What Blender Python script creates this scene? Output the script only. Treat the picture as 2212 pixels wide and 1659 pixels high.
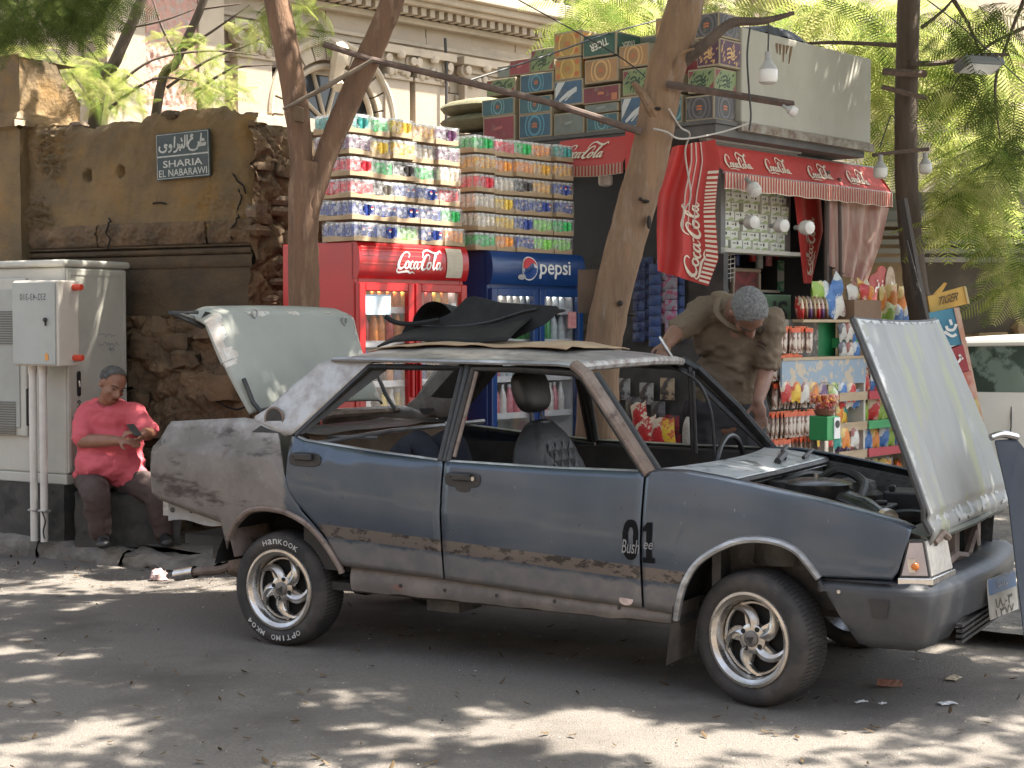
import bpy, bmesh, math, random
import numpy as np
from mathutils import Vector, Matrix, noise as mnoise
for _o in list(bpy.data.objects): bpy.data.objects.remove(_o)
S = bpy.context.scene; COL = S.collection
R = random.Random(7); PI = math.pi; rad = math.radians
# ---------------- camera, sky, sun, exposure ----------------
FPX, CU, CV, HV, CAMH = 3400., 1106., 829.5, 700., 1.6
AL = math.atan((CV-HV)/FPX)
cam = bpy.data.cameras.new('camera'); camo = bpy.data.objects.new('camera', cam); COL.objects.link(camo)
camo.location = (0, 0, CAMH); camo.rotation_euler = (PI/2-AL, 0, 0)
cam.sensor_width = 36; cam.lens = 36*FPX/2212.; cam.clip_end = 2000; cam.clip_start = .05
S.camera = camo
SUN = Vector((.46, .05, .89)).normalized()
world = bpy.data.worlds.new('World'); S.world = world; world.use_nodes = True
_nt = world.node_tree; _bg = _nt.nodes['Background']; _sky = _nt.nodes.new('ShaderNodeTexSky')
_sky.sky_type = 'NISHITA'; _sky.sun_disc = False
_sky.sun_elevation = math.asin(SUN.z); _sky.sun_rotation = math.atan2(SUN.x, SUN.y)
_sky.dust_density = 3.0; _sky.air_density = 1.2
_hs = _nt.nodes.new('ShaderNodeHueSaturation'); _hs.inputs['Saturation'].default_value = .62     # hazy city sky
_nt.links.new(_sky.outputs[0], _hs.inputs['Color']); _nt.links.new(_hs.outputs[0], _bg.inputs[0]); _bg.inputs[1].default_value = .092
sl = bpy.data.lights.new('sun', 'SUN'); sl.energy = 5.0; sl.angle = rad(.53); sl.color = (1, .93, .82)
slo = bpy.data.objects.new('sun', sl); COL.objects.link(slo); slo.rotation_euler = SUN.to_track_quat('Z', 'Y').to_euler()
slo.location = (6, 6, 20)
S.view_settings.view_transform = 'Standard'; S.view_settings.look = 'None'
S.view_settings.exposure = 2.28; S.view_settings.gamma = 1; S.view_settings.use_curve_mapping = False
S.cycles.max_bounces = 6; S.cycles.diffuse_bounces = 4; S.cycles.transparent_max_bounces = 12
S.cycles.sample_clamp_indirect = 8
# ---------------- calibration helpers ----------------
def ray(u, v):
    f = Vector((0, math.cos(AL), -math.sin(AL))); up = Vector((0, math.sin(AL), math.cos(AL)))
    return f + Vector(((u-CU)/FPX, 0, 0)) + up*((CV-v)/FPX)
CAM = Vector((0, 0, CAMH))
def G(u, v, z=0.): d = ray(u, v); return CAM + d*((z-CAMH)/d.z)
def at(u, v, Y): d = ray(u, v); return CAM + d*(Y/d.y)
def onpl(u, v, p0, n): d = ray(u, v); return CAM + d*((p0-CAM).dot(n)/d.dot(n))
def frame(o, x, z=Vector((0, 0, 1))):       # local frame: x along, y = z cross x
    x = Vector(x).normalized(); y = z.cross(x).normalized(); zz = x.cross(y)
    m = Matrix((x, y, zz)).transposed().to_4x4(); m.translation = Vector(o); return m
def V(*a): return Vector(a if len(a) > 1 else a[0])
# ---------------- mesh builder ----------------
class MB:
    def __init__(s): s.v = []; s.f = []; s.m = []; s.mi = 0
    def add(s, vs, fs, M=None):
        b = len(s.v)
        for p in vs: s.v.append(tuple(M @ Vector(p)) if M is not None else tuple(p))
        for f in fs: s.f.append(tuple(i+b for i in f)); s.m.append(s.mi)
        return s
    def box(s, c, d, M=None, rot=None):
        x, y, z = d[0]/2, d[1]/2, d[2]/2
        vs = [Vector((a*x, b*y, e*z)) for a in (-1, 1) for b in (-1, 1) for e in (-1, 1)]
        if rot is not None: vs = [rot @ p for p in vs]
        vs = [p+Vector(c) for p in vs]
        return s.add(vs, [(0, 1, 3, 2), (4, 6, 7, 5), (0, 4, 5, 1), (2, 3, 7, 6), (0, 2, 6, 4), (1, 5, 7, 3)], M)
    def bb(s, a, b, M=None):
        return s.box([(a[i]+b[i])/2 for i in range(3)], [abs(b[i]-a[i]) for i in range(3)], M)
    def tube(s, pts, rs, n=8, cap=True, M=None, flat=1.0, jitter=0):
        pts = [Vector(p) for p in pts]
        if not hasattr(rs, '__len__'): rs = [rs]*len(pts)
        vs = []; fs = []; pu = None
        for i, p in enumerate(pts):
            t = (pts[min(i+1, len(pts)-1)]-pts[max(i-1, 0)]).normalized()
            if pu is None:
                pu = t.cross(Vector((0, 0, 1)) if abs(t.z) < .9 else Vector((1, 0, 0))).normalized()
            else:
                pu = (pu - t*pu.dot(t)).normalized()
            w = t.cross(pu)
            for k in range(n):
                a = 2*PI*k/n; r_ = rs[i]*(1+(R.uniform(-jitter, jitter) if jitter else 0))
                vs.append(p + pu*math.cos(a)*r_ + w*math.sin(a)*r_*flat)
        for i in range(len(pts)-1):
            for k in range(n):
                fs.append((i*n+k, i*n+(k+1) % n, (i+1)*n+(k+1) % n, (i+1)*n+k))
        if cap: fs.append(tuple(range(n-1, -1, -1))); fs.append(tuple(range((len(pts)-1)*n, len(pts)*n)))
        return s.add(vs, fs, M)
    def lathe(s, prof, n=16, M=None, cap=False, sx=1, sy=1):   # profile (r, z) about local z
        vs = [(r*math.cos(2*PI*k/n)*sx, r*math.sin(2*PI*k/n)*sy, z) for r, z in prof for k in range(n)]
        fs = [(i*n+k, i*n+(k+1) % n, (i+1)*n+(k+1) % n, (i+1)*n+k) for i in range(len(prof)-1) for k in range(n)]
        if cap: fs.append(tuple(range(n-1, -1, -1))); fs.append(tuple(range((len(prof)-1)*n, len(prof)*n)))
        return s.add(vs, fs, M)
    def grid(s, fn, nu, nv, M=None):
        vs = [fn(i/nu, j/nv) for j in range(nv+1) for i in range(nu+1)]
        fs = [(j*(nu+1)+i, j*(nu+1)+i+1, (j+1)*(nu+1)+i+1, (j+1)*(nu+1)+i) for j in range(nv) for i in range(nu)]
        return s.add(vs, fs, M)
    def prism(s, poly, d0, d1, M=None, ax=1):    # polygon (a,b) in local xz, extruded in y (ax=1) / xy in z (ax=2)
        def P(a, b, d): return (a, d, b) if ax == 1 else ((a, b, d) if ax == 2 else (d, a, b))
        n = len(poly); vs = [P(a, b, d0) for a, b in poly]+[P(a, b, d1) for a, b in poly]
        fs = [tuple(range(n)), tuple(range(2*n-1, n-1, -1))]+[(i, i+n, (i+1) % n+n, (i+1) % n) for i in range(n)]
        return s.add(vs, fs, M)
    def ball(s, c, r, n=12, M=None, sc=(1, 1, 1), rot=None):
        m = max(4, n//2); vs = []
        for j in range(1, m):
            a = PI*j/m
            for k in range(n):
                p = Vector((r*sc[0]*math.sin(a)*math.cos(2*PI*k/n), r*sc[1]*math.sin(a)*math.sin(2*PI*k/n), r*sc[2]*math.cos(a)))
                vs.append((rot @ p if rot is not None else p)+Vector(c))
        t = Vector((0, 0, r*sc[2])); t = (rot @ t if rot is not None else t)
        vs += [Vector(c)+t, Vector(c)-t]; T = len(vs)-2
        fs = [(j*n+k, (j+1)*n+k, (j+1)*n+(k+1) % n, j*n+(k+1) % n) for j in range(m-2) for k in range(n)]
        fs += [(k, (k+1) % n, T) for k in range(n)]+[((m-2)*n+(k+1) % n, (m-2)*n+k, T+1) for k in range(n)]
        return s.add(vs, fs, M)
    def mesh(s, name, mats, smooth=False, angle=40, fixn=True):
        me = bpy.data.meshes.new(name); me.from_pydata([tuple(p) for p in s.v], [], s.f)
        for m in (mats if isinstance(mats, (list, tuple)) else [mats]): me.materials.append(m)
        if any(s.m): me.polygons.foreach_set('material_index', s.m)
        if fixn:
            bm = bmesh.new(); bm.from_mesh(me); bmesh.ops.recalc_face_normals(bm, faces=bm.faces); bm.to_mesh(me); bm.free()
        if smooth:
            me.polygons.foreach_set('use_smooth', [True]*len(me.polygons)); me.set_sharp_from_angle(angle=rad(angle))
        return me
    def build(s, name, mats, parent=None, smooth=False, angle=40, bevel=0, M=None, fixn=True, seg=2):
        return link(name, s.mesh(name, mats, smooth, angle, fixn), parent, M, bevel, seg)
def link(name, me, parent=None, M=None, bevel=0, seg=2):
    o = bpy.data.objects.new(name, me); COL.objects.link(o)
    if parent is not None: o.parent = parent
    if M is not None: o.matrix_local = M
    if bevel:
        b = o.modifiers.new('bevel', 'BEVEL'); b.width = bevel; b.segments = seg; b.limit_method = 'ANGLE'; b.angle_limit = rad(50)
    return o
def tag(o, label=None, cat=None, group=None, kind=None):
    if label: o['label'] = label
    if cat: o['category'] = cat
    if group: o['group'] = group
    if kind: o['kind'] = kind
    return o
def thing(name, label, cat, M=None, group=None):
    o = bpy.data.objects.new(name, None); COL.objects.link(o); o.empty_display_size = .1
    if M is not None: o.matrix_world = M if isinstance(M, Matrix) else Matrix.Translation(Vector(M))
    return tag(o, label, cat, group)
def T(*p): return Matrix.Translation(Vector(p if len(p) > 1 else p[0]))
def RZ(a): return Matrix.Rotation(a, 4, 'Z')
def RX(a): return Matrix.Rotation(a, 4, 'X')
def RY(a): return Matrix.Rotation(a, 4, 'Y')
def lerp(a, b, t): return a+(b-a)*t
def interp(tab, x):
    if x <= tab[0][0]: return tab[0][1]
    for (x0, y0), (x1, y1) in zip(tab, tab[1:]):
        if x <= x1: return y0+(y1-y0)*((x-x0)/(x1-x0) if x1 > x0 else 1)
    return tab[-1][1]
def spline(pts, n=8):
    P = [Vector(p) for p in pts]; out = []
    for i in range(len(P)-1):
        a = P[max(i-1, 0)]; b = P[i]; c = P[i+1]; d = P[min(i+2, len(P)-1)]
        for k in range(n):
            t = k/n; out.append(.5*((2*b)+(c-a)*t+(2*a-5*b+4*c-d)*t*t+(3*b-a-3*c+d)*t**3))
    out.append(P[-1]); return out
def nz(p, s=1., oct=3): return mnoise.fractal(Vector(p)*s, 1.0, 2.0, oct)
# ---------------- materials ----------------
ORDW = 'first second third fourth fifth sixth seventh eighth ninth tenth eleventh twelfth thirteenth fourteenth fifteenth sixteenth'.split()
def nth(i): return ORDW[min(i, 15)]
TMPS = bpy.data.scenes.new('scratch')     # a scratch scene to evaluate modifiers and text in
def evaluated(o):
    TMPS.collection.objects.link(o); vl = TMPS.view_layers[0]; vl.update(); dg = vl.depsgraph
    me = bpy.data.meshes.new_from_object(o.evaluated_get(dg)); bpy.data.objects.remove(o); return me
MATS = {}
def mat(name, col, rough=.6, metal=0, c2=None, ns=6., nlo=.4, nhi=.65, bump=0, bs=None, coat=0, spec=.5, detail=5, alpha=1, trans=0, ior=1.45, c3=None, ns3=1.5, lo3=.55, hi3=.7, stretch=None, r2=None):
    if name in MATS: return MATS[name]
    m = bpy.data.materials.new(name); MATS[name] = m; m.use_nodes = True
    nt = m.node_tree; b = nt.nodes['Principled BSDF']
    b.inputs['Base Color'].default_value = (*col, 1); b.inputs['Roughness'].default_value = rough; b.inputs['Metallic'].default_value = metal
    b.inputs['Specular IOR Level'].default_value = spec
    if coat: b.inputs['Coat Weight'].default_value = coat; b.inputs['Coat Roughness'].default_value = .08
    if trans: b.inputs['Transmission Weight'].default_value = trans; b.inputs['IOR'].default_value = ior
    if alpha < 1: b.inputs['Alpha'].default_value = alpha
    L = nt.links.new
    if c2 or bump or c3:
        tc = nt.nodes.new('ShaderNodeTexCoord'); src = tc.outputs['Object']
        if stretch:
            mp = nt.nodes.new('ShaderNodeMapping'); mp.inputs['Scale'].default_value = stretch; L(src, mp.inputs[0]); src = mp.outputs[0]
        def noise(sc, dt=detail):
            n = nt.nodes.new('ShaderNodeTexNoise'); n.inputs['Scale'].default_value = sc; n.inputs['Detail'].default_value = dt; n.inputs['Roughness'].default_value = .62
            L(src, n.inputs['Vector']); return n.outputs['Fac']
        def ramp(s_, lo, hi):
            r = nt.nodes.new('ShaderNodeMapRange'); r.inputs[1].default_value = lo; r.inputs[2].default_value = hi; L(s_, r.inputs[0]); return r.outputs[0]
        def mix(f, a, bb):
            x = nt.nodes.new('ShaderNodeMix'); x.data_type = 'RGBA'; L(f, x.inputs[0])
            for s_, i in ((a, 6), (bb, 7)):
                if isinstance(s_, tuple): x.inputs[i].default_value = (*s_, 1)
                else: L(s_, x.inputs[i])
            return x.outputs[2]
        c = col
        if c2:
            f = ramp(noise(ns), nlo, nhi); c = mix(f, c, c2)
            if r2 is not None:
                rr = nt.nodes.new('ShaderNodeMapRange'); rr.inputs[3].default_value = rough; rr.inputs[4].default_value = r2; L(f, rr.inputs[0]); L(rr.outputs[0], b.inputs['Roughness'])
        if c3: c = mix(ramp(noise(ns3), lo3, hi3), c, c3)
        if not isinstance(c, tuple): L(c, b.inputs['Base Color'])
        if bump:
            bp = nt.nodes.new('ShaderNodeBump'); bp.inputs['Strength'].default_value = min(1, bump); bp.inputs['Distance'].default_value = .02*max(1, bump)
            L(noise(bs or ns*3, 8), bp.inputs['Height']); L(bp.outputs[0], b.inputs['Normal'])
    return m
def leafmat(name, c1, c2, tr=.45):
    m = bpy.data.materials.new(name); m.use_nodes = True; nt = m.node_tree; L = nt.links.new
    nt.nodes.remove(nt.nodes['Principled BSDF']); out = nt.nodes['Material Output']
    g = nt.nodes.new('ShaderNodeNewGeometry'); x = nt.nodes.new('ShaderNodeMix'); x.data_type = 'RGBA'
    x.inputs[6].default_value = (*c1, 1); x.inputs[7].default_value = (*c2, 1); L(g.outputs['Random Per Island'], x.inputs[0])
    d = nt.nodes.new('ShaderNodeBsdfDiffuse'); t = nt.nodes.new('ShaderNodeBsdfTranslucent'); mx = nt.nodes.new('ShaderNodeMixShader')
    hs = nt.nodes.new('ShaderNodeHueSaturation'); hs.inputs['Value'].default_value = 1.7; hs.inputs['Hue'].default_value = .485; L(x.outputs[2], hs.inputs['Color'])
    L(x.outputs[2], d.inputs[0]); L(hs.outputs[0], t.inputs[0]); mx.inputs[0].default_value = tr
    L(d.outputs[0], mx.inputs[1]); L(t.outputs[0], mx.inputs[2]); L(mx.outputs[0], out.inputs[0]); return m
# ---------------- lettering ----------------
def textmesh(txt, size=1., offset=0., shear=0., extrude=.0):
    c = bpy.data.curves.new('lettering', 'FONT'); c.body = txt; c.size = size; c.offset = offset; c.shear = shear; c.extrude = extrude
    c.resolution_u = 3
    o = bpy.data.objects.new('lettering', c); me = evaluated(o); bpy.data.curves.remove(c)
    vs = [v.co.copy() for v in me.vertices]; fs = [tuple(p.vertices) for p in me.polygons]; bpy.data.meshes.remove(me)
    return vs, fs
TXT = {}
def text_into(mb, txt, w, h, mapf, offset=0., shear=0., mirror=False):   # text fitted in w x h centred on 0,0, mapped by mapf(x,y)
    k = (txt, offset, shear)
    if k not in TXT: TXT[k] = textmesh(txt, 1., offset, shear)
    vs, fs = TXT[k]
    if not vs: return
    x0 = min(v.x for v in vs); x1 = max(v.x for v in vs); y0 = min(v.y for v in vs); y1 = max(v.y for v in vs)
    sx = w/(x1-x0); sy = h/(y1-y0)
    mb.add([mapf(((v.x-x0)*sx-w/2)*(-1 if mirror else 1), (v.y-y0)*sy-h/2) for v in vs], fs)
def ribbon(mb, pts, ws, mapf, n=5):
    P = spline([(p[0], p[1], 0) for p in pts], n); m = len(pts)-1
    W = []
    for i in range(len(P)):
        t = i/n; k = min(int(t), m-1); W.append(lerp(ws[k], ws[min(k+1, m)], t-k))
    vs = []
    for i, p in enumerate(P):
        t = (P[min(i+1, len(P)-1)]-P[max(i-1, 0)]); t = t.normalized() if t.length > 1e-9 else Vector((1, 0, 0))
        nn = Vector((-t.y, t.x, 0))*W[i]/2
        vs += [mapf(p.x+nn.x, p.y+nn.y), mapf(p.x-nn.x, p.y-nn.y)]
    mb.add(vs, [(2*i, 2*i+1, 2*i+3, 2*i+2) for i in range(len(P)-1)])
SCRIPT = [
 ([(2.35, 1.95), (2.55, 2.45), (2.2, 2.75), (1.5, 2.55), (.75, 1.75), (.4, .9), (.7, .4), (1.2, .5), (1.7, 1.0)], [.1, .22, .2, .2, .42, .5, .38, .2, .1]),
 ([(.35, .6), (.15, .1), (.5, -.2), (1.3, -.1), (2.2, .0), (2.7, -.25), (3.1, -.1), (3.6, -.35)], [.1, .2, .3, .3, .34, .3, .2, .06]),
 ([(2.2, 1.45), (1.8, 1.2), (1.65, .7), (1.9, .4), (2.25, .65), (2.4, 1.15), (2.2, 1.45), (2.6, 1.3)], [.2, .3, .34, .24, .24, .26, .18, .08]),
 ([(3.2, 1.3), (3.05, 1.45), (2.75, 1.2), (2.6, .7), (2.85, .4), (3.2, .6)], [.2, .2, .3, .36, .24, .1]),
 ([(3.9, 1.4), (3.5, 1.25), (3.3, .7), (3.5, .4), (3.85, .8), (4.05, 1.45), (3.95, .6), (4.15, .4), (4.5, .75)], [.16, .3, .34, .22, .2, .2, .3, .2, .08]),
 ([(4.3, 1.35), (4.75, 1.42)], [.16, .16]),
 ([(6.15, 1.6), (6.4, 2.2), (6.1, 2.5), (5.5, 2.1), (4.95, 1.2), (4.85, .6), (5.2, .3), (5.7, .6)], [.1, .2, .2, .3, .46, .46, .3, .1]),
 ([(5.0, 2.0), (5.3, 2.9), (6.1, 3.25), (7.0, 2.9), (7.9, 2.75), (8.5, 3.15), (8.75, 2.75)], [.1, .22, .26, .34, .36, .2, .08]),
 ([(6.4, 1.4), (6.0, 1.2), (5.85, .7), (6.1, .4), (6.45, .65), (6.6, 1.15), (6.4, 1.4), (6.8, 1.3)], [.2, .3, .34, .24, .24, .26, .18, .08]),
 ([(6.85, .9), (7.4, 1.7), (7.7, 2.4), (7.5, 2.55), (7.25, 2.0), (7.05, .9), (7.2, .4), (7.6, .8)], [.1, .12, .18, .2, .3, .36, .28, .08]),
 ([(8.3, 1.4), (7.9, 1.25), (7.7, .7), (7.9, .4), (8.25, .8), (8.45, 1.45), (8.35, .6), (8.55, .4), (8.9, .75)], [.16, .3, .34, .22, .2, .2, .3, .2, .08])]
def script_logo(mb, w, h, mapf):      # the flowing white script, fitted in w x h centred on 0,0
    for pts, ws in SCRIPT:
        ribbon(mb, [((x-4.45)/9*w, (y-1.45)/3.6*h) for x, y in pts], [q*(w/9+h/3.6)/2 for q in ws], mapf, 5)
# ---------------- foliage ----------------
def scatter(name, tv, tf, mats4, material, parent=None, kind=None):
    tv = np.array(tv, float); nV = len(tv); k = len(mats4)
    A = np.array([np.array(m) for m in mats4]); hv = np.c_[tv, np.ones(nV)]
    co = np.einsum('kij,vj->kvi', A, hv)[:, :, :3].reshape(-1, 3)
    n4 = len(tf[0]); F = (np.array(tf)[None]+(np.arange(k)*nV)[:, None, None]).reshape(-1, n4)
    me = bpy.data.meshes.new(name); me.vertices.add(len(co)); me.vertices.foreach_set('co', co.ravel())
    me.loops.add(F.size); me.loops.foreach_set('vertex_index', F.ravel().astype(np.int32))
    me.polygons.add(len(F)); me.polygons.foreach_set('loop_start', np.arange(0, F.size, n4, dtype=np.int32))
    me.materials.append(material); me.update(calc_edges=True); me.validate()
    o = link(name, me, parent)
    if kind: o['kind'] = kind
    return o
def frond_tpl(L_=.44, n=17, pl=.12, w=.0115, droop=.12):
    vs = []; fs = []
    for i in range(n):
        t = (i+.6)/n; x = t*L_; z = -droop*t*t; ln = pl*(math.sin(PI*(.16+.8*t))**.7)
        for sd in (-1, 1):
            d = Vector((.38, sd, -.15)).normalized(); q = Vector((1, -.38*sd, 0)).normalized(); o = Vector((x, 0, z)); b = len(vs)
            for k, ww in ((0, .35), (.45, 1), (1, .3)):
                c = o+d*ln*k+Vector((0, 0, -.25*ln*k*k)); vs += [c+q*w*ww/2, c-q*w*ww/2]
            fs += [(b, b+1, b+3, b+2), (b+2, b+3, b+5, b+4)]
    b = len(vs)
    for k in range(3):
        t = k/2; vs += [(t*L_, .003, -droop*t*t), (t*L_, -.003, -droop*t*t)]
    fs += [(b, b+1, b+3, b+2), (b+2, b+3, b+5, b+4)]
    return [tuple(v) for v in vs], fs
FROND = frond_tpl()
def rmat(p, sc=1., tilt=.6, az=None):
    return Matrix.Translation(Vector(p)) @ RZ(R.uniform(0, 2*PI) if az is None else az) @ RY(R.gauss(.15, tilt)) @ RX(R.gauss(0, tilt)) @ Matrix.Scale(sc, 4)
# ---------------- setting: road, pavement, kerb ----------------
DS = Vector((.87005, -.49297, 0)); PS = Vector((.49297, .87005, 0))     # along the street, away from the road
asph = mat('asphalt', (.158, .140, .122), .88, c2=(.225, .202, .176), ns=55, nlo=.35, nhi=.7, bump=1.0, bs=110, c3=(.105, .09, .079), ns3=.8, lo3=.48, hi3=.64)
pave = mat('pavement_concrete', (.11, .10, .09), .9, c2=(.19, .175, .155), ns=3, bump=.9, bs=40, c3=(.06, .055, .05), ns3=5)
def road_fn(a, b):
    x = -60+a*140; y = -30+b*260
    return (x, y, 0)
mb = MB(); mb.add([(-80, -30, 0), (90, -30, 0), (90, 230, 0), (-80, 230, 0)], [(0, 1, 2, 3)])
tag(mb.build('road', asph), kind='structure')
K0p = G(0, 1196); K1p = G(505, 1242)
KM = frame(K0p, DS)      # x along kerb, y away from road
mb = MB()
def pv(a, b):
    x = -9+a*24; y = .17+b*30
    z = .13+.012*nz((x*.9, y*.9, 3))-(.05*max(0, min(1, (x-1.0)/1.2)) if y < 1.4 else .02)*(1 if x > 1 else 0)
    return (x, y, z)
mb.grid(pv, 120, 90); tag(mb.build('pavement', pave, M=KM, smooth=True), kind='structure')
kst = mat('kerb_stone', (.22, .20, .175), .9, c2=(.10, .09, .08), ns=5, bump=.9, bs=30)
kerb = MB()
kobj = None
for i in range(14):
    x0 = -9+i*.78; 
    if x0 > 1.5: break
    m2 = MB()
    def kf(a, b, x0=x0, i=i):
        # wrap profile: front face then top
        pr = [(0, -.02), (-.005, .06), (.012, .12), (.05, .142), (.11, .145), (.18, .142)]
        q = b*5; k = min(int(q), 4); y = lerp(pr[k][0], pr[k+1][0], q-k); z = lerp(pr[k][1], pr[k+1][1], q-k)
        x = x0+.008+a*.764
        e = nz((x*3, y*6, z*6+i), 1.6); worn = max(0, min(1, (x+.1)/1.6))
        return (x, y+.03*e*(.4+worn), z*(1-.45*worn)+.03*e*(.3+worn))
    m2.grid(kf, 16, 10)
    o = m2.build('kerb_stone' if kobj else 'kerb', kst, parent=kobj, smooth=True, M=None if kobj else KM)
    if not kobj: kobj = tag(o, kind='structure')
# ---------------- old wall ----------------
plast = mat('old_plaster', (.215, .138, .062), .93, c2=(.13, .092, .05), ns=1.6, nlo=.38, nhi=.60, bump=1.0, bs=17, c3=(.235, .13, .035), ns3=2.3, lo3=.54, hi3=.70)
rubble = mat('rubble_stone', (.165, .105, .058), .95, c2=(.085, .058, .035), ns=4, bump=1.0, bs=18, c3=(.23, .155, .09), ns3=2.2)
brickm = mat('old_brick', (.20, .145, .10), .95, c2=(.13, .095, .07), ns=5, bump=1.0, bs=30)
mortar = mat('old_mortar', (.12, .095, .07), .97, c2=(.08, .062, .045), ns=6, bump=1.0, bs=24)
W0 = Vector((-2.68, 11.4, 0)); WM = frame(W0, DS)
def wpix(u, v, off=0.): q = WM.inverted() @ onpl(u, v, W0+PS*off, PS); return q.x, q.z
cx = wpix(540, 400)[0]
wall = thing('old_wall', 'weathered ochre plaster wall with broken top, behind the grey cabinet', 'wall', WM)
topz = [(-8, 3.05), (wpix(40, 268)[0], 3.12), (wpix(180, 262)[0], 3.06), (wpix(300, 250)[0], 3.08), (wpix(345, 235)[0], 3.12), (wpix(430, 236)[0], 3.12), (wpix(500, 243)[0], 3.09), (cx, 3.05)]
def wtop(x): return interp(topz, x)+.035*nz((x*5, 0, 0))+.02*nz((x*17, 2, 0))
holes = [wpix(190, 380), wpix(262, 368)]
relief = [(wpix(110, 305), .30, .035), (wpix(115, 365), .14, .02), (wpix(85, 450), .20, .03), (wpix(88, 480), .2, .025), (wpix(470, 440), .30, .016)]
def wf(a, b):
    x = lerp(-3.2, cx, a); z = lerp(2.2, wtop(x), b); y = .014*nz((x*2, z*2, 1))+.008*nz((x*9, z*9, 1))-.014*max(0, nz((x*3.1, z*3.1, 21), 1, 5)-.12)**.5
    if b > .9: y += .05*((b-.9)/.1)**2*(1+nz((x*6, 0, 5)))
    for hx, hz in holes:
        r_ = math.hypot((x-hx)*1.15, z-hz)+.012*nz((x*30, z*30, 4)); y += .09*max(0, 1-r_/.05)**.5 if r_ < .05 else 0
    for (rx, rz), rr, dp in relief:
        r_ = math.hypot(x-rx, z-rz)/rr
        if r_ < 1: y -= dp*(1-r_*r_)*(.3+2.6*abs(nz((x*15, z*15, 8), 1, 4)))
    if x > cx-.09: y += .05*((x-cx+.09)/.09)**2
    return (x, y, z)
mb = MB(); mb.grid(wf, 300, 90); mb.build('plaster_face', plast, wall, smooth=True, angle=60)
def band(z0, z1, y0, amp, sc, nx, nzz, nm, m_, xa=-3.2, xb=None):
    mb = MB()
    def f(a, b):
        x = lerp(xa, xb if xb is not None else cx+.02, a); z = lerp(z0, z1, b)
        e = math.sin(PI*min(1, max(0, b)))**.4
        return (x, y0*e-amp*abs(nz((x*sc, z*sc, 2), 1, 4))*e, z)
    mb.grid(f, nx, nzz); return mb.build(nm, m_, wall, smooth=True, angle=55)
# ledge blocks: rough carved band, with gap joints
xs_ = [-3.2, -2.2, wpix(215, 500)[0], wpix(222, 500)[0]+1.0, cx+.03]
for k in range(len(xs_)-1):
    band(2.16, 2.33, -.022, .05, 11, 90, 18, 'ledge_stone', rubble, xs_[k]+.008, xs_[k+1]-.008)
mb = MB()
for (z0, z1, dy) in ((2.14, 2.16, .032), (2.09, 2.135, .022), (2.0, 2.085, .012)):
    mb.grid(lambda a, b: (lerp(-3.2, cx+.02, a), -dy*math.sin(PI*b)**.5-.006*nz((a*60, b*3, z0)), lerp(z0, z1, b)), 120, 6)
mb.build('moulding', mat('dark_plaster', (.105, .068, .036), .95, c2=(.06, .046, .03), ns=3, bump=.8, bs=20), wall, smooth=True)
mb = MB(); mb.grid(lambda a, b: (lerp(-3.2, cx+.02, a), .01-.012*nz((a*30, b*4, 1)), lerp(1.62, 2.0, b)), 80, 16)
mb.build('plain_band', MATS['dark_plaster'], wall, smooth=True)
# rubble base: courses of rough stones, each its own piece over mortar
mb = MB(); mb.bb((-3.2, .05, .0), (cx+.0, .5, 1.63)); mb.bb((-3.2, .12, 1.63), (cx-.02, .5, 2.9)); mb.build('mortar_core', mortar, wall)
def stone(nm, c, d, m_, par, seed, rough=.35, n=8):
    mb = MB(); a, b, e = d[0]/2, d[1]/2, d[2]/2
    mb.ball((0, 0, 0), 1, n)
    vs = []
    for p in mb.v:
        p = Vector(p); q = Vector([math.copysign(abs(t)**.55, t) for t in p]); k = 1+rough*nz(q*1.3+Vector((seed*3.7, 0, 0)), 1, 3)
        vs.append((c[0]+q.x*a*k, c[1]+q.y*b*k, c[2]+q.z*e*k))
    mb.v = vs; return mb.build(nm, m_, par, smooth=True, angle=35)
rr = random.Random(3)
def eroded(P, n1, n2, seed, nm, amp=.09):
    """broken masonry: irregular cells standing out of deep joints, with a fractal face"""
    mb = MB()
    def f(a, b):
        x, z, y0, ax = P(a, b); q = Vector((x*2.3+.35*nz((x*3, z*3, seed)), z*3.4+.35*nz((x*3, z*3, seed+5)), seed))
        d, _ = mnoise.voronoi(q); e = min(1, (d[1]-d[0])*3.2); c = mnoise.cell(Vector((_[0]))*7.1)
        h = amp*(e**.6)*(.35+.65*abs(c))+.030*nz((x*7, z*7, seed), 1, 5)+.014*nz((x*25, z*25, seed), 1, 3)+.05*nz((x*1.7, z*2.2, seed+3))
        return (x, y0-h, z) if ax == 0 else (y0+h, x, z)
    mb.grid(f, n1, n2); return mb.build(nm, rubble, wall, smooth=True, angle=28)
eroded(lambda a, b: (lerp(-1.7, cx+.03, a), lerp(.05, 1.66, b), .03, 0), 260, 150, 2.0, 'rubble_face')
eroded(lambda a, b: (lerp(-.03, .78, a), lerp(.05, 3.0, b), cx+.0, 1), 90, 260, 9.0, 'return_face', .07)
for k in range(44):
    x, z = rr.uniform(-1.3, cx), rr.uniform(.2, 1.58); stone('rubble_block', (x, .0-.03*rr.random(), z), (rr.uniform(.12, .34), .12, rr.uniform(.08, .2)), rubble, wall, rr.random()*50, .55, 10)
for k in range(46):
    y, z = rr.uniform(.0, .7), rr.uniform(.4, 2.98); stone('brick' if k % 3 else 'rubble_block', (cx+.035, y, z), (.10, rr.uniform(.08, .22), rr.uniform(.05, .12)), brickm if k % 2 else rubble, wall, rr.random()*50, .5, 8)
for k in range(14):     # loose rubble on the broken top
    x = rr.uniform(-2.6, cx+.05); s = rr.uniform(.04, .10)
    stone('loose_stone', (x, rr.uniform(.02, .3), wtop(min(x, cx))-s*.22), (s*1.6, s*1.5, s*.8), rubble if k % 2 else brickm, wall, rr.random()*50, .4, 8)
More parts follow.
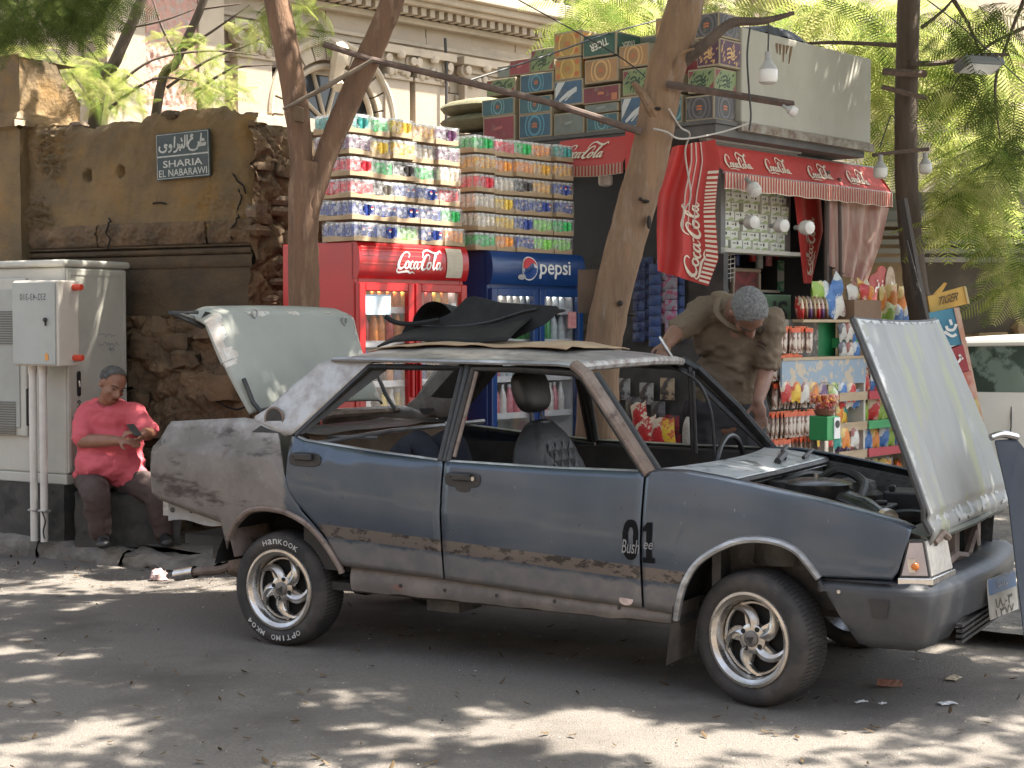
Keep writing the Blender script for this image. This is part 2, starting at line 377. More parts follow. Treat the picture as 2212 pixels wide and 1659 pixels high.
mb = MB(); mb.bb((-3.2, .1, 2.9), (cx-.05, .55, 2.99)); mb.build('wall_top_fill', mortar, wall)
# gate pier at far left
PM = frame(onpl(48, 700, W0-PS*.10, PS)-Vector((0,0,0)), DS); PM.translation.z = 0
pier = thing('gate_pier', 'ochre plastered pier with moulded cap and chipped corner at the left edge of the wall', 'wall pier', PM)
def pf(a, b, w=.0):
    z = lerp(.1, 3.62, b); x = -1.2+a*(1.2+w); mo = -.03 if 3.14 < z < 3.19 else (-.05 if 3.08 < z < 3.135 else 0)
    br = 0
    return (x, mo+.01*nz((x*3, z*3, 2))+br, z)
mb = MB(); mb.grid(pf, 60, 150)
def ps_(a, b):
    z = lerp(.1, 3.62, b); y = a*.62; top = 3.60-max(0, y-.36)*1.1-.03*nz((y*12, 3, 1)); mo = .03 if 3.14 < z < 3.19 else (.05 if 3.08 < z < 3.135 else 0)
    return (mo*(1 if y < .5 else .2)+.012*nz((y*4, z*4, 7)), y, min(z, top))
mb.grid(ps_, 30, 150); mb.grid(lambda a, b: (-1.2+a*1.2, b*.6, 3.61-.01*a), 20, 4)
mb.build('pier_shaft', plast, pier, smooth=True, angle=50)
crk = mat('crack_dark', (.012, .010, .008), .95)
for L_ in ([(512, 520), (508, 500), (520, 478), (515, 455), (524, 430), (518, 408)], [(505, 375), (516, 392), (528, 402), (534, 420)], [(238, 470), (246, 486), (240, 502), (248, 520), (244, 540)], [(60, 470), (75, 466), (92, 472), (110, 468)], [(330, 440), (350, 438), (362, 441)], [(600/1.0, 880), (560, 870), (520, 884), (470, 862)]):
    mb = MB(); P = spline([(wpix(u, v)[0], 0, wpix(u, v)[1]) for u, v in L_], 5); P = [(p.x+.012*nz((p.z*20, p.x*20, 0)), -.012 if p.z > 2.34 else -.05, p.z) for p in P]
    mb.tube(P, [.003]+[.007+.004*nz((i, 0, 0)) for i in range(len(P)-2)]+[.002], 4); mb.build('crack', crk, wall)
# the house across the street, behind the viewer (unseen; added to dim the sky and bounce warm light)
OB = frame(-PS*8.5, DS); ob_ = thing('unseen_street_house', 'unseen sand coloured house front across the street, added for shade and bounced light', 'building', OB)
mb = MB(); mb.bb((-30, -6, 0), (30, 0, 7.0)); mb.bb((-30, 0, 4.2), (30, .3, 4.45)); mb.build('wall', mat('unseen_house_render', (.36, .29, .215), .9, c2=(.30, .24, .18), ns=.8), ob_)  # wall of the added, unseen house
for k in range(14):
    for zz in (1.2, 4.6): mb = MB(); mb.bb((-27+k*4, -.02, zz), (-25.4+k*4, .03, zz+2.2)); mb.build('unseen_house_window', mat('unseen_house_shutter', (.06, .065, .05), .5), ob_)
# street sign
sx0, sz0 = wpix(347, 390); sx1, sz1 = wpix(461, 281); sw = sx1-sx0; sh = sz1-sz0
sgn = thing('street_sign', 'dark blue green enamel street sign with Arabic and Latin lettering on the ochre wall', 'street sign', WM @ T((sx0+sx1)/2, -.035, (sz0+sz1)/2) @ RY(rad(-1.5)))
mb = MB(); mb.box((0, 0, 0), (sw, .018, sh)); mb.build('sign_plate', mat('sign_enamel', (.028, .048, .055), .5, c2=(.05, .07, .07), ns=8, bump=.2), sgn, bevel=.004)
wpaint = mat('sign_white', (.52, .53, .50), .6, c2=(.33, .34, .33), ns=20)
mb = MB(); y_ = -.0112
def mp(ox, oz): return lambda x, y: (ox+x, y_, oz+y)
for a, b in (((-sw*.48, sh*.475), (sw*.48, sh*.465)), ((-sw*.48, -sh*.465), (sw*.48, -sh*.475)), ((-sw*.48, -.005), (sw*.48, .005))):
    mb.add([(a[0], y_, a[1]), (b[0], y_, a[1]), (b[0], y_, b[1]), (a[0], y_, b[1])], [(0, 1, 2, 3)])
for xx in (-sw*.485, sw*.478): mb.add([(xx, y_, -sh*.47), (xx+.004, y_, -sh*.47), (xx+.004, y_, sh*.47), (xx, y_, sh*.47)], [(0, 1, 2, 3)])
text_into(mb, 'SHARIA', sw*.74, sh*.15, mp(0, -sh*.165), .012); text_into(mb, 'EL NABARAWI', sw*.9, sh*.15, mp(0, -sh*.36), .008)
AR = [  # Arabic street name as pen strokes, unit box 0..10 x 0..3.2
 [(9.7, 1.4), (9.65, 1.0), (9.4, .95), (9.3, 1.3), (9.2, .95), (8.95, .95), (8.85, 1.3), (8.7, .9), (8.2, .85), (8.1, .8)], [(8.95, 2.9), (8.8, 1.9), (8.6, .95)],
 [(8.3, 1.6), (8.35, 1.1), (8.0, .5), (7.4, .2)], [(7.3, 2.6), (7.0, 2.8), (6.8, 2.5), (7.2, 2.2), (6.6, 1.9), (6.2, 1.1), (6.6, .4), (7.4, .25), (8.2, .5)],
 [(6.1, 2.9), (6.0, .9)], [(5.65, 2.9), (5.5, 1.1), (5.2, .85), (5.0, 1.4), (4.95, .9), (4.6, .9), (4.5, 1.4), (4.4, .9), (4.1, .9)], [(4.1, 1.6), (4.15, 1.0), (3.8, .4), (3.2, .25)],
 [(3.55, 2.8), (3.4, .95)], [(2.9, 1.2), (2.6, 1.5), (2.4, 1.2), (2.8, 1.0), (2.9, 1.1), (2.6, .5), (2.1, .3)],
 [(2.0, 1.4), (1.6, 1.6), (1.4, 1.3), (1.8, 1.0), (1.5, .5), (.8, .4), (.3, .8), (.4, 1.4)]]
for pl in AR: ribbon(mb, [((x/10-.5)*sw*.92, sh*.05+y/3.1*sh*.40) for x, y in pl], [sw*.028]*len(pl), mp(0, 0), 5)
for dx, dz in ((9.2, 1.9), (9.0, 1.75), (9.4, 1.75), (5.0, 1.95), (4.55, .5), (4.9, 2.3)):
    q = ((dx/10-.5)*sw*.92, sh*.05+dz/3.1*sh*.40); ribbon(mb, [(q[0]-.008, q[1]), (q[0]+.008, q[1])], [.014, .014], mp(0, 0), 2)
mb.build('sign_lettering', wpaint, sgn, fixn=False)
# ---------------- background building ----------------
BA = at(560, 700, 19.); BA.z = 0; BD = Vector((.7071, .7071, 0)); BM = frame(BA, BD); BN = Vector((-.7071, .7071, 0))
def bp(u, v, off=0.): q = BM.inverted() @ onpl(u, v, BA+BN*off, BN); return q.x, q.z
lime = mat('limestone', (.43, .345, .25), .9, c2=(.365, .295, .215), ns=1.3, nlo=.35, nhi=.7, bump=.25, bs=25, c3=(.36, .30, .23), ns3=.5, lo3=.5, hi3=.75)
lime2 = mat('limestone_trim', (.45, .37, .27), .85, c2=(.355, .29, .21), ns=2.5, bump=.2, bs=30)
pinkm = mat('pink_carved_panel', (.50, .28, .22), .9, c2=(.42, .33, .27), ns=16, nlo=.5, nhi=.56, bump=.9, bs=26)
glassd = mat('dark_window_glass', (.03, .035, .04), .15, spec=.6)
bld = thing('stone_building', 'large cream limestone building with cornice, pilasters and balustrade behind the wall', 'building', BM)
mb = MB(); mb.bb((-9, .12, 0), (26, 9, 12)); mb.build('wall', mat('stone_joint', (.30, .245, .185), .95, c2=(.24, .2, .15), ns=5), bld)
# ashlar courses; the arch opening, pilasters and panel stand proud of them
ax_, az_ = bp(712, 262); ar = abs(bp(846, 262)[0]-bp(590, 262)[0])/2; zc = az_
cz = bp(900, 95)[1]; ez = bp(900, 60)[1]
blockme = {}
zrow = 2.4; r_i = 0
while zrow < cz-.02:
    h = .46; x = -6.5+(.42 if r_i % 2 else 0)
    while x < 12:
        w = .84; xc, zc2 = x+w/2, zrow+h/2
        if not (abs(xc-ax_) < ar*.86+.1 and zc2 < az_+ar*.86-.1):
            k = 'b'
            if k not in blockme:
                m2 = MB(); m2.box((0, 0, 0), (w-.012, .12, h-.012)); blockme[k] = m2.mesh('stone_block', lime)
            o = link('stone_block', blockme[k], bld, T(xc, .10+R.uniform(-.008, .008), zc2), .006)
        x += w
    zrow += h; r_i += 1
mb = MB(); mb.bb((-9, .04, cz-.1), (26, .2, cz+.12)); mb.bb((-9, .0, cz-.03), (26, .2, cz+.02))
mb.build('architrave', lime2, bld, bevel=.01)
mb = MB(); mb.bb((-9, .06, cz+.12), (26, .2, ez+.02)); mb.build('frieze', lime, bld)
mb = MB(); mb.bb((-9, -.10, ez+.02), (26, .2, ez+.10)); mb.bb((-9, -.42, ez+.27), (26, .2, ez+.36)); mb.bb((-9, -.50, ez+.36), (26, .2, ez+.42)); mb.bb((-9, -.34, ez+.21), (26, .2, ez+.27))
mb.build('cornice', lime2, bld, bevel=.012)
m2 = MB(); m2.box((0, 0, 0), (.085, .16, .10)); dme = m2.mesh('dentil', lime2)
x = -5.; nd = 0
while x < 15 and nd < 130: link('dentil', dme, bld, T(x, -.18, ez+.155)); x += .155; nd += 1
# pilasters with scrolled capitals
def pilaster(x, w, zt, nm='pilaster', capz=.42):
    mb = MB(); mb.bb((x-w/2, -.10, 0), (x+w/2, .06, zt-capz)); mb.bb((x-w/2-.03, -.13, zt-capz), (x+w/2+.03, .06, zt-capz+.05))
    p = mb.build(nm, lime, bld, bevel=.008)
    mb = MB(); mb.bb((x-w/2+.02, -.12, zt-capz+.05), (x+w/2-.02, .06, zt-.10)); mb.bb((x-w/2-.1, -.2, zt-.10), (x+w/2+.1, .06, zt))
    for sx_ in (-1, 1):
        mb.tube([(x+sx_*(w/2+.0), -.14, zt-.17+.0), (x+sx_*(w/2+.0), -.05, zt-.17)], .10, 14)
        mb.tube([(x+sx_*(w/2+.0), -.19, zt-.17), (x+sx_*(w/2), -.13, zt-.17)], .055, 10)
    for k in range(5): mb.ball((x+(k-2)*w/6, -.13, zt-.27-.03*abs(k-2)), .055, 8, sc=(1, .6, 1.3))
    mb.ball((x, -.17, zt-.1), .07, 8, sc=(1.2, .7, 1)); mb.build('capital', lime2, p, smooth=True)
for u, vt in ((815, 200), (925, 98)): pass
pilaster(bp(848, 100)[0], .42, cz-.1); pilaster(bp(920, 100)[0], .55, cz-.1); pilaster(bp(975, 100)[0]+.5, .7, cz-.1, capz=.2)
pilaster(bp(540, 100)[0], .5, cz-.1); pilaster(bp(1240, 100)[0], .6, cz-.1); pilaster(bp(1500, 100)[0], .6, cz-.1)
# arch: voussoirs, keystone bracket, glazing
for k in range(13):
    a0 = PI*k/13+.012; a1 = PI*(k+1)/13-.012; mb = MB(); ro, ri = ar, ar*.80
    ang = [lerp(a0, a1, t/3) for t in range(4)]
    poly = [(ax_+ro*math.cos(a), az_+ro*math.sin(a)) for a in ang]+[(ax_+ri*math.cos(a), az_+ri*math.sin(a)) for a in reversed(ang)]
    mb.prism(poly, -.07, .1); mb.build('voussoir', lime2, bld, bevel=.006)
mb = MB(); pts = [(ax_+ar*1.04*math.cos(PI*k/24), -.08, az_+ar*1.04*math.sin(PI*k/24)) for k in range(25)]; mb.tube(pts, .05, 8); 
pts = [(ax_+ar*.72*math.cos(PI*k/24), .0, az_+ar*.72*math.sin(PI*k/24)) for k in range(25)]; mb.tube(pts, .04, 8); mb.build('arch_moulding', lime2, bld, smooth=True)
mb = MB(); mb.prism([(ax_+ar*.78*math.cos(PI*k/20), az_+ar*.78*math.sin(PI*k/20)) for k in range(21)], .10, .13); mb.build('lunette_glass', glassd, bld)
mb = MB()
for k in range(1, 5): mb.tube([(ax_, .085, az_), (ax_+ar*.74*math.cos(PI*k/5), .085, az_+ar*.74*math.sin(PI*k/5))], .028, 6)
mb.bb((ax_-ar*.95, -.06, az_-.16), (ax_+ar*.95, .12, az_)); mb.build('window_bar', lime2, bld)
mb = MB(); kz = az_+ar*.9
mb.tube(spline([(ax_, -.08, kz+.1), (ax_, -.22, kz+.02), (ax_, -.16, kz-.2), (ax_, -.12, kz-.36), (ax_, -.2, kz-.45)], 4), [.12]*8+[.1]*9, 8, flat=.7); mb.build('keystone_bracket', lime2, bld, smooth=True)
mb = MB(); mb.bb((ax_-ar*1.3, -.16, az_-.22), (ax_-ar*.95, .1, az_-.04)); mb.bb((ax_-ar*1.22, -.1, az_-1.5), (ax_-ar*.98, .1, az_-.22)); mb.build('impost', lime2, bld, bevel=.01); mb = MB(); mb.bb((ax_+ar*.95, -.16, az_-.22), (ax_+ar*1.3, .1, az_-.04)); mb.build('impost', lime2, bld, bevel=.01)
mb = MB(); mb.bb((ax_-ar*.72, .11, 0), (ax_+ar*.72, .14, az_-.2)); mb.build('window_glass', glassd, bld)
# pink carved panel and pale strips at left
xa, xb = bp(300, 150)[0], bp(412, 150)[0]
mb = MB(); mb.grid(lambda a, b: (lerp(xa, xb, a), -.13-.035*abs(nz((a*9, b*34, 1), 1, 3)), lerp(2.2, cz+1.2, b)), 40, 160); mb.build('carved_panel', pinkm, bld, smooth=True, angle=60)
mb = MB(); mb.bb((xa-.5, -.16, 0), (xa-.01, .06, cz+1)); mb.bb((xb+.01, -.16, 0), (xb+.36, .06, cz+1)); mb.build('pilaster', lime2, bld, bevel=.01)
# recessed wall panel frames right of the capitals
for (u0, u1, v0, v1) in ((985, 1190, 205, 330), (430, 470, 60, 260)):
    x0, z1 = bp(u0, v0); x1, z0 = bp(u1, v0+90); z0 = z1-2.6
    mb = MB()
    for a, b in (((x0, z1-.05), (x1, z1)), ((x0, z0), (x0+.05, z1-.05)), ((x1-.05, z0), (x1, z1-.05))): mb.bb((a[0], .0, a[1]), (b[0], .06, b[1]))
    mb.build('panel_moulding', lime2, bld, bevel=.008)
# balustrade above the cornice
bz = ez+.42
mb = MB(); mb.bb((-9, -.42, bz), (26, .02, bz+.16)); mb.bb((-9, -.38, bz+.98), (26, -.02, bz+1.12)); mb.build('balustrade_rail', lime2, bld, bevel=.012)
m2 = MB(); m2.lathe([(.06, 0), (.065, .05), (.045, .08), (.05, .12), (.085, .25), (.085, .32), (.045, .5), (.04, .58), (.06, .62), (.045, .66), (.075, .72), (.075, .82)], 10); bme = m2.mesh('baluster', lime2, True, 50)
bx0 = bp(1060, 20)[0]
for blk in range(4):
    xs0 = bx0-.4+blk*2.75
    for k in range(8): link('baluster', bme, bld, T(xs0+.14+k*.24, -.2, bz+.16))
    mb = MB(); mb.bb((xs0+2.0, -.44, bz+.16), (xs0+2.6, .0, bz+.98)); mb.bb((xs0+2.08, -.46, bz+.26), (xs0+2.52, -.43, bz+.88)); mb.build('balustrade_pedestal', lime2, bld, bevel=.01)
mb = MB(); mb.bb((-9, .6, bz), (26, .9, bz+6)); mb.build('upper_wall', lime, bld)
for k in range(6):
    x = bx0+k*2.4; mb = MB(); mb.bb((x, .56, bz+.9), (x+1.1, .62, bz+3.4)); w_ = mb.build('upper_window', glassd, bld)
    mb = MB(); mb.bb((x-.14, .5, bz+.8), (x, .64, bz+3.5)); mb.bb((x+1.1, .5, bz+.8), (x+1.24, .64, bz+3.5)); mb.bb((x-.2, .46, bz+3.5), (x+1.3, .64, bz+3.7)); mb.build('window_frame', lime2, w_)
mb = MB()
xx = bp(944, 160)[0]; mb.tube([(xx, -.16, cz+.1), (xx+.02, -.17, cz-.3), (xx, -.16, cz-1.6)], .02, 6); mb.build('drain_pipe', mat('dark_pipe', (.05, .045, .04), .7), bld)
# ---------------- the stripped saloon car ----------------
CO = Vector((.32924, 7.78786, 0)); CM = frame(CO, DS)
def carpaint():
    m = bpy.data.materials.new('worn_car_paint'); m.use_nodes = True; nt = m.node_tree; L = nt.links.new; b = nt.nodes['Principled BSDF']; N = nt.nodes.new
    tc = N('ShaderNodeTexCoord'); sep = N('ShaderNodeSeparateXYZ'); L(tc.outputs['Object'], sep.inputs[0])
    def noise(sc, det=6, st=None):
        n = N('ShaderNodeTexNoise'); n.inputs['Scale'].default_value = sc; n.inputs['Detail'].default_value = det; n.inputs['Roughness'].default_value = .65
        if st:
            mp = N('ShaderNodeMapping'); mp.inputs['Scale'].default_value = st; L(tc.outputs['Object'], mp.inputs[0]); L(mp.outputs[0], n.inputs['Vector'])
        else: L(tc.outputs['Object'], n.inputs['Vector'])
        return n.outputs['Fac']
    def mathn(op, a, c):
        x = N('ShaderNodeMath'); x.operation = op; x.use_clamp = False
        for s_, i in ((a, 0), (c, 1)):
            if isinstance(s_, (int, float)): x.inputs[i].default_value = s_
            else: L(s_, x.inputs[i])
        return x.outputs[0]
    def ramp(s_, lo, hi, a=0., c=1.):
        r = N('ShaderNodeMapRange'); r.inputs[1].default_value = lo; r.inputs[2].default_value = hi; r.inputs[3].default_value = a; r.inputs[4].default_value = c; L(s_, r.inputs[0]); return r.outputs[0]
    def mix(f, a, c):
        x = N('ShaderNodeMix'); x.data_type = 'RGBA'; L(f, x.inputs[0])
        for s_, i in ((a, 6), (c, 7)):
            if isinstance(s_, tuple): x.inputs[i].default_value = (*s_, 1)
            else: L(s_, x.inputs[i])
        return x.outputs[2]
    X, Z = sep.outputs[0], sep.outputs[2]
    n1 = noise(3.2); n2 = noise(9); n3 = noise(30, 8); n4 = noise(2.2, 6, (1, 1, 3.5)); n5 = noise(60, 3, (1, 1, .3))
    paint = mix(ramp(n1, .35, .7), (.052, .069, .094), (.072, .090, .115))
    # stripped primer rear quarter: brown grey with rust, dark band and bare metal
    prim = mix(ramp(noise(4.5, 4), .38, .64), (.185, .163, .145), (.125, .107, .094)); prim = mix(mathn('MULTIPLY', ramp(n3, .60, .72), .45), prim, (.30, .265, .245))
    prim = mix(ramp(n4, .56, .64), prim, (.045, .032, .028)); prim = mix(ramp(n1, .60, .68), prim, (.24, .12, .075))
    bare = mix(ramp(n2, .4, .62), (.47, .46, .44), (.33, .30, .28))
    zc = mathn('ADD', Z, mathn('MULTIPLY', n1, .30))
    bmask = ramp(zc, 1.17, 1.27)
    rear = mix(bmask, prim, bare)
    xr = mathn('ADD', X, mathn('MULTIPLY', mathn('SUBTRACT', n3, .5), .05))
    rmask = mathn('MAXIMUM', ramp(xr, -1.21, -1.185, 1, 0), ramp(Z, 1.055, 1.065))
    c = mix(rmask, paint, rear)
    # scraped band where the rubbing strip was, and dusty primer below it
    zs = mathn('SUBTRACT', mathn('ADD', Z, mathn('MULTIPLY', X, .045)), .562)
    az = mathn('ABSOLUTE', zs, 0.)
    band = mathn('MULTIPLY', ramp(az, .027, .031, 1, 0), ramp(X, -1.0, -.98))
    stripe = mix(ramp(noise(14, 6, (1, 1, 2)), .5, .56), (.155, .128, .112), (.045, .037, .034))
    c = mix(band, c, stripe)
    low = mathn('MULTIPLY', ramp(mathn('ADD', zs, mathn('MULTIPLY', mathn('SUBTRACT', n2, .5), .1)), -.03, -.05), ramp(X, -1.0, -.98))
    dust = mix(ramp(n2, .4, .65), (.12, .115, .115), (.18, .16, .145))
    c = mix(mathn('MULTIPLY', low, ramp(X, 1.1, 1.3, .85, 0)), c, dust)
    scr = mathn('MULTIPLY', ramp(n5, .70, .73), ramp(n1, .5, .6)); c = mix(mathn('MULTIPLY', scr, .6), c, (.30, .31, .33))
    L(c, b.inputs['Base Color'])
    met = mathn('MULTIPLY', ramp(rmask, 0, 1, .45, 0), ramp(low, 0, 1, 1, .1)); L(mathn('ADD', met, mathn('MULTIPLY', mathn('MULTIPLY', rmask, bmask), .55)), b.inputs['Metallic'])
    L(mathn('ADD', ramp(n2, .3, .7, .26, .40), mathn('MULTIPLY', mathn('ADD', mathn('MULTIPLY', rmask, .22), mathn('MULTIPLY', low, .2)), 1)), b.inputs['Roughness'])
    bp_ = N('ShaderNodeBump'); bp_.inputs['Strength'].default_value = .12; bp_.inputs['Distance'].default_value = .01; L(mathn('ADD', noise(2.5, 2), mathn('MULTIPLY', n3, .03)), bp_.inputs['Height']); L(bp_.outputs[0], b.inputs['Normal'])
    L(ramp(mathn('ADD', rmask, low), 0, .6, .5, 0), b.inputs['Coat Weight']); b.inputs['Coat Roughness'].default_value = .12
    return m
paint = carpaint()
bare = mat('sanded_metal', (.38, .38, .385), .36, .6, c2=(.22, .215, .21), ns=5, nlo=.40, nhi=.66, c3=(.62, .62, .63), ns3=3.2, lo3=.52, hi3=.7, bump=.12, stretch=(1, 1, 5), r2=.5)
primer = mat('grey_primer', (.27, .275, .255), .62, c2=(.33, .33, .30), ns=3, bump=.12, bs=40)
blackpl = mat('black_plastic', (.018, .018, .02), .42, c2=(.03, .03, .032), ns=12)
blackrub = mat('dark_trim', (.022, .022, .024), .55, c2=(.04, .038, .036), ns=20)
interior = mat('dark_interior', (.028, .026, .025), .8, c2=(.05, .045, .04), ns=6)
chrome = mat('dull_aluminium', (.62, .60, .57), .24, .95, c2=(.44, .40, .36), ns=8, r2=.4)
rustm = mat('rusty_metal', (.17, .125, .10), .75, .1, c2=(.25, .195, .165), ns=9, c3=(.10, .07, .06), ns3=14, bump=.3)
rubber = mat('tyre_rubber', (.022, .021, .021), .78, c2=(.045, .040, .037), ns=7, bump=.15, bs=80, c3=(.075, .062, .053), ns3=3)
engm = mat('engine_grime', (.03, .029, .028), .5, c2=(.07, .062, .055), ns=9, bump=.4)
car = thing('saloon_car', 'dark blue grey stripped saloon car with open boot, open bonnet and no glass', 'car', CM)
def zcr(x): return .748-.072*x
def Wd(x, z):
    c = zcr(x); w = .812
    if z < c: w -= .045*((c-z)/.42)**1.7
    elif z < .97: w -= .04*((z-c)/.25)**1.4
    else: w = .772-(z-.97)*.43
    if .0 < z-c < .03: w -= .006*(1-(z-c)/.03*.4)
    elif z-c >= .03: w -= .0036
    if x > 1.2: w -= .065*((x-1.2)/.75)**2
    if x < -1.2: w -= .055*((-1.2-x)/.9)**2
    return w
def panel(nm, xs, top, bot, sd, m_=paint, nr=16, roll=0, off=0., par=car, thick=.01):
    mb = MB(); rows = nr+1+(3 if roll else 0); n = len(xs); vs = []
    for x in xs:
        t, bo = interp(top, x), interp(bot, x)
        col = [(x, sd*(Wd(x, lerp(bo, t, k/nr))+off), lerp(bo, t, k/nr)) for k in range(nr+1)]
        if roll:
            w = Wd(x, t)
            for q in (.35, .7, 1.0): col.append((x, sd*(w-roll*q), t+.012*(q**.5)-.004*q))
        vs += col
    fs = [(i*rows+j, (i+1)*rows+j, (i+1)*rows+j+1, i*rows+j+1) for i in range(n-1) for j in range(rows-1)]
    mb.add(vs, fs); o = mb.build(nm, m_, par, smooth=True, angle=50)
    s_ = o.modifiers.new('skin', 'SOLIDIFY'); s_.thickness = thick; s_.offset = 0
    return o
def lin(a, b, n): return [lerp(a, b, k/n) for k in range(n+1)]
def arc(c, r0, r1, a0, a1, n): return [(c[0]+r0*math.cos(lerp(a0, a1, k/n)), c[1]+r1*math.sin(lerp(a0, a1, k/n))) for k in range(n+1)]
FA = [(.871, .34), (.895, .44), (.925, .515), (.975, .59), (1.05, .648), (1.151, .697), (1.253, .712), (1.353, .70), (1.432, .658), (1.507, .57)]
RA = [(-1.60, .46), (-1.575, .52), (-1.532, .59), (-1.443, .663), (-1.37, .685), (-1.298, .69), (-1.2, .68), (-1.1, .645), (-1.03, .60), (-.961, .53), (-.90, .44), (-.885, .40)]
BELT = [(-1.19, 1.047), (-1.125, 1.026), (-.69, .988), (-.285, .964), (.3, .957), (.712, .961)]
DBOT = [(-.866, .435), (-.283, .42), (.302, .39), (.713, .376)]
for sd in (-1, 1):
    near = sd < 0
    f = panel('front_fender', lin(.724, .871, 8)+[p[0] for p in FA[1:]]+lin(1.52, 1.862, 16), [(.72, .961), (.9, .962), (1.09, .938), (1.49, .873), (1.66, .838), (1.81, .80), (1.862, .778)],
              [(.72, .372), (.865, .365)]+FA+[(1.515, .578), (1.81, .583), (1.835, .68), (1.862, .772)], sd, roll=.07)
    fd = panel('front_door', lin(-.290, .712, 24), BELT, DBOT, sd, nr=20)
    rd = panel('rear_door', lin(-1.203, -.88, 18)+lin(-.86, -.302, 14), BELT, [(-1.204, 1.0), (-1.198, .90), (-1.178, .80), (-1.13, .735), (-1.071, .685), (-.961, .58), (-.89, .45), (-.866, .437), (-.283, .42)], sd, nr=20)
    RQT = [(-2.05, 1.09), (-1.7, 1.115), (-1.47, 1.13), (-1.25, 1.045), (-1.212, 1.0), (-1.207, .90), (-1.188, .79), (-1.14, .727), (-1.08, .676), (-.97, .572), (-.90, .46), (-.885, .42)]
    rq = panel('rear_quarter_panel', [-2.11, -2.10, -2.085, -2.06, -2.04]+lin(-2.0, -1.62, 10)+[p[0] for p in RA]+[-1.27, -1.25, -1.235, -1.22, -1.212, -1.207, -1.188, -1.165, -1.14][:0], [(-2.11, .93), (-2.09, 1.0), (-2.05, 1.09)]+RQT[1:],
               [(-2.11, .72), (-2.06, .69), (-1.62, .60)]+RA, sd, nr=16)
    # upper quarter with sail pillar
    panel('sail_pillar', lin(-1.47, -.84, 26), [(-1.47, 1.135), (-1.395, 1.18), (-1.283, 1.29), (-1.16, 1.395), (-1.08, 1.43), (-.84, 1.435)], [(-1.47, 1.12), (-1.25, 1.047), (-1.205, 1.055), (-.86, 1.40), (-.84, 1.41)], sd, nr=10)
    mb = MB(); vx, vz = -1.34, 1.128; vy = sd*(Wd(vx, vz)+.004)
    mb.tube([(vx, vy-.004*sd, vz), (vx, vy+.006*sd, vz+.0)], .052, 18); mb.build('fuel_vent_hole', interior, rq)
    mb = MB(); mb.tube([(vx+.056*math.cos(k*PI/12), vy+.004*sd, vz+.056*math.sin(k*PI/12)) for k in range(25)], .006, 6); mb.build('vent_rim', rustm, rq)
    # arch lips
    for nm, A, m_ in (('wheel_arch_lip', FA, bare), ('wheel_arch_lip', RA[1:], rustm)):
        mb = MB(); P = spline([(x, 0, z) for x, z in A], 5); P = [(p.x, sd*(Wd(p.x, p.z)+.002), p.z) for p in P]
        mb.tube(P, [.02]*len(P), 8, flat=.8); mb.build(nm, m_, f if A is FA else rq, smooth=True)
    # window frames
    def bar(nm, pts, r_, m_, par):
        mb = MB(); mb.tube([(x, sd*(Wd(x, z)-.012), z) for x, z in pts], r_, 6, flat=.8); return mb.build(nm, m_, par, smooth=True, angle=60)
    bar('window_frame', spline([(-.283, .965, 0), (-.275, 1.2, 0), (-.262, 1.392, 0), (.0, 1.392, 0), (.30, 1.378, 0), (.44, 1.23, 0), (.575, 1.08, 0), (.70, .965, 0)], 1) and [(-.283, .965), (-.262, 1.388), (.0, 1.390), (.27, 1.378), (.33, 1.35), (.70, .962)], .021, blackrub, fd)
    bar('window_frame', [(-1.19, 1.05), (-.85, 1.392), (-.6, 1.392), (-.318, 1.390), (-.322, .966)], .021, blackrub, rd)
    bar('centre_pillar', [(-.297, .96), (-.29, 1.40)], .024, blackrub, car)
    bar('belt_trim', [(-1.19, 1.05), (-1.125, 1.029), (-.69, .991), (-.31, .967)], .011, bare, rd)
    bar('belt_trim', [(-.285, .966), (.3, .959), (.71, .963)], .011, bare, fd)
    if near: bar('rusty_door_edge', [(-.262, .985), (-.24, 1.375)], .012, rustm, fd)
    # screen pillars
    mb = MB(); P = [(x, sd*(y), z) for x, y, z in ((.735, .755, .955), (.55, .705, 1.175), (.36, .625, 1.375), (.29, .60, 1.415))]; mb.tube(P, .034, 8, flat=.75); mb.build('screen_pillar', rustm if near else blackrub, car, smooth=True)
    mb = MB(); P = [(x+.03, sd*(y-.035), z) for x, y, z in ((.735, .755, .955), (.55, .705, 1.175), (.36, .625, 1.375))]; mb.tube(P, .018, 6); mb.build('screen_seal', blackrub, car, smooth=True)
    # rear screen pillar inner skin
    mb = MB(); mb.grid(lambda a, b: (lerp(lerp(-1.46, -1.0, b), lerp(-1.14, -.72, b), a), sd*(lerp(.735, .555, b)), lerp(1.06, 1.405, b)), 8, 8)
    mb.build('pillar_lining', interior, car, smooth=True)
    # door cards / inner skins
    mb = MB(); mb.bb((-1.15, sd*.70, .40), (.70, sd*.72, .94)); mb.build('door_card', interior, car)
    # rocker
    mb = MB(); 
    def rk(a, b): 
        x = lerp(-.84, .86, a); zz = lerp(.318, lerp(.432, .375, a), b); return (x, sd*(Wd(x, .42)-.02+.012*math.sin(PI*b)+.004*nz((x*8, zz*20, 0))), zz+(.008*nz((x*5, 0, 2)) if b == 0 else 0))
    mb.grid(rk, 40, 6); mb.add([(-.84, sd*.75, .318), (.86, sd*.75, .318), (.86, sd*.5, .33), (-.84, sd*.5, .33)], [(0, 1, 2, 3)])
    o = mb.build('rocker_panel', mat('dusty_rocker', (.13, .115, .105), .85, .1, c2=(.20, .17, .15), ns=7, c3=(.24, .10, .08), ns3=4, lo3=.62, hi3=.7, bump=.3), car, smooth=True)
    if near:
        for x in (-.55, -.3, -.02, .28, .6):
            mb = MB(); yy = -(Wd(x, .42)-.006); mb.tube([(x, yy, .365), (x, yy+.01, .365)], .009, 8); mb.build('drain_hole', blackpl, o)
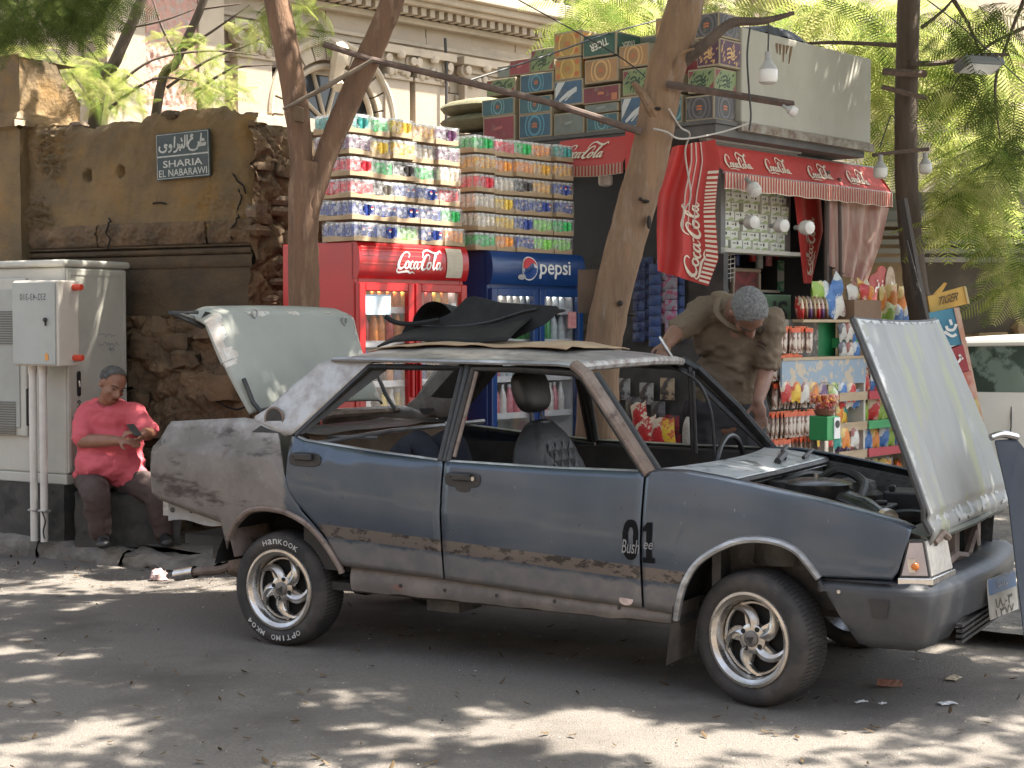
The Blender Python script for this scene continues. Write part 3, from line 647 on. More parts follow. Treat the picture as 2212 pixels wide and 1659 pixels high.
    # inner wheel wells
    for cx_ in (1.217, -1.282):
        mb = MB(); P = [(cx_+.40*math.cos(a), .30+.40*math.sin(a)) for a in lin(.22, PI-.22, 14)]
        vs = [(x, sd*y, z) for y in (.42, .775) for x, z in P]; n = len(P)
        mb.add(vs, [(i, i+1, n+i+1, n+i) for i in range(n-1)]); mb.add([(x, sd*.42, z) for x, z in P]+[(cx_, sd*.42, .385)], [(i, i+1, n) for i in range(n-1)])
        mb.build('wheel_well', mat('well_black', (.012, .012, .012), .9), car)
    # handles
    for nm, x0, x1, z0, par in (('door_handle', -.275, -.095, .888, fd), ('door_handle', -1.172, -.988, .943, rd)):
        yb = sd*(Wd((x0+x1)/2, z0)); mb = MB(); xm = (x0+x1)/2
        mb.prism([(xm+.095*math.copysign(abs(math.cos(a))**.5, math.cos(a)), z0+(.036)*math.copysign(abs(math.sin(a))**.6, math.sin(a))) for a in [2*PI*k/20 for k in range(20)]], yb-.002, yb+sd*.012)
        h = mb.build(nm, blackpl, par, bevel=.004)
        mb = MB(); mb.bb((x0+.045, yb+sd*.012, z0-.004), (x1-.04, yb+sd*.034, z0+.03)); mb.bb((x0+.03, yb+sd*.012, z0+.012), (x0+.05, yb+sd*.03, z0+.03)); mb.build('handle_grip', blackpl, h, bevel=.006)
        if par is fd:
            mb = MB(); mb.tube([(x1-.03, yb+sd*.012, z0+.008), (x1-.03, yb+sd*.022, z0+.008)], .010, 12); mb.build('door_lock', chrome, h)
            mb = MB(); mb.lathe([(.045, 0), (.04, .01), (0, .012)], 14, T(xm+.005, yb+sd*.003, z0-.035) @ RX(PI/2*(-sd)), sy=1); mb.build('handle_recess', blackpl, h)
# roof
RZC = [(-1.07, 1.432), (-1.0, 1.462), (-.9, 1.485), (-.55, 1.503), (-.1, 1.492), (.2, 1.462), (.33, 1.435), (.375, 1.415)]
def roof(a, b):
    y = lerp(-1, 1, b); x = lerp(-1.07, .375-.10*abs(y)**2.5, a); z = interp(RZC, x)
    e = abs(y); zz = lerp(z, 1.425, e**3.2) if z > 1.425 else z
    return (x, y*(.598), zz+.003*nz((x*4, y*4, 0)))
mb = MB(); mb.grid(roof, 40, 30); rf = mb.build('roof', bare, car, smooth=True, angle=60); rf.modifiers.new('s', 'SOLIDIFY').thickness = .012
for sd in (-1, 1):
    mb = MB(); mb.tube([(-1.06, sd*.598, 1.425), (-.98, sd*.603, 1.428), (-.3, sd*.606, 1.422), (.2, sd*.606, 1.418), (.33, sd*.595, 1.405)], .011, 6); mb.build('rain_gutter', bare, rf)
mb = MB(); mb.tube([(.30, -.58, 1.405), (.385, -.3, 1.418), (.405, 0, 1.423), (.385, .3, 1.418), (.30, .58, 1.405)], .022, 8); mb.build('screen_header', mat('flaking_paint', (.45, .43, .41), .5, .2, c2=(.2, .15, .12), ns=25), car, smooth=True)
mb = MB(); mb.tube([(-1.06, -.57, 1.41), (-1.09, 0, 1.43), (-1.06, .57, 1.41)], .02, 8); mb.build('rear_header', blackrub, car, smooth=True)
mb = MB(); mb.grid(lambda a, b: (lerp(-1.02, .30, a), lerp(-.56, .56, b), interp(RZC, lerp(-1.02, .3, a))-.03-.05*abs(2*b-1)**3), 10, 10); mb.build('headlining', interior, car)
# body tub, floor, bulkheads
mb = MB(); mb.bb((-1.0, -.70, .30), (.86, .70, .34)); mb.bb((-2.0, -.62, .45), (-1.0, .62, .5)); mb.build('floor_pan', interior, car)
mb = MB(); mb.bb((-2.0, -.40, .34), (1.75, -.34, .42)); mb.bb((-2.0, .34, .34), (1.75, .40, .42)); mb.tube([(-1.282, -.6, .27), (-1.282, .6, .27)], .05, 10); mb.ball((-1.282, 0, .27), .13, 12); mb.tube([(-1.2, 0, .27), (.6, 0, .36)], .035, 8); mb.build('chassis_rail', engm, car)
mb = MB(); mb.grid(lambda a, b: (-2.105+.05*(abs(2*b-1))**3+.02*math.sin(a*PI), lerp(-.74, .74, b), lerp(.69, 1.0, a)), 6, 12); mb.build('rear_panel', primer, car, smooth=True)
for sd in (-1, 1):
    mb = MB(); mb.grid(lambda a, b: (lerp(-2.035, -1.575, a), sd*(Wd(lerp(-2.03, -1.58, a), .6)-.03), lerp(lerp(.575, .585, a)+.012*math.sin(a*PI*2.2), lerp(.70, .615, a), b)), 10, 4); vl = mb.build('rear_valance', mat('valance_grey', (.34, .335, .32), .7, .1, c2=(.22, .2, .19), ns=6), car, smooth=True)
    for x, r_ in ((-2.0, .014), (-1.86, .008), (-1.66, .008)):
        mb = MB(); y = sd*(Wd(x, .6)-.026); mb.tube([(x, y, .635), (x, y+sd*.003, .635)], r_, 8); mb.build('bolt_hole', blackpl, vl)
mb = MB(); mb.bb((-2.08, -.70, .60), (-2.03, .70, .72)); mb.build('rear_crossmember', bare, car)
# parcel shelf, rear bench, exposed struts
mb = MB(); mb.grid(lambda a, b: (lerp(-1.55, -1.12, a), lerp(-.66, .66, b), 1.055+.02*nz((a*4, b*6, 0))), 6, 12); mb.build('parcel_shelf', blackrub, car)
mb = MB(); mb.tube([(-1.18, -.66, 1.0), (-.98, -.2, 1.05), (-.9, .6, 1.06)], .013, 6); mb.tube([(-1.3, -.62, 1.04), (-1.0, -.3, 1.02)], .01, 6); mb.build('shelf_brace', bare, car)
mb = MB(); mb.grid(lambda a, b: (lerp(-1.18, -1.0, b)+.04*math.sin(a*9)*b*(1-b), lerp(-.64, .64, a), lerp(1.05, .62, b)+.01*nz((a*9, b*5, 1))), 30, 10); mb.build('rear_seat_back', mat('brown_trim_board', (.15, .09, .06), .85, c2=(.22, .15, .10), ns=4, bump=.3), car, smooth=True)
mb = MB(); mb.grid(lambda a, b: (lerp(-1.0, -.5, b), lerp(-.62, .62, a), .62+.05*math.sin(PI*b)), 12, 6); mb.build('rear_seat', interior, car, smooth=True)
# front seats: padded backrest with quilted centre, headrest on posts
leather = mat('dark_leatherette', (.012, .0115, .011), .5, c2=(.02, .019, .018), ns=14, bump=.15)
for y in (-.33, .33):
    if y > 0: continue
    sm = T(.13, y, .42) @ RY(rad(-14))
    mb = MB()
    def sb(a, b):
        t = 2*PI*a; e = .5+.5*math.cos(b*0); w = .235*(1-.62*max(0, (b-.62)/.38)**2.6); d = (.075+.03*math.sin(PI*b))*(1-.45*max(0, (b-.8)/.2)**2)
        ct, st = math.cos(t), math.sin(t)
        return (d*math.copysign(abs(ct)**.5, ct), w*math.copysign(abs(st)**.6, st), b*.73)
    mb.grid(sb, 28, 20); mb.ball((0, 0, .725), 1, 14, sc=(.05, .1, .02)); s_ = mb.build('front_seat_backrest', leather, car, smooth=True, M=sm)
    for k in range(9):
        for j in range(4):
            if k % 2 and j == 3: continue
            mb = MB(); q = .032
            yy = -.105+.07*j+(.035 if k % 2 else 0); zz = .18+.05*k
            dz_ = .075+.03*math.sin(PI*zz/.73)+.001; mb.add([(dz_, yy, zz-.046), (dz_, yy+.033, zz), (dz_, yy, zz+.046), (dz_, yy-.033, zz), (dz_+.009, yy, zz)], [(0, 1, 4), (1, 2, 4), (2, 3, 4), (3, 0, 4)]); mb.build('quilted_diamond', leather, s_)
    for k in (-1, 1):
        mb = MB(); mb.tube([(.02, k*.16, .10), (.075, k*.175, .3), (.07, k*.155, .5), (.05, k*.11, .66)], [.045, .05, .04, .02], 8); mb.build('side_bolster', leather, s_, smooth=True)
    mb = MB(); mb.tube([(0, -.05, .7), (0, -.05, .84)], .007, 6); mb.tube([(0, .05, .7), (0, .05, .84)], .007, 6); mb.build('headrest_post', MATS['black_plastic'], s_)
    mb = MB(); mb.ball((.0, 0, .0), 1, 24); q_ = lambda c, e: math.copysign(abs(c)**e, c); mb.v = [(.05*q_(p[0], .8), .148*q_(p[1], .62)*(1+.08*p[2]), .885+.105*q_(p[2], .68)) for p in mb.v]; mb.build('headrest', leather, s_, smooth=True)
    mb = MB(); mb.ball((.39, y, .48), 1, 16, sc=(.29, .25, .1)); mb.build('front_seat_cushion', leather, car, smooth=True)
mb = MB(); mb.tube(spline([(.66, .36+.19*math.cos(a), .86+.19*math.sin(a)) for a in lin(0, 2*PI, 16)], 2), .014, 8); mb.tube([(.66, .20, .86), (.66, .52, .86)], .012, 6); mb.tube([(.67, .36, .86), (.8, .36, .8)], .03, 8); mb.build('steering_wheel', blackpl, car, smooth=True)
mb = MB(); mb.bb((.62, -.66, .70), (.80, .66, .90)); mb.tube([(.3, -.45, .90), (.42, -.5, .93), (.44, -.6, .93)], .016, 8); mb.build('dashboard_frame', interior, car, bevel=.02)
mb = MB(); mb.tube(spline([(.52, .5, .93), (.50, .5, 1.15), (.44, .48, 1.3), (.36, .44, 1.36)], 4), .008, 6); mb.tube([(.38, .55, .94), (.36, .55, 1.38)], .012, 6); mb.tube([(.41, .52, .94), (.39, .52, 1.36)], .009, 6); mb.build('hanging_cable', blackrub, car)
# cowl and engine bay
def cow(a, b):
    y = lerp(-.735, .735, b); x0 = .70+.10*(1-(y/.735)**2); x1 = 1.06; x = lerp(x0, x1, a)
    return (x, y, lerp(.968, .926, a)+.012*math.sin(a*PI)-(.03 if a > .97 else 0))
mb = MB(); mb.grid(cow, 14, 24); cw = mb.build('cowl_panel', mat('scuffed_cowl', (.58, .60, .62), .35, .35, c2=(.30, .32, .34), ns=12, nlo=.5, nhi=.6, bump=.2, c3=(.12, .13, .14), ns3=3, lo3=.6, hi3=.64), car, smooth=True)
mb = MB(); mb.tube([(.98, .25, .958), (.9, .45, .975), (.86, .62, .985)], .012, 6); mb.tube([(1.0, .1, .955), (.96, .3, .97)], .018, 6); mb.tube([(1.04, .35, .955), (.98, .66, .97)], .01, 6); mb.build('wiper_arm', blackpl, cw)
mb = MB(); mb.bb((1.0, -.70, .45), (1.04, .70, .90)); mb.tube([(1.05, -.68, .915), (1.07, 0, .918), (1.05, .68, .915)], .016, 6); fw = mb.build('bulkhead', engm, car)
mb = MB(); mb.bb((1.045, -.60, .74), (1.055, -.36, .87)); mb.bb((1.05, -.28, .62), (1.075, .1, .84)); mb.bb((1.05, -.18, .85), (1.14, -.10, .89)); mb.build('bulkhead_bracket', blackrub, car, bevel=.006)
for sd in (-1, 1):
    mb = MB(); mb.grid(lambda a, b: (lerp(1.04, 1.88, a), sd*(.66-.1*b), lerp(interp([(1.04, .925), (1.49, .855), (1.88, .75)], lerp(1.04, 1.88, a)), .4, b)), 12, 6); mb.build('inner_wing', engm, car, smooth=True)
    mb = MB(); mb.lathe([(.13, .0), (.13, .2), (.10, .22), (.09, .26), (.04, .275), (0, .275)], 20, T(1.25, sd*.52, .58)); mb.build('strut_tower', engm, car, smooth=True)
mb = MB(); mb.bb((1.08, -.25, .42), (1.6, .25, .70)); mb.bb((1.15, -.02, .70), (1.55, .2, .78)); 
for k in range(4): mb.tube([(1.2+.1*k, .09, .78), (1.2+.1*k, .09, .80)], .03, 8)
mb.build('engine_block', engm, car, bevel=.02)
mb = MB(); mb.lathe([(0, .862), (.03, .868), (.13, .858), (.165, .845), (.168, .80), (.16, .775), (.11, .76)], 28, T(1.24, -.05, .035)); mb.tube(spline([(1.36, -.09, .83), (1.5, -.16, .80), (1.62, -.26, .765)], 4), [.06]*5+[.05, .045, .04, .038], 10, flat=.6); af = mb.build('air_filter', mat('black_enamel', (.02, .02, .021), .25, c2=(.045, .043, .04), ns=10), car, smooth=True)
mb = MB(); mb.tube([(1.24, -.05, .90), (1.24, -.05, .92)], .012, 8); mb.tube([(1.62, -.26, .765), (1.645, -.285, .76)], .045, 12); mb.build('filter_clamp', chrome, af)
mb = MB()
for P, r_ in (([(1.1, .2, .8), (1.2, .35, .9), (1.35, .3, .86), (1.4, .1, .8)], .022), ([(1.5, -.35, .72), (1.65, -.1, .76), (1.78, .1, .72)], .028), ([(1.3, -.45, .72), (1.6, -.5, .71), (1.8, -.4, .70)], .016), ([(1.06, -.1, .86), (1.12, .1, .9), (1.1, .45, .87)], .014), ([(1.55, .2, .7), (1.7, .35, .76), (1.8, .3, .7)], .03), ([(1.1, -.3, .74), (1.16, -.36, .8), (1.12, -.45, .84)], .012)):
    mb.tube(spline(P, 6), r_, 8)
mb.build('rubber_hose', blackrub, car, smooth=True)
mb = MB(); mb.bb((1.45, .28, .62), (1.68, .52, .82)); mb.bb((1.47, .3, .82), (1.5, .33, .85)); mb.build('battery', blackpl, car, bevel=.008)
mb = MB(); mb.bb((1.70, -.45, .36), (1.76, .45, .70)); mb.build('radiator', engm, car)
mb = MB(); mb.grid(lambda a, b: (lerp(1.76, 1.90, a), lerp(-.70, .70, b), lerp(.745, .735, a)), 3, 12); mb.tube([(1.9, -.68, .735), (1.93, 0, .735), (1.9, .68, .735)], .016, 6)
mb.build('slam_panel', mat('olive_panel', (.085, .095, .075), .6, c2=(.13, .13, .10), ns=6), car)
mb = MB(); mb.bb((1.80, .40, .52), (1.86, .46, .73)); mb.bb((1.82, -.06, .5), (1.87, .02, .74)); mb.tube([(1.87, .15, .56), (1.88, .25, .66), (1.86, .36, .6)], .02, 6); mb.tube([(1.86, -.3, .56), (1.88, -.1, .6), (1.88, .1, .57)], .022, 6); mb.build('front_support', rustm, car)
# bonnet standing on its front hinge
def bon(a, b):     # a across y, b from hinge up
    y = lerp(-.69, .69, a); ed = abs(2*a-1)
    x = lerp(1.935, 1.575, b)+.05*(1-ed**2)*b-.035*(1-ed*ed)*(1-b)+.012*math.sin(b*PI); z = lerp(.735, 1.62, b)-.035*(1-ed**2)*max(0, b-.6)
    if b < .12: k = (1-b/.12); x += .0+.05*k*(1-.5*ed)-.02; z -= .02*k; 
    if b < .05: x -= .05*(1-b/.05)
    if abs(a-.19) < .012 or abs(a-.81) < .012: x += .008
    return (x+.025, y*(1-.06*b**2)*(1-(.035*(1-b/.1)**2 if b < .1 else 0)), z)
def bonnetmat():
    m = mat('bonnet_primer', (.185, .188, .182), .50, .12, c2=(.225, .228, .22), ns=2.5, bump=.05, bs=20, c3=(.235, .245, .15), ns3=3.0, lo3=.52, hi3=.64, stretch=(1, 2.6, .8))  # yellow-green mottling puts reflected foliage into the bonnet colour
    nt = m.node_tree; L = nt.links.new; N = nt.nodes.new; b = nt.nodes['Principled BSDF']
    return m
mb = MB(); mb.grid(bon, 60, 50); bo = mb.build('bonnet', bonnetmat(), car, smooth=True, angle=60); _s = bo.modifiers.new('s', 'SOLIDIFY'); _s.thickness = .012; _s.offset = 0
lime_p = mat('lime_foliage_reflection', (.34, .37, .16), .5, .1, c2=(.40, .41, .26), ns=9)
# patches laid on a panel; the lime tint stands for reflected foliage
def patch(nm, poly_fn, m_, par, n=44, m=60, off=.010):
    mb = MB(); vs = {}; fs = []
    for j in range(m+1):
        for i in range(n+1):
            p = bon(i/n, j/m); vs[(i, j)] = (p[0]+off, p[1], p[2]+off*.3)
    idx = {}; out = []
    for j in range(m):
        for i in range(n):
            if poly_fn((i+.5)/n, (j+.5)/m):
                q = []
                for c in ((i, j), (i+1, j), (i+1, j+1), (i, j+1)):
                    if c not in idx: idx[c] = len(out); out.append(vs[c])
                    q.append(idx[c])
                fs.append(tuple(q))
    mb.add(out, fs); return mb.build(nm, m_, par, smooth=True)
def limepoly(a, b):
    n_ = nz((a*14, b*5, 2), 1, 4)+.7*nz((a*40, b*13, 7), 1, 3); s_ = 0
    for ca, cb, ra, rb in ((.16, .28, .18, .26), (.40, .45, .16, .24), (.62, .28, .16, .16), (.3, .15, .2, .12), (.75, .42, .1, .12)):
        s_ = max(s_, 1-math.hypot((a-ca)/ra, (b-cb)/rb))
    return s_*1.1+n_*.55 > .22
def edgepoly(a, b):
    n_ = nz((a*22, b*22, 5), 1, 4); return (a < .022+.03*n_ and b > .1) or (b > .992+.02*n_) or (b < .10+.06*n_ and nz((a*9, b*14, 1), 1, 3) > .2)
patch('scuffed_edge', edgepoly, mat('scuffed_silver', (.36, .36, .35), .45, .3, c2=(.27, .27, .26), ns=20), bo, 120, 150, .0070)
mb = MB(); mb.tube([tuple(Vector(bon(.0, t/20))+Vector((-.012, -.006, 0))) for t in range(1, 21)], .012, 6); mb.tube([tuple(Vector(bon(t/20, 1.0))+Vector((-.012, 0, .0))) for t in range(21)], .012, 6); mb.tube([tuple(Vector(bon(1., t/20))+Vector((-.012, .006, 0))) for t in range(1, 21)], .012, 6); mb.build('bonnet_seam', blackrub, bo)
mb = MB(); mb.tube([(1.925, -.62, .72), (1.94, -.55, .755), (1.95, -.5, .73)], .016, 6); mb.build('bonnet_hinge', rustm, bo)
# boot lid raised
def boot(a, b):    # a across, b from hinge up and back
    y = lerp(-.67, .66, a); ed = abs(2*a-1)
    x = lerp(-1.55, -1.80, b)+.03*math.sin(PI*a)*b-.02*math.sin(PI*b)-(.08*(1-ed**2))*0; z = lerp(1.16, 1.68, b)+.012*(1-ed**2)
    if b > .93: x -= .10*(b-.93)/.07; z += .004
    k = max(0, ed-.84)/.16; 
    return (x-.03*k*k, y*(1-.10*(1-b)), z-.045*k*k*(1 if b > .5 else .5))
mb = MB(); mb.grid(boot, 50, 40); bl = mb.build('boot_lid', mat('boot_primer', (.29, .30, .27), .62, 0, c2=(.335, .34, .31), ns=2, bump=.05, bs=15), car, smooth=True, angle=60); _s = bl.modifiers.new('s', 'SOLIDIFY'); _s.thickness = .012; _s.offset = 0
mb = MB()
def bpatch(nm, fn, m_):
    global bon
    _b = bon; bon = lambda a, b: tuple(Vector(boot(a, b))+Vector((.0, 0, .0))); o = patch(nm, fn, m_, bl, 130, 110, .0070); bon = _b; return o
bpatch('peeled_edge', lambda a, b: b > .955-.10*max(0, nz((a*11, 3, 1), 1, 4))-.05*(abs(a-.28) < .035) or (a < .05+.05*nz((b*8, 2, 0), 1, 4) and b > .45) or (a > .94-.05*nz((b*9, 5, 0), 1, 4)), mat('bare_white_filler', (.62, .60, .56), .55, .1, c2=(.45, .38, .32), ns=14))
for aa, bb_ in ((.245, .93), (.86, .86)):
    c = Vector(boot(aa, bb_)); mb = MB(); mb.tube([tuple(c+Vector((.014, .0, .004))+Vector((0, .022*math.cos(t), .022*math.sin(t)))) for t in lin(0, 2*PI, 14)], .006, 6); mb.build('lid_bump_stop', bare, bl)
mb = MB(); mb.grid(lambda a, b: (-1.82-.05*b+.0, lerp(-.66, -.30, a), lerp(1.665-.05*a, 1.60, b)), 6, 3); mb.tube([(-1.83, -.70, 1.66), (-1.93, -.80, 1.66), (-1.88, -.6, 1.60)], [.012, .012, .03], 6); mb.build('lid_liner', blackrub, bl)
for sd in (-1, 1):
    mb = MB(); mb.tube([(-1.47, sd*.58, 1.1), (-1.56, sd*.6, 1.2), (-1.62, sd*.6, 1.32)], .012, 6); mb.build('lid_hinge', blackrub, car)
# boot opening lip
mb = MB(); mb.tube([(-2.06, -.66, 1.06), (-1.5, -.64, 1.10), (-1.47, 0, 1.11), (-1.5, .64, 1.10), (-2.06, .66, 1.06)], .018, 6); mb.build('boot_lip', rustm, car)
# headlights
glassl = mat('clear_lamp_lens', (.36, .345, .32), .15, c2=(.45, .43, .39), ns=30, bump=.15, bs=60)
for sd in (-1,):
    y0, y1 = sd*.755, sd*.715
    mb = MB(); A = [(1.825, y0+sd*.01, .592), (1.853, y0-sd*.01, .742), (1.905, y1, .742), (1.932, y1-sd*.0, .592)]
    B = [(1.95, sd*.43, .592), (1.928, sd*.45, .735)]
    back = [(1.8, sd*.70, .592), (1.82, sd*.68, .74), (1.86, sd*.43, .735), (1.86, sd*.43, .592)]
    mb.add(A+B+back, [(0, 3, 2, 1), (3, 4, 5, 2), (0, 1, 7, 6), (1, 2, 5, 8, 7), (5, 4, 9, 8), (4, 3, 0, 6, 9)])
    hl = mb.build('headlight', blackpl, car)
    def lensq(q, inset=.012, out=.006):
        q = [Vector(p) for p in q]; c = sum(q, Vector())/4; nrm = (q[1]-q[0]).cross(q[2]-q[0]).normalized()
        if nrm.dot(Vector((1, sd*1, 0))) < 0: nrm = -nrm
        qi = [p+(c-p).normalized()*inset+nrm*out for p in q]; return qi, nrm
    q, nrm = lensq([A[0], A[3], A[2], A[1]]); mb = MB(); mb.add([p-nrm*.01 for p in q]+q, [(0, 1, 2, 3), (4, 5, 6, 7), (0, 1, 5, 4), (1, 2, 6, 5), (2, 3, 7, 6), (3, 0, 4, 7)]); il = mb.build('indicator_lens', mat('pinkish_indicator_lens', (.40, .33, .31), .25, c2=(.33, .28, .265), ns=14), hl)
    c = q[0]*.45+q[1]*.55; c = c+(q[2]-q[1])*.28+nrm*.004; mb = MB(); mb.ball(c, .018, 12, sc=(1, .7, 1)); mb.build('amber_bulb', mat('amber_glass', (.55, .16, .03), .15), il, smooth=True)
    cc = q[0]*.72+q[1]*.28+(q[3]-q[0])*.30+nrm*.003; mb = MB(); mb.box(cc, (.030, .004, .055)); mb.build('bulb_reflector', chrome, il)
    q, nrm = lensq([A[3], B[0], B[1], A[2]]); mb = MB(); mb.add([p-nrm*.01 for p in q]+q, [(0, 1, 2, 3), (4, 5, 6, 7), (0, 1, 5, 4), (1, 2, 6, 5), (2, 3, 7, 6), (3, 0, 4, 7)]); mb.build('headlamp_lens', glassl, hl)
    mb = MB(); mb.prism([(1.82, y0+sd*.016), (1.945, y1-sd*.0), (1.965, sd*.425), (1.86, sd*.43), (1.81, sd*.70)], .562, .592, ax=2); mb.build('chrome_strip', chrome, hl, bevel=.004)
# bumper: deep plastic wrap with shelf top
bmp = mat('bumper_plastic', (.030, .033, .040), .45, c2=(.05, .05, .052), ns=4, bump=.15, c3=(.085, .08, .075), ns3=2.4, lo3=.58, hi3=.75)
plan = [(1.50, -.80), (1.62, -.815), (1.82, -.805), (1.92, -.775), (1.965, -.70), (2.0, -.5), (2.03, -.2), (2.035, 0)]; plan = plan+[(x, -y) for x, y in reversed(plan[:-1])]
prof = [(-.16, .580), (-.035, .568), (-.006, .545), (0, .52), (-.010, .40), (-.038, .315), (-.08, .295)]
def bum(a, b):
    P = bum.P; q = a*(len(P)-1); k = min(int(q), len(P)-2); p = P[k].lerp(P[k+1], q-k); t = (P[min(k+1, len(P)-1)]-P[max(k-0, 0)]).normalized(); nrm = Vector((t.y, -t.x, 0)) 
    q2 = b*(len(prof)-1); j = min(int(q2), len(prof)-2); o, z = [lerp(prof[j][i], prof[j+1][i], q2-j) for i in (0, 1)]
    fr = 1 if abs(p.y) > .74 else 0
    if abs(p.y) < .62 and b > .75: o -= .02
    zz = z+(.05 if abs(p.y) < .45 and z < .4 else 0)*min(1, (.45-abs(p.y))/.08) if abs(p.y) < .45 else z
    # ends taper up to the arch
    if p.x < 1.68 and z < .5: zz = max(zz, .57-(p.x-1.50)*1.55)
    return (p.x+nrm.x*o*(.35 if p.x < 1.8 and b < .2 else 1), p.y+nrm.y*o*(.35 if p.x < 1.8 and b < .2 else 1), zz)
bum.P = spline([(x, y, 0) for x, y in plan], 4)
mb = MB(); mb.grid(bum, 90, 18); bu = mb.build('front_bumper', bmp, car, smooth=True, angle=50); bu.modifiers.new('s', 'SOLIDIFY').thickness = .006
mb = MB(); mb.add([(1.715, -.8155, .505), (1.80, -.8135, .505), (1.785, -.812, .43), (1.735, -.8125, .43)], [(0, 1, 2, 3)]); mb.build('bumper_vent', blackpl, bu)
mb = MB(); mb.tube([(1.595, -.822, .525), (1.595, -.812, .525)], .008, 8); mb.build('bumper_bolt', chrome, bu)
for k in range(4):
    mb = MB(); mb.bb((1.985, -.5, .30+.022*k), (2.012, .30, .312+.022*k)); mb.build('bumper_slat', blackrub, bu)
npl = Matrix.Translation((2.062, .0, .43)) @ RZ(rad(-8)) @ RY(rad(-6))
mb = MB(); mb.box((0, 0, 0), (.006, .33, .17)); np_ = mb.build('number_plate', mat('plate_white', (.62, .60, .55), .5, c2=(.5, .47, .42), ns=15), bu, M=npl)
mb = MB(); mb.box((.001, 0, .05), (.006, .32, .066)); mb.build('plate_blue_band', mat('plate_blue', (.03, .16, .40), .4), np_)
mb = MB(); text_into(mb, '\u0661\u0668.\u0660\u0663', .2, .045, lambda x, y: (.0045, x, y-.025), .01); text_into(mb, '\u0661 \u0663\u0667\u0667', .22, .04, lambda x, y: (.0045, x, y-.068), .01); 
mb.build('plate_characters', blackpl, np_, fixn=False)
mb = MB(); text_into(mb, '\ufe8e\ufebb\ufeae', .12, .04, lambda x, y: (.0055, x, y+.05), .006); mb.build('plate_heading', mat('white_paint', (.75, .75, .74), .5), np_, fixn=False)
# decals on the doors
dec = mat('black_decal', (.006, .006, .007), .85, spec=.15)
mb = MB()
def dmap(ox, oz, e=.011): return lambda x, y: (ox+x, -(Wd(ox+x, oz+y)+e), oz+y)
dm = dmap(.672, .672); n_ = 28; sq = lambda c: math.copysign(abs(c)**.75, c); mb.add([dm(rx*sq(math.cos(2*PI*k/n_)), rz_*sq(math.sin(2*PI*k/n_))) for rx, rz_ in ((.038, .0875), (.013, .055)) for k in range(n_)], [(k, (k+1) % n_, n_+(k+1) % n_, n_+k) for k in range(n_)]); mb.build('door_number', dec, bpy.data.objects['front_door'], fixn=False)
mb = MB(); dm = dmap(.757, .665); mb.add([dm(x, y) for x, y in ((-.012, -.065), (.014, -.065), (.014, .0875), (-.008, .0875), (-.012, .05), (-.028, -.0875), (.028, -.0875), (.028, -.065), (-.028, -.065), (-.028, .045), (-.028, .062))], [(0, 1, 2, 3, 4), (5, 6, 7, 8), (4, 3, 10, 9)]); mb.build('fender_number', dec, bpy.data.objects['front_fender'], fixn=False)
mb = MB(); text_into(mb, 'Bush', .085, .06, dmap(.672, .643, .0125), .004, .3); mb.build('door_script', mat('decal_grey', (.20, .20, .21), .5), bpy.data.objects['front_door'], fixn=False)
mb = MB(); text_into(mb, 'ee', .045, .03, dmap(.757, .652, .0125), .004, .3); mb.build('fender_script', MATS['decal_grey'], bpy.data.objects['front_fender'], fixn=False)
mb = MB(); mb.prism([(.64+.034*math.cos(a)*(1+.25*nz((math.cos(a)*2, math.sin(a)*2, 0))), .405+.024*math.sin(a)) for a in lin(0, 2*PI, 14)[:-1]], -(Wd(.64, .405)+.004), -(Wd(.64, .405)+.006)); mb.build('sticker_remnant', mat('faded_sticker', (.55, .42, .37), .7, c2=(.35, .28, .25), ns=40), bpy.data.objects['front_door'])
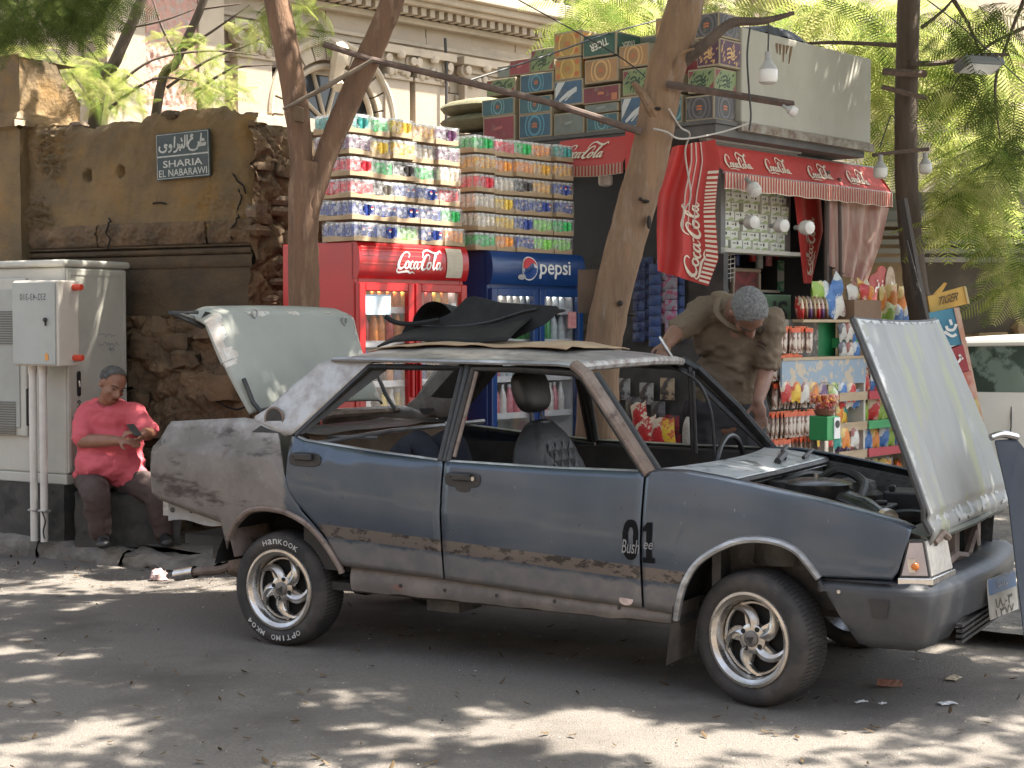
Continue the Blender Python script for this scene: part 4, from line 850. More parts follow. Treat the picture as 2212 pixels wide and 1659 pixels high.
# wheels
WR = .288
def wheel_mesh():
    ty = MB(); ty.lathe([(.196, -.075), (.205, -.088), (.235, -.098), (.262, -.092), (.276, -.078), (.285, -.055), (WR, -.02), (WR, .02), (.285, .055), (.276, .078), (.262, .092), (.235, .098), (.205, .088), (.196, .075)], 64)
    tre = []
    tym = ty.mesh('tyre', rubber, True, 40)
    rm = MB(); rm.lathe([(.206, .082), (.200, .094), (.188, .096), (.180, .088), (.170, .082), (.162, .05), (.158, .0), (.155, -.06), (.20, -.08)], 56); rmm = rm.mesh('rim', chrome, True, 35)
    dk = MB(); dk.lathe([(0, .006), (.157, .006)], 32); dkm = dk.mesh('rim_dark_back', MATS['well_black'])
    sp = MB()
    # five twisted twin spokes
    def sect(r_, a, h): return (r_*math.cos(a), r_*math.sin(a), h)
    for k in range(5):
        a0 = 2*PI*k/5
        L1 = []; 
        for t in lin(0, 1, 8):
            r_ = lerp(.045, .158, t); c = a0+.75*t*t+.1; w1 = lerp(.78, .34, t**.7); hh = .062-.02*t+.006*math.sin(PI*t)
            L1.append([sect(r_, c-w1*.62, hh-.014), sect(r_, c-w1*.45, hh), sect(r_, c, hh+.010*(1-.3*t)), sect(r_, c+w1*.4, hh), sect(r_, c+w1*.55, hh-.016)])
        vs = [p for row in L1 for p in row]; sp.add(vs, [(i*5+j, (i+1)*5+j, (i+1)*5+j+1, i*5+j+1) for i in range(8) for j in range(4)])
        L2 = []
        for t in lin(0, 1, 8):
            r_ = lerp(.06, .158, t); c = a0+.62-.52*math.sin(t*1.5)*1.0+.45*t; w1 = lerp(.40, .17, t); hh = .055-.012*t
            L2.append([sect(r_, c-w1*.5, hh-.016), sect(r_, c-w1*.2, hh), sect(r_, c+w1*.3, hh), sect(r_, c+w1*.5, hh-.016)])
        vs = [p for row in L2 for p in row]; sp.add(vs, [(i*4+j, (i+1)*4+j, (i+1)*4+j+1, i*4+j+1) for i in range(8) for j in range(3)])
    sp.lathe([(.066, .03), (.064, .062), (.05, .068), (.034, .068)], 30)
    sp.tube([(.150*math.cos(a), .150*math.sin(a), .038) for a in lin(0, 2*PI, 40)], .007, 6)
    spm = sp.mesh('spokes', chrome, True, 45)
    cp = MB(); cp.lathe([(.034, .066), (.034, .074), (.030, .077), (0, .077)], 20); cpm = cp.mesh('centre_cap', mat('cap_grey', (.16, .15, .145), .4, .5), True, 40)
    em = MB(); em.prism([(-.02, .008), (.02, .008), (0, -.022)], .0775, .079, ax=2); emm = em.mesh('cap_emblem', blackpl)
    bh = MB(); bh.lathe([(.011, .066), (.011, .0695), (0, .0695)], 12); bhm = bh.mesh('wheel_nut_hole', MATS['well_black'])
    tr = MB()
    for k in range(90):
        a = 2*PI*k/90
        for z0, z1, da in ((-.07, -.028, .02), (-.024, .0, -.012), (.002, .026, .012), (.03, .072, -.02)):
            tr.add([((WR+.001)*math.cos(a+q), (WR+.001)*math.sin(a+q), z) if abs(z) < .055 else (.2865*math.cos(a+q)*.992, .2865*math.sin(a+q)*.992, z) for q, z in ((0, z0), (.014, z0), (.014+da, z1), (da, z1))], [(0, 1, 2, 3)])
    trm = tr.mesh('tread_groove', MATS['well_black'])
    return tym, rmm, dkm, spm, cpm, emm, bhm, trm
WMs = wheel_mesh()
def wheel(x, y, z, yaw, spin, words):
    sd = -1 if y < 0 else 1
    M = T(x, y, z) @ RZ(yaw) @ RX(PI/2 if sd < 0 else -PI/2) @ RZ(spin)
    w = link('wheel', WMs[0], car, M)
    r_ = link('rim', WMs[1], w); link('rim_back', WMs[2], w); sp = link('wheel_spokes', WMs[3], w); link('centre_cap', WMs[4], w); link('cap_emblem', WMs[5], w); link('tread_pattern', WMs[7], w)
    for k in range(4): link('wheel_nut', WMs[6], w, T(.05*math.cos(PI/4+k*PI/2), .05*math.sin(PI/4+k*PI/2), .0) @ T(0, 0, .0005))
    for txt, ac, span, up in words:
        mb = MB(); n = len(txt); 
        for i, ch in enumerate(txt):
            if ch == ' ': continue
            a = ac+(span*(.5-(i+.5)/n))*(1 if up else -1)
            ca, sa = math.cos(a), math.sin(a)
            def mf(px, py):
                # px along tangent, py outwards
                rr_ = .240+(py if up else -py); tx = px if up else -px
                return (rr_*ca+tx*sa, rr_*sa-tx*ca, .0992)
            text_into(mb, ch, .80*abs(span)*.24/n*(.28 if ch == 'I' else 1), .026, mf, .012)
        mb.build('tyre_lettering', mat('tyre_white', (.50, .49, .46), .8), w, M=RZ(-spin), fixn=False)
    return w
wheel(-1.282, -.665, WR-.004, 0, .5, [('HanKOOK', PI/2-.08, .95, True), ('OPTIMO', -PI/2+.22, .80, True), ('MK04', -PI/2-.60, .52, True)])
wheel(1.217, -.69, WR-.004, rad(-14), .2, [])
wheel(-1.282, .665, WR-.004, 0, .9, []); wheel(1.217, .67, WR-.004, rad(-14), 1.3, [])
mb = MB(); mb.tube([(-1.35, -.4, .35), (-1.62, -.45, .33), (-1.80, -.48, .33)], .055, 10); mb.build('silencer', rustm, car, smooth=True)
mb = MB(); mb.tube(spline([(-1.80, -.48, .33), (-1.88, -.49, .30), (-2.0, -.5, .285), (-2.05, -.5, .275)], 4), .022, 8); mb.build('exhaust_pipe', rustm, car, smooth=True)
mb = MB(); mb.tube([(-2.04, -.5, .277), (-2.17, -.5, .25)], .034, 12, cap=False); mb.tube([(-2.05, -.5, .275), (-2.16, -.5, .252)], .029, 12, cap=True); mb.build('tail_pipe_tip', chrome, car, smooth=True)
mb = MB(); mb.grid(lambda a, b: (.862-.03*b, lerp(-.80, -.50, a), lerp(.40, .14, b)), 6, 6); mb.build('mud_flap', mat('mud_flap_rubber', (.06, .05, .042), .9, c2=(.12, .1, .08), ns=8), car)
mb = MB(); mb.grid(lambda a, b: (-1.60+.06*b, lerp(-.78, -.45, a), lerp(.64, .43, b)), 4, 4); mb.build('rear_arch_flange', rustm, car)
mb = MB(); mb.tube([(-.85, -.55, .30), (-.3, -.5, .28)], .03, 8); mb.bb((-.47, -.66, .24), (-.29, -.45, .31)); mb.build('jacking_bracket', engm, car)
# ---------------- things on and in the car ----------------
cardb = mat('cardboard', (.42, .30, .19), .85, c2=(.34, .235, .145), ns=5, bump=.15)
mb = MB()
def rz(x, y): 
    z = interp(RZC, x); e = abs(y)/.598; return lerp(z, 1.425, min(1, e)**3.2) if z > 1.425 else z
def cb(a, b): x = lerp(-.98, .12, a)+.03*nz((b*5, a*2, 1)); y = lerp(-.42, .34, b)+.06*a*(1-b)*1.0+.03*nz((a*6, b*2, 0)); return (x, y, rz(x, y)+.012+.02*max(0, nz((a*3, b*4, 5)))+.012*(1-b)*math.sin(a*5)**2)
mb.grid(cb, 30, 12); o = mb.build('cardboard_sheet', cardb, M=CM, smooth=True); o.modifiers.new('s', 'SOLIDIFY').thickness = .006
tag(o, 'flattened brown cardboard sheet lying on the car roof', 'cardboard')
mb = MB()
def ln1(a, b): 
    x = lerp(-1.0, -.24, a); y = lerp(-.30, .32, b)
    return (x, y, rz(x, y)+.03+.01*math.sin(a*7)+.17*max(0, b-.0)**1.0*(.35+.65*max(0, min(1, (x+.75)/.6)))+.04*math.sin(PI*b))
mb.grid(ln1, 40, 20); liner = thing('trim_liner', 'folded black moulded boot liner lying on the cardboard on the car roof', 'car trim', CM)
lblk = mat('liner_black', (.011, .011, .012), .75, c2=(.02, .02, .02), ns=10, spec=.3)
o = mb.build('lower_sheet', lblk, liner, smooth=True); o.modifiers.new('s', 'SOLIDIFY').thickness = .01
poly = [(-.99, 1.545), (-.70, 1.53), (-.30, 1.528), (-.16, 1.60), (-.09, 1.665), (-.12, 1.69), (-.45, 1.71), (-.62, 1.745), (-.66, 1.735), (-.72, 1.66), (-.80, 1.625), (-.98, 1.61)]
mb = MB()
for i in range(1): mb.prism([(x, z+.0) for x, z in poly], -.10, -.085)
mb.v = [(p[0], p[1]+.55*(p[2]-1.53), p[2]) for p in mb.v]; mb.build('folded_flap', lblk, liner, bevel=.004)
mb = MB(); mb.tube([(p[0], -.095+.55*(p[2]-1.53)-.012, p[2]) for p in spline([(-.97, 0, 1.60), (-.75, 0, 1.585), (-.5, 0, 1.605), (-.3, 0, 1.66), (-.22, 0, 1.675)], 5)], .008, 6); mb.build('piping_edge', blackpl, liner)
def lump(a, b): x = lerp(-.98, -.62, a); y = lerp(-.02, .3, b); return (x, y, rz(x, y)+.10+.13*math.sin(PI*min(1, a*1.3))**.5*(1-.3*b))
mb = MB(); mb.grid(lump, 16, 10); mb.tube(spline([(-1.08, -.1, 1.64), (-1.02, -.1, 1.61), (-.9, -.12, 1.60), (-.75, -.1, 1.62)], 4), .014, 6); mb.build('moulded_lip', lblk, liner, smooth=True)
jean = mat('navy_denim', (.018, .021, .032), .85, c2=(.03, .034, .048), ns=6, bump=.5, bs=30)
jt = thing('trousers', 'dark navy trouser legs bent at the knee inside the rear door window', 'trousers', CM)
for y, x0 in ((-.36, -.73), (-.2, -.65)):
    mb = MB(); mb.tube(spline([(x0-.20, y, .72), (x0-.13, y, .86), (x0-.02, y, .98), (x0+.03, y, 1.00), (x0+.07, y, .95), (x0+.10, y, .82), (x0+.12, y, .66)], 4), [.075]*9+[.07]*4+[.065]*12, 12, jitter=.04); mb.build('trouser_leg', jean, jt, smooth=True)
# ---------------- grey electrical cabinets ----------------
cabm = mat('cabinet_grey_paint', (.46, .45, .40), .5, c2=(.40, .39, .345), ns=2.5, bump=.05, bs=60, c3=(.33, .32, .28), ns3=1.3, lo3=.58, hi3=.75)
CB = at(145, 1045, 10.72); CB.z = 0; CBM = frame(CB, DS)      # corner nearest; x to the right, y away; side face looks right
cabt = thing('electrical_cabinet', 'tall grey street electrical cabinet with a rounded edge door and black lock slot', 'electrical cabinet', CBM)
z0, z1 = .52, 2.04; cw, cd = 2.0, .60
mb = MB(); mb.bb((-cw, .01, z0+.05), (-.012, cd, z1-.05)); mb.build('cabinet_body', cabm, cabt, bevel=.015)
mb = MB(); mb.bb((-cw-.02, -.02, z1-.05), (.01, cd+.03, z1)); mb.build('cabinet_lid', cabm, cabt, bevel=.02, seg=3)
mb = MB(); mb.bb((-cw, 0, z0-.02), (-.004, cd, z0+.05)); mb.build('cabinet_base_frame', cabm, cabt, bevel=.008)
mb = MB(); mb.bb((-.012, .015, z0+.06), (.006, cd-.015, z1-.06)); dr = mb.build('cabinet_door', cabm, cabt, bevel=.012, seg=3)
mb = MB()
for a, b in (((.03, z0+.09), (.045, z1-.09)), ((cd-.045, z0+.09), (cd-.03, z1-.09))): mb.bb((.0055, a[0], a[1]), (.010, b[0], b[1]))
mb.bb((.0055, .045, z1-.105), (.010, cd-.045, z1-.09)); mb.build('door_lip', cabm, dr)
mb = MB(); mb.prism([(.11+.017*math.cos(a)*1, 1.19+(.07 if math.sin(a) > 0 else -.07)+.017*math.sin(a)) for a in lin(0, 2*PI, 20)[:-1]], .005, .013, ax=0); mb.build('door_lock_slot', blackpl, dr)
mb = MB(); mb.tube([(.012, .11, 1.21), (.02, .11, 1.17)], .007, 8); mb.build('lock_handle', chrome, dr)
mb = MB(); text_into(mb, '\u0623', .02, .03, lambda x, y: (.0125, .11+x, 1.05+y)); 
for q in ([(-.02, .03), (0, .045), (.012, .03)], [(-.02, .0), (.02, .004)]): ribbon(mb, q, [.008]*len(q), lambda x, y: (.0125, .11+x, 1.03+y), 3)
mb.build('door_marking', blackpl, dr, fixn=False)
pencil = mat('faint_pencil', (.20, .21, .25), .7)
mb = MB(); rs = random.Random(5)
for k, (zz, w_) in enumerate(((1.52, .16), (1.46, .2), (1.42, .06))):
    pts = [(.30+w_*t/14+.1*(k == 2), zz+rs.uniform(-.012, .014)) for t in range(15)]
    ribbon(mb, [(p[0], p[1]) for p in pts], [.004]*15, lambda x, y: (.0125, x, y), 3)
mb.build('pencil_scribble', pencil, dr, fixn=False)
# left door of the cabinet with grilles
mb = MB(); mb.bb((-1.0, -.014, z0+.3), (-.36, .008, z1-.12)); d2 = mb.build('cabinet_door', cabm, cabt, bevel=.012)
mb = MB(); mb.bb((-.96, -.022, z0+.36), (-.42, -.015, z1-.2)); d3 = mb.build('door_panel', mat('cabinet_grey_darker', (.33, .34, .32), .5, c2=(.29, .30, .28), ns=3), d2, bevel=.006)
for zz in (1.46, .83):
    for k in range(14): mb = MB(); mb.bb((-.80, -.030, zz+k*.017), (-.46, -.021, zz+k*.017+.009)); mb.build('vent_slat', mat('vent_dark', (.13, .13, .125), .6), d2)
mb = MB(); mb.tube([(-.34, -.012, .9), (-.34, -.03, .9), (-.34, -.03, 1.15), (-.34, -.012, 1.15)], .008, 6); mb.build('grab_handle', blackpl, cabt)
# plinth
plm = mat('dark_plinth', (.035, .034, .032), .85, c2=(.075, .07, .062), ns=4, bump=.5, c3=(.02, .02, .02), ns3=7)
mb = MB(); mb.grid(lambda a, b: (-2.4+a*2.4, -.03+.01*nz((a*9, b*4, 0)), lerp(.1, .5, b)), 40, 10); mb.grid(lambda a, b: (.0+.01*nz((a*5, b*4, 2)), -.03+a*.72, lerp(.1, .5, b)), 20, 10); mb.grid(lambda a, b: (-2.4+a*2.4, -.03+b*.72, .5+.006*nz((a*20, b*6, 0))), 40, 12)
tag(mb.build('plinth', plm, M=CBM, smooth=True), 'dark soot stained masonry plinth under the grey cabinet', 'plinth')
# small meter box in front on two pipes
MBX = CBM @ T(-.33, -.22, 0)
mbx = thing('meter_box', 'small pale grey box with red hinges on two white pipes before the cabinet', 'meter box', MBX)
q0 = MBX.inverted() @ onpl(38, 790, MBX.translation, PS); q1 = MBX.inverted() @ onpl(125, 605, MBX.translation, PS)
bx1 = q1.x-.0; bx0 = bx1-.42; bz0, bz1 = q0.z, q1.z
mb = MB(); mb.bb((bx0, -.0, bz0), (bx1, .19, bz1)); mb.build('box_body', mat('cream_box', (.54, .50, .44), .5, c2=(.48, .45, .4), ns=3), mbx, bevel=.01)
mb = MB(); mb.bb((bx0+.005, -.012, bz0+.01), (bx1-.02, 0, bz1-.01)); bd = mb.build('box_door', mat('grey_box_door', (.37, .385, .36), .5, c2=(.33, .34, .32), ns=3), mbx, bevel=.005)
mb = MB(); mb.ball((bx1-.10, -.022, bz0+.31), .016, 10); mb.bb((bx1-.105, -.024, bz0+.27), (bx1-.095, -.014, bz0+.3)); mb.build('box_lock', blackpl, bd)
mb = MB(); mb.prism([(bx1-.11, bz0+.04), (bx1-.08, bz0+.04), (bx1-.08, bz0+.075), (bx1-.095, bz0+.09), (bx1-.11, bz0+.075)], -.016, -.0125); mb.build('warning_sticker', mat('orange_sticker', (.65, .28, .06), .5), bd)
mb = MB(); text_into(mb, '532-43-310', .24, .045, lambda x, y: (bx0+.2+x, -.0135, bz1-.11+y), .004, mirror=True); mb.build('stencil_number', mat('stencil_ink', (.10, .12, .12), .7), bd, fixn=False)
redp = mat('red_plastic', (.60, .06, .03), .4)
for zz in (bz0+.055, bz1-.045):
    mb = MB(); mb.tube([(bx1, .14, zz), (bx1+.075, .14, zz)], .022, 10); mb.build('red_hinge_cap', redp, mbx, bevel=.004)
pvc = mat('white_pvc', (.60, .57, .53), .45, c2=(.50, .47, .43), ns=5)
for k, u in enumerate((72, 94)):
    x = (MBX.inverted() @ onpl(u, 950, MBX.translation+PS*.1, PS)).x
    mb = MB(); mb.tube([(x, .10, .12), (x, .10, bz0-.06)], .026, 14); mb.tube([(x, .10, bz0-.06), (x, .10, bz0+.0)], .031, 14); mb.build('white_pipe', pvc, mbx, smooth=True)
    mb = MB(); mb.tube([(x-.035, .10, .33), (x+.035, .10, .33)], .03, 8, flat=.35); mb.build('pipe_clip', mat('pipe_band', (.3, .28, .26), .6), mbx)
mb = MB(); mb.tube(spline([(x+.02, .06, .33), (x+.06, .05, .27), (x+.03, .06, .2), (x+.05, .05, .15)], 5), .006, 6); mb.build('loose_wire', blackpl, mbx)
# ---------------- drinks fridges ----------------
KA = Vector((.669, .743, 0)).normalized(); KE = Vector((-KA.y, KA.x, 0))
def fridge(name, label, u, Y, w, zt, m_body, dp=.70):
    o = at(u, 700, Y); o.z = .12; M = frame(o, KA); t = thing(name, label, 'drinks fridge', M); H = zt-.12
    mb = MB()
    mb.bb((0, .0, .10), (.035, dp, H)); mb.bb((w-.035, 0, .10), (w, dp, H)); mb.bb((.035, dp-.03, .10), (w-.035, dp, H-.0)); mb.bb((.035, .0, H-.30), (w-.035, dp-.03, H)); mb.bb((.035, .02, .10), (w-.035, dp-.03, .32)); mb.bb((.03, .05, 0), (w-.03, dp, .10))
    mb.build('fridge_body', m_body, t, bevel=.006)
    mb = MB(); mb.bb((.036, dp-.05, .32), (w-.036, dp-.031, H-.30)); mb.bb((.036, .03, .32), (.05, dp-.05, H-.30)); mb.bb((w-.05, .03, .32), (w-.036, dp-.05, H-.30)); mb.build('fridge_lining', mat('fridge_lining', (.72, .73, .73), .4), t)
    mh = .245
    def mq(a, b, e=0.):
        an = lerp(-.9, 1.0, b); return (lerp(-.0, w, a), -.0-.085*math.cos(an)**.8+.03-e, H-mh+.5*mh*(1+math.sin(an)/math.sin(.95)*.93))
    mb = MB(); mb.grid(mq, 8, 14)
    n = 15; L0 = [mq(0, k/14) for k in range(n)]; mb.add(L0+[(0, .02, H-mh), (0, .02, H)], [tuple(range(n))+(n+1, n)]); L1 = [mq(1, k/14) for k in range(n)]; mb.add(L1+[(w, .02, H-mh), (w, .02, H)], [tuple(range(n))+(n+1, n)])
    mq_o = mb.build('fridge_canopy', m_body, t, smooth=True, angle=50)
    for k in (0, 1):
        x0, x1 = k*w/2+.006, (k+1)*w/2-.006; zb, zt_ = .34, H-mh-.015; mb = MB()
        for a, b in (((x0, zb), (x0+.055, zt_)), ((x1-.055, zb), (x1, zt_)), ((x0+.055, zb), (x1-.055, zb+.06)), ((x0+.055, zt_-.055), (x1-.055, zt_))): mb.bb((a[0], -.045, a[1]), (b[0], -.003, b[1]))
        d = mb.build('fridge_door', m_body, t, bevel=.006)
        mb = MB(); mb.bb((x0+.055, -.026, zb+.06), (x1-.055, -.02, zt_-.055)); mb.build('door_glass', fglass, d)
        mb = MB(); hx = x1-.028 if k == 0 else x0+.028; mb.bb((hx-.01, -.065, 1.0), (hx+.01, -.046, 1.3)); mb.build('door_grip', m_body, d, bevel=.005)
    mb = MB(); mb.bb((.08, .06, H-.312), (w-.08, .09, H-.302)); mb.build('fridge_lamp', lampm, t)
    for zz in SHELF:
        mb = MB(); mb.bb((.05, .04, zz-.02), (w-.05, dp-.06, zz-.008)); mb.bb((.05, .03, zz-.03), (w-.05, .04, zz+.012)); mb.build('fridge_shelf', mat('white_wire_shelf', (.75, .75, .75), .35), t)
    return t, M, H, mq, w
lampm = mat('fridge_lamp_glow', (.9, .9, .9), .5); _e = lampm.node_tree.nodes['Principled BSDF']; _e.inputs['Emission Color'].default_value = (1, .97, .92, 1); _e.inputs['Emission Strength'].default_value = 3.0
fglass = bpy.data.materials.new('clear_glass'); fglass.use_nodes = True
_n = fglass.node_tree; _n.nodes.remove(_n.nodes['Principled BSDF']); _g = _n.nodes.new('ShaderNodeBsdfGlossy'); _g.inputs['Roughness'].default_value = .03; _t = _n.nodes.new('ShaderNodeBsdfTransparent'); _m = _n.nodes.new('ShaderNodeMixShader'); _l = _n.nodes.new('ShaderNodeLayerWeight'); _f = _n.nodes.new('ShaderNodeMapRange'); _f.inputs[1].default_value = .25; _f.inputs[3].default_value = .05; _f.inputs[4].default_value = .6; _n.links.new(_l.outputs['Facing'], _f.inputs[0])
_n.links.new(_f.outputs[0], _m.inputs[0]); _n.links.new(_t.outputs[0], _m.inputs[1]); _n.links.new(_g.outputs[0], _m.inputs[2]); _n.links.new(_m.outputs[0], _n.nodes['Material Output'].inputs[0])
fred = mat('fridge_red', (.50, .010, .014), .28, c2=(.42, .012, .015), ns=3, coat=.3)
fblue = mat('fridge_blue', (.012, .055, .20), .3, c2=(.010, .045, .16), ns=3, coat=.3)
white = mat('white_print', (.78, .77, .75), .5)
SHELF = [.55, .84, 1.10, 1.36, 1.58]
RF = fridge('drinks_fridge', 'red two door drinks fridge with white script lettering under the left stack of can trays', 765, 10.0, 1.0, 2.125, fred)
BF = fridge('drinks_fridge', 'blue two door drinks fridge with round emblem under the right stack of can trays', 1052, 10.92, 1.005, 2.11, fblue)
def on_canopy(F, cx_, cy_, e=.004):
    t, M, H, mq, w = F
    return lambda x, y: mq((cx_+x)/w, .5+(cy_+y)/.245, e)
can = lambda F: [o for o in F[0].children if o.name.startswith('fridge_canopy')][0]
mb = MB(); script_logo(mb, .43, .155, on_canopy(RF, .53, .0)); mb.build('script_lettering', white, can(RF), fixn=False)
mb = MB(); mb.grid(lambda a, b: on_canopy(RF, .86, 0, .006)((a-.5)*.15, (b-.5)*.20), 4, 8); mb.build('pasted_label', mat('aged_paper', (.62, .55, .44), .8, c2=(.55, .48, .38), ns=20), can(RF))
mb = MB()
for yy in (.085, .06, .0, -.02, .03): mb.grid(lambda a, b: on_canopy(RF, .3, yy, .0025)((a-.5)*.56*(1 if yy else .5), (b-.5)*.007), 10, 1)
mb.build('canopy_stripe', mat('pale_red_stripe', (.55, .08, .07), .4), can(RF))
mb = MB(); text_into(mb, 'pepsi', .34, .125, on_canopy(BF, .665, -.005), .012); mb.build('lettering', white, can(BF), fixn=False)
def disc(F, cx_, cy_, r_, a0, a1, f0, f1, e): # region between chords f0..f1 of a disc
    mb = MB(); P = on_canopy(F, cx_, cy_, e); n = 28
    up = []; lo = []
    for k in range(n+1):
        x = -r_+2*r_*k/n; h = math.sqrt(max(0, r_*r_-x*x)); wv = .25*r_*math.sin(PI*x/r_*.9)
        up.append(P(x, max(-h, min(h, f1*h+(wv if abs(f1) < 1 else 0))))); lo.append(P(x, max(-h, min(h, f0*h+(wv if abs(f0) < 1 else 0)))))
    mb.add(up+lo, [(k, k+1, n+1+k+1, n+1+k) for k in range(n)]); return mb
eb = disc(BF, .385, .0, .083, 0, 0, -1, 1, .004).build('emblem_ring', white, can(BF), fixn=False)
disc(BF, .385, .0, .076, 0, 0, -1, 1, .0055).build('emblem_disc', white, eb, fixn=False)
disc(BF, .385, .0, .074, 0, 0, .28, 1, .007).build('emblem_red', mat('emblem_red', (.55, .02, .03), .4), eb, fixn=False)
disc(BF, .385, .0, .074, 0, 0, -1, -.22, .007).build('emblem_blue', mat('emblem_blue', (.012, .06, .24), .4), eb, fixn=False)
mb = MB(); P_ = on_canopy(BF, .30, -.06, .008); mb.add([P_(0, 0)]+[P_(.035*math.cos(a)*1.2, .02*math.sin(a)) for a in lin(0, 2*PI, 14)[:-1]], [(0, k+1, (k+1) % 14+1) for k in range(14)]); mb.build('worn_spot', mat('worn_grey', (.4, .4, .4), .6), can(BF))
# things on the glass
def flat(F, nm, x, z, w, h, m_, dn=0): mb = MB(); mb.bb((x, -.032, z), (x+w, -.0275, z+h)); d = [o for o in F[0].children if o.name.startswith('fridge_door')][dn]; return mb.build(nm, m_, d)
flat(RF, 'door_sticker', .07, 1.54, .22, .13, mat('pale_blue_sticker', (.45, .60, .72), .4, c2=(.75, .78, .8), ns=9))
flat(BF, 'door_sticker', .84, 1.45, .09, .12, mat('pink_sticker', (.62, .22, .22), .5, c2=(.7, .4, .38), ns=30), 1); flat(RF, 'door_sticker', .85, 1.55, .05, .07, white, 1)
# bottles and cans inside
def bottle_me(nm, col, cap, r_=.032, h=.22):
    m_ = mat('drink_'+nm, col, .2, c2=tuple(min(1, c*1.3+.02) for c in col), ns=30); mb = MB(); mb.lathe([(r_*.9, 0), (r_, .01), (r_, h*.55), (r_*.8, h*.68), (r_*.4, h*.85), (r_*.4, h*.93)], 10, cap=True); mb.mi = 1; mb.lathe([(r_*.46, h*.90), (r_*.46, h), (0, h)], 8)
    return mb.mesh('bottle', [m_, mat('cap_'+cap[0], cap[1], .4)], True)
CAPR = ('red', (.5, .03, .03)); CAPW = ('white', (.7, .7, .7)); CAPB = ('blue', (.03, .1, .4))
BM_ = {k: bottle_me(k, c, cp) for k, c, cp in (('orange', (.60, .20, .04), CAPR), ('red', (.42, .03, .03), CAPR), ('cola', (.05, .02, .015), CAPR), ('water', (.55, .60, .62), CAPB), ('yellow', (.62, .42, .05), CAPW), ('white', (.68, .66, .62), CAPW), ('navy', (.03, .06, .22), CAPB), ('pink', (.6, .22, .25), CAPW), ('green', (.07, .30, .08), CAPW))}
rs = random.Random(11)
SETS = {0: [['orange', 'red'], ['cola', 'white', 'yellow'], ['cola', 'navy', 'orange'], ['orange', 'red', 'orange'], ['orange', 'orange', 'red', 'yellow']],
        1: [['water'], ['pink', 'white'], ['water', 'pink', 'white'], ['water', 'green'], ['water', 'white']]}
ORD = ['lowest', 'second', 'third', 'fourth', 'top']
for fi, F in enumerate((RF, BF)):
    t, M, H, mq, w = F
    for si, zz in enumerate(SHELF):
        if si == 0: continue
        x = .10; bn = -1
        while x < w-.08:
            bn += 1
            c = rs.choice(SETS[fi][si]); o = link('bottle', BM_[c], None, M @ T(x, .07+rs.uniform(0, .02), zz-.007))
            tag(o, f'{c} drink bottle, {nth(bn)} from left, {ORD[si]} shelf of the {"red" if fi == 0 else "blue"} fridge', 'bottle', f'bottles in the {"red" if fi == 0 else "blue"} fridge')
            x += rs.uniform(.066, .078)
# ---------------- trays of cans ----------------
CANC = {'blue': ((.02, .05, .26), 'blue cola'), 'green': ((.03, .40, .10), 'green soda'), 'orange': ((.75, .28, .05), 'orange soda'), 'red': ((.58, .03, .05), 'red cola'), 'white': ((.62, .55, .46), 'white gold soda'), 'black': ((.035, .03, .028), 'black soda'), 'purple': ((.14, .05, .12), 'dark purple juice'), 'yellow': ((.66, .45, .06), 'yellow soda'), 'gold': ((.62, .34, .05), 'golden soda'), 'teal': ((.05, .28, .26), 'teal green soda'), 'lime': ((.22, .55, .10), 'lime green soda'), 'grey': ((.16, .14, .12), 'grey brown soda')}
alu = mat('can_aluminium', (.75, .75, .74), .3, .9)
CR, CH = .0262, .112
def can_me(k):
    m_ = mat('can_'+k, CANC[k][0], .3, .35, c2=tuple(min(1, c*1.5+.04) for c in CANC[k][0]), ns=40, nlo=.5, nhi=.6); mb = MB()
    mb.mi = 1; mb.lathe([(CR*.78, 0), (CR, .008)], 12); mb.mi = 0; mb.lathe([(CR, .008), (CR, CH-.014)], 12); mb.mi = 1; mb.lathe([(CR, CH-.014), (CR*.8, CH-.004), (CR*.82, CH), (CR*.74, CH-.004), (0, CH-.004)], 12)
    return mb.mesh('can', [m_, alu], True, 40)
CME = {k: can_me(k) for k in CANC}
TW, TD = .205, .32
def tray_me(seed):
    r2 = random.Random(seed); mb = MB(); x0, y0 = -TW/2, 0
    def rim(p, q, n=8):
        vs = []
        for k in range(n+1):
            t = k/n; h = .031+.006*math.sin(t*PI*2+seed)+r2.uniform(-.003, .003); b = .004*math.sin(t*PI); d = (Vector(q)-Vector(p)); nn = Vector((d.y, -d.x, 0)).normalized()
            c = Vector(p).lerp(Vector(q), t)+nn*b; vs += [c+Vector((0, 0, 0)), c+Vector((0, 0, h))]
        mb.add(vs, [(2*k, 2*k+2, 2*k+3, 2*k+1) for k in range(n)])
    rim((x0, y0, 0), (-x0, y0, 0)); rim((-x0, y0, 0), (-x0, TD, 0), 3); rim((-x0, TD, 0), (x0, TD, 0), 3); rim((x0, TD, 0), (x0, y0, 0)); mb.bb((x0+.001, .001, .0005), (-x0-.001, TD-.001, .004))
    return mb.mesh('cardboard_tray', mat('tray_cardboard', (.50, .37, .24), .85, c2=(.40, .29, .18), ns=9, bump=.2))
film = bpy.data.materials.new('shrink_film'); film.use_nodes = True
_n = film.node_tree; _n.nodes.remove(_n.nodes['Principled BSDF']); _g = _n.nodes.new('ShaderNodeBsdfPrincipled'); _g.inputs['Roughness'].default_value = .22; _g.inputs['Base Color'].default_value = (.85, .85, .86, 1); _t = _n.nodes.new('ShaderNodeBsdfTransparent'); _m = _n.nodes.new('ShaderNodeMixShader')
_tc = _n.nodes.new('ShaderNodeTexCoord'); _no = _n.nodes.new('ShaderNodeTexNoise'); _no.inputs['Scale'].default_value = 26; _no.inputs['Detail'].default_value = 4; _no.inputs['Distortion'].default_value = 1.2; _n.links.new(_tc.outputs['Object'], _no.inputs['Vector'])
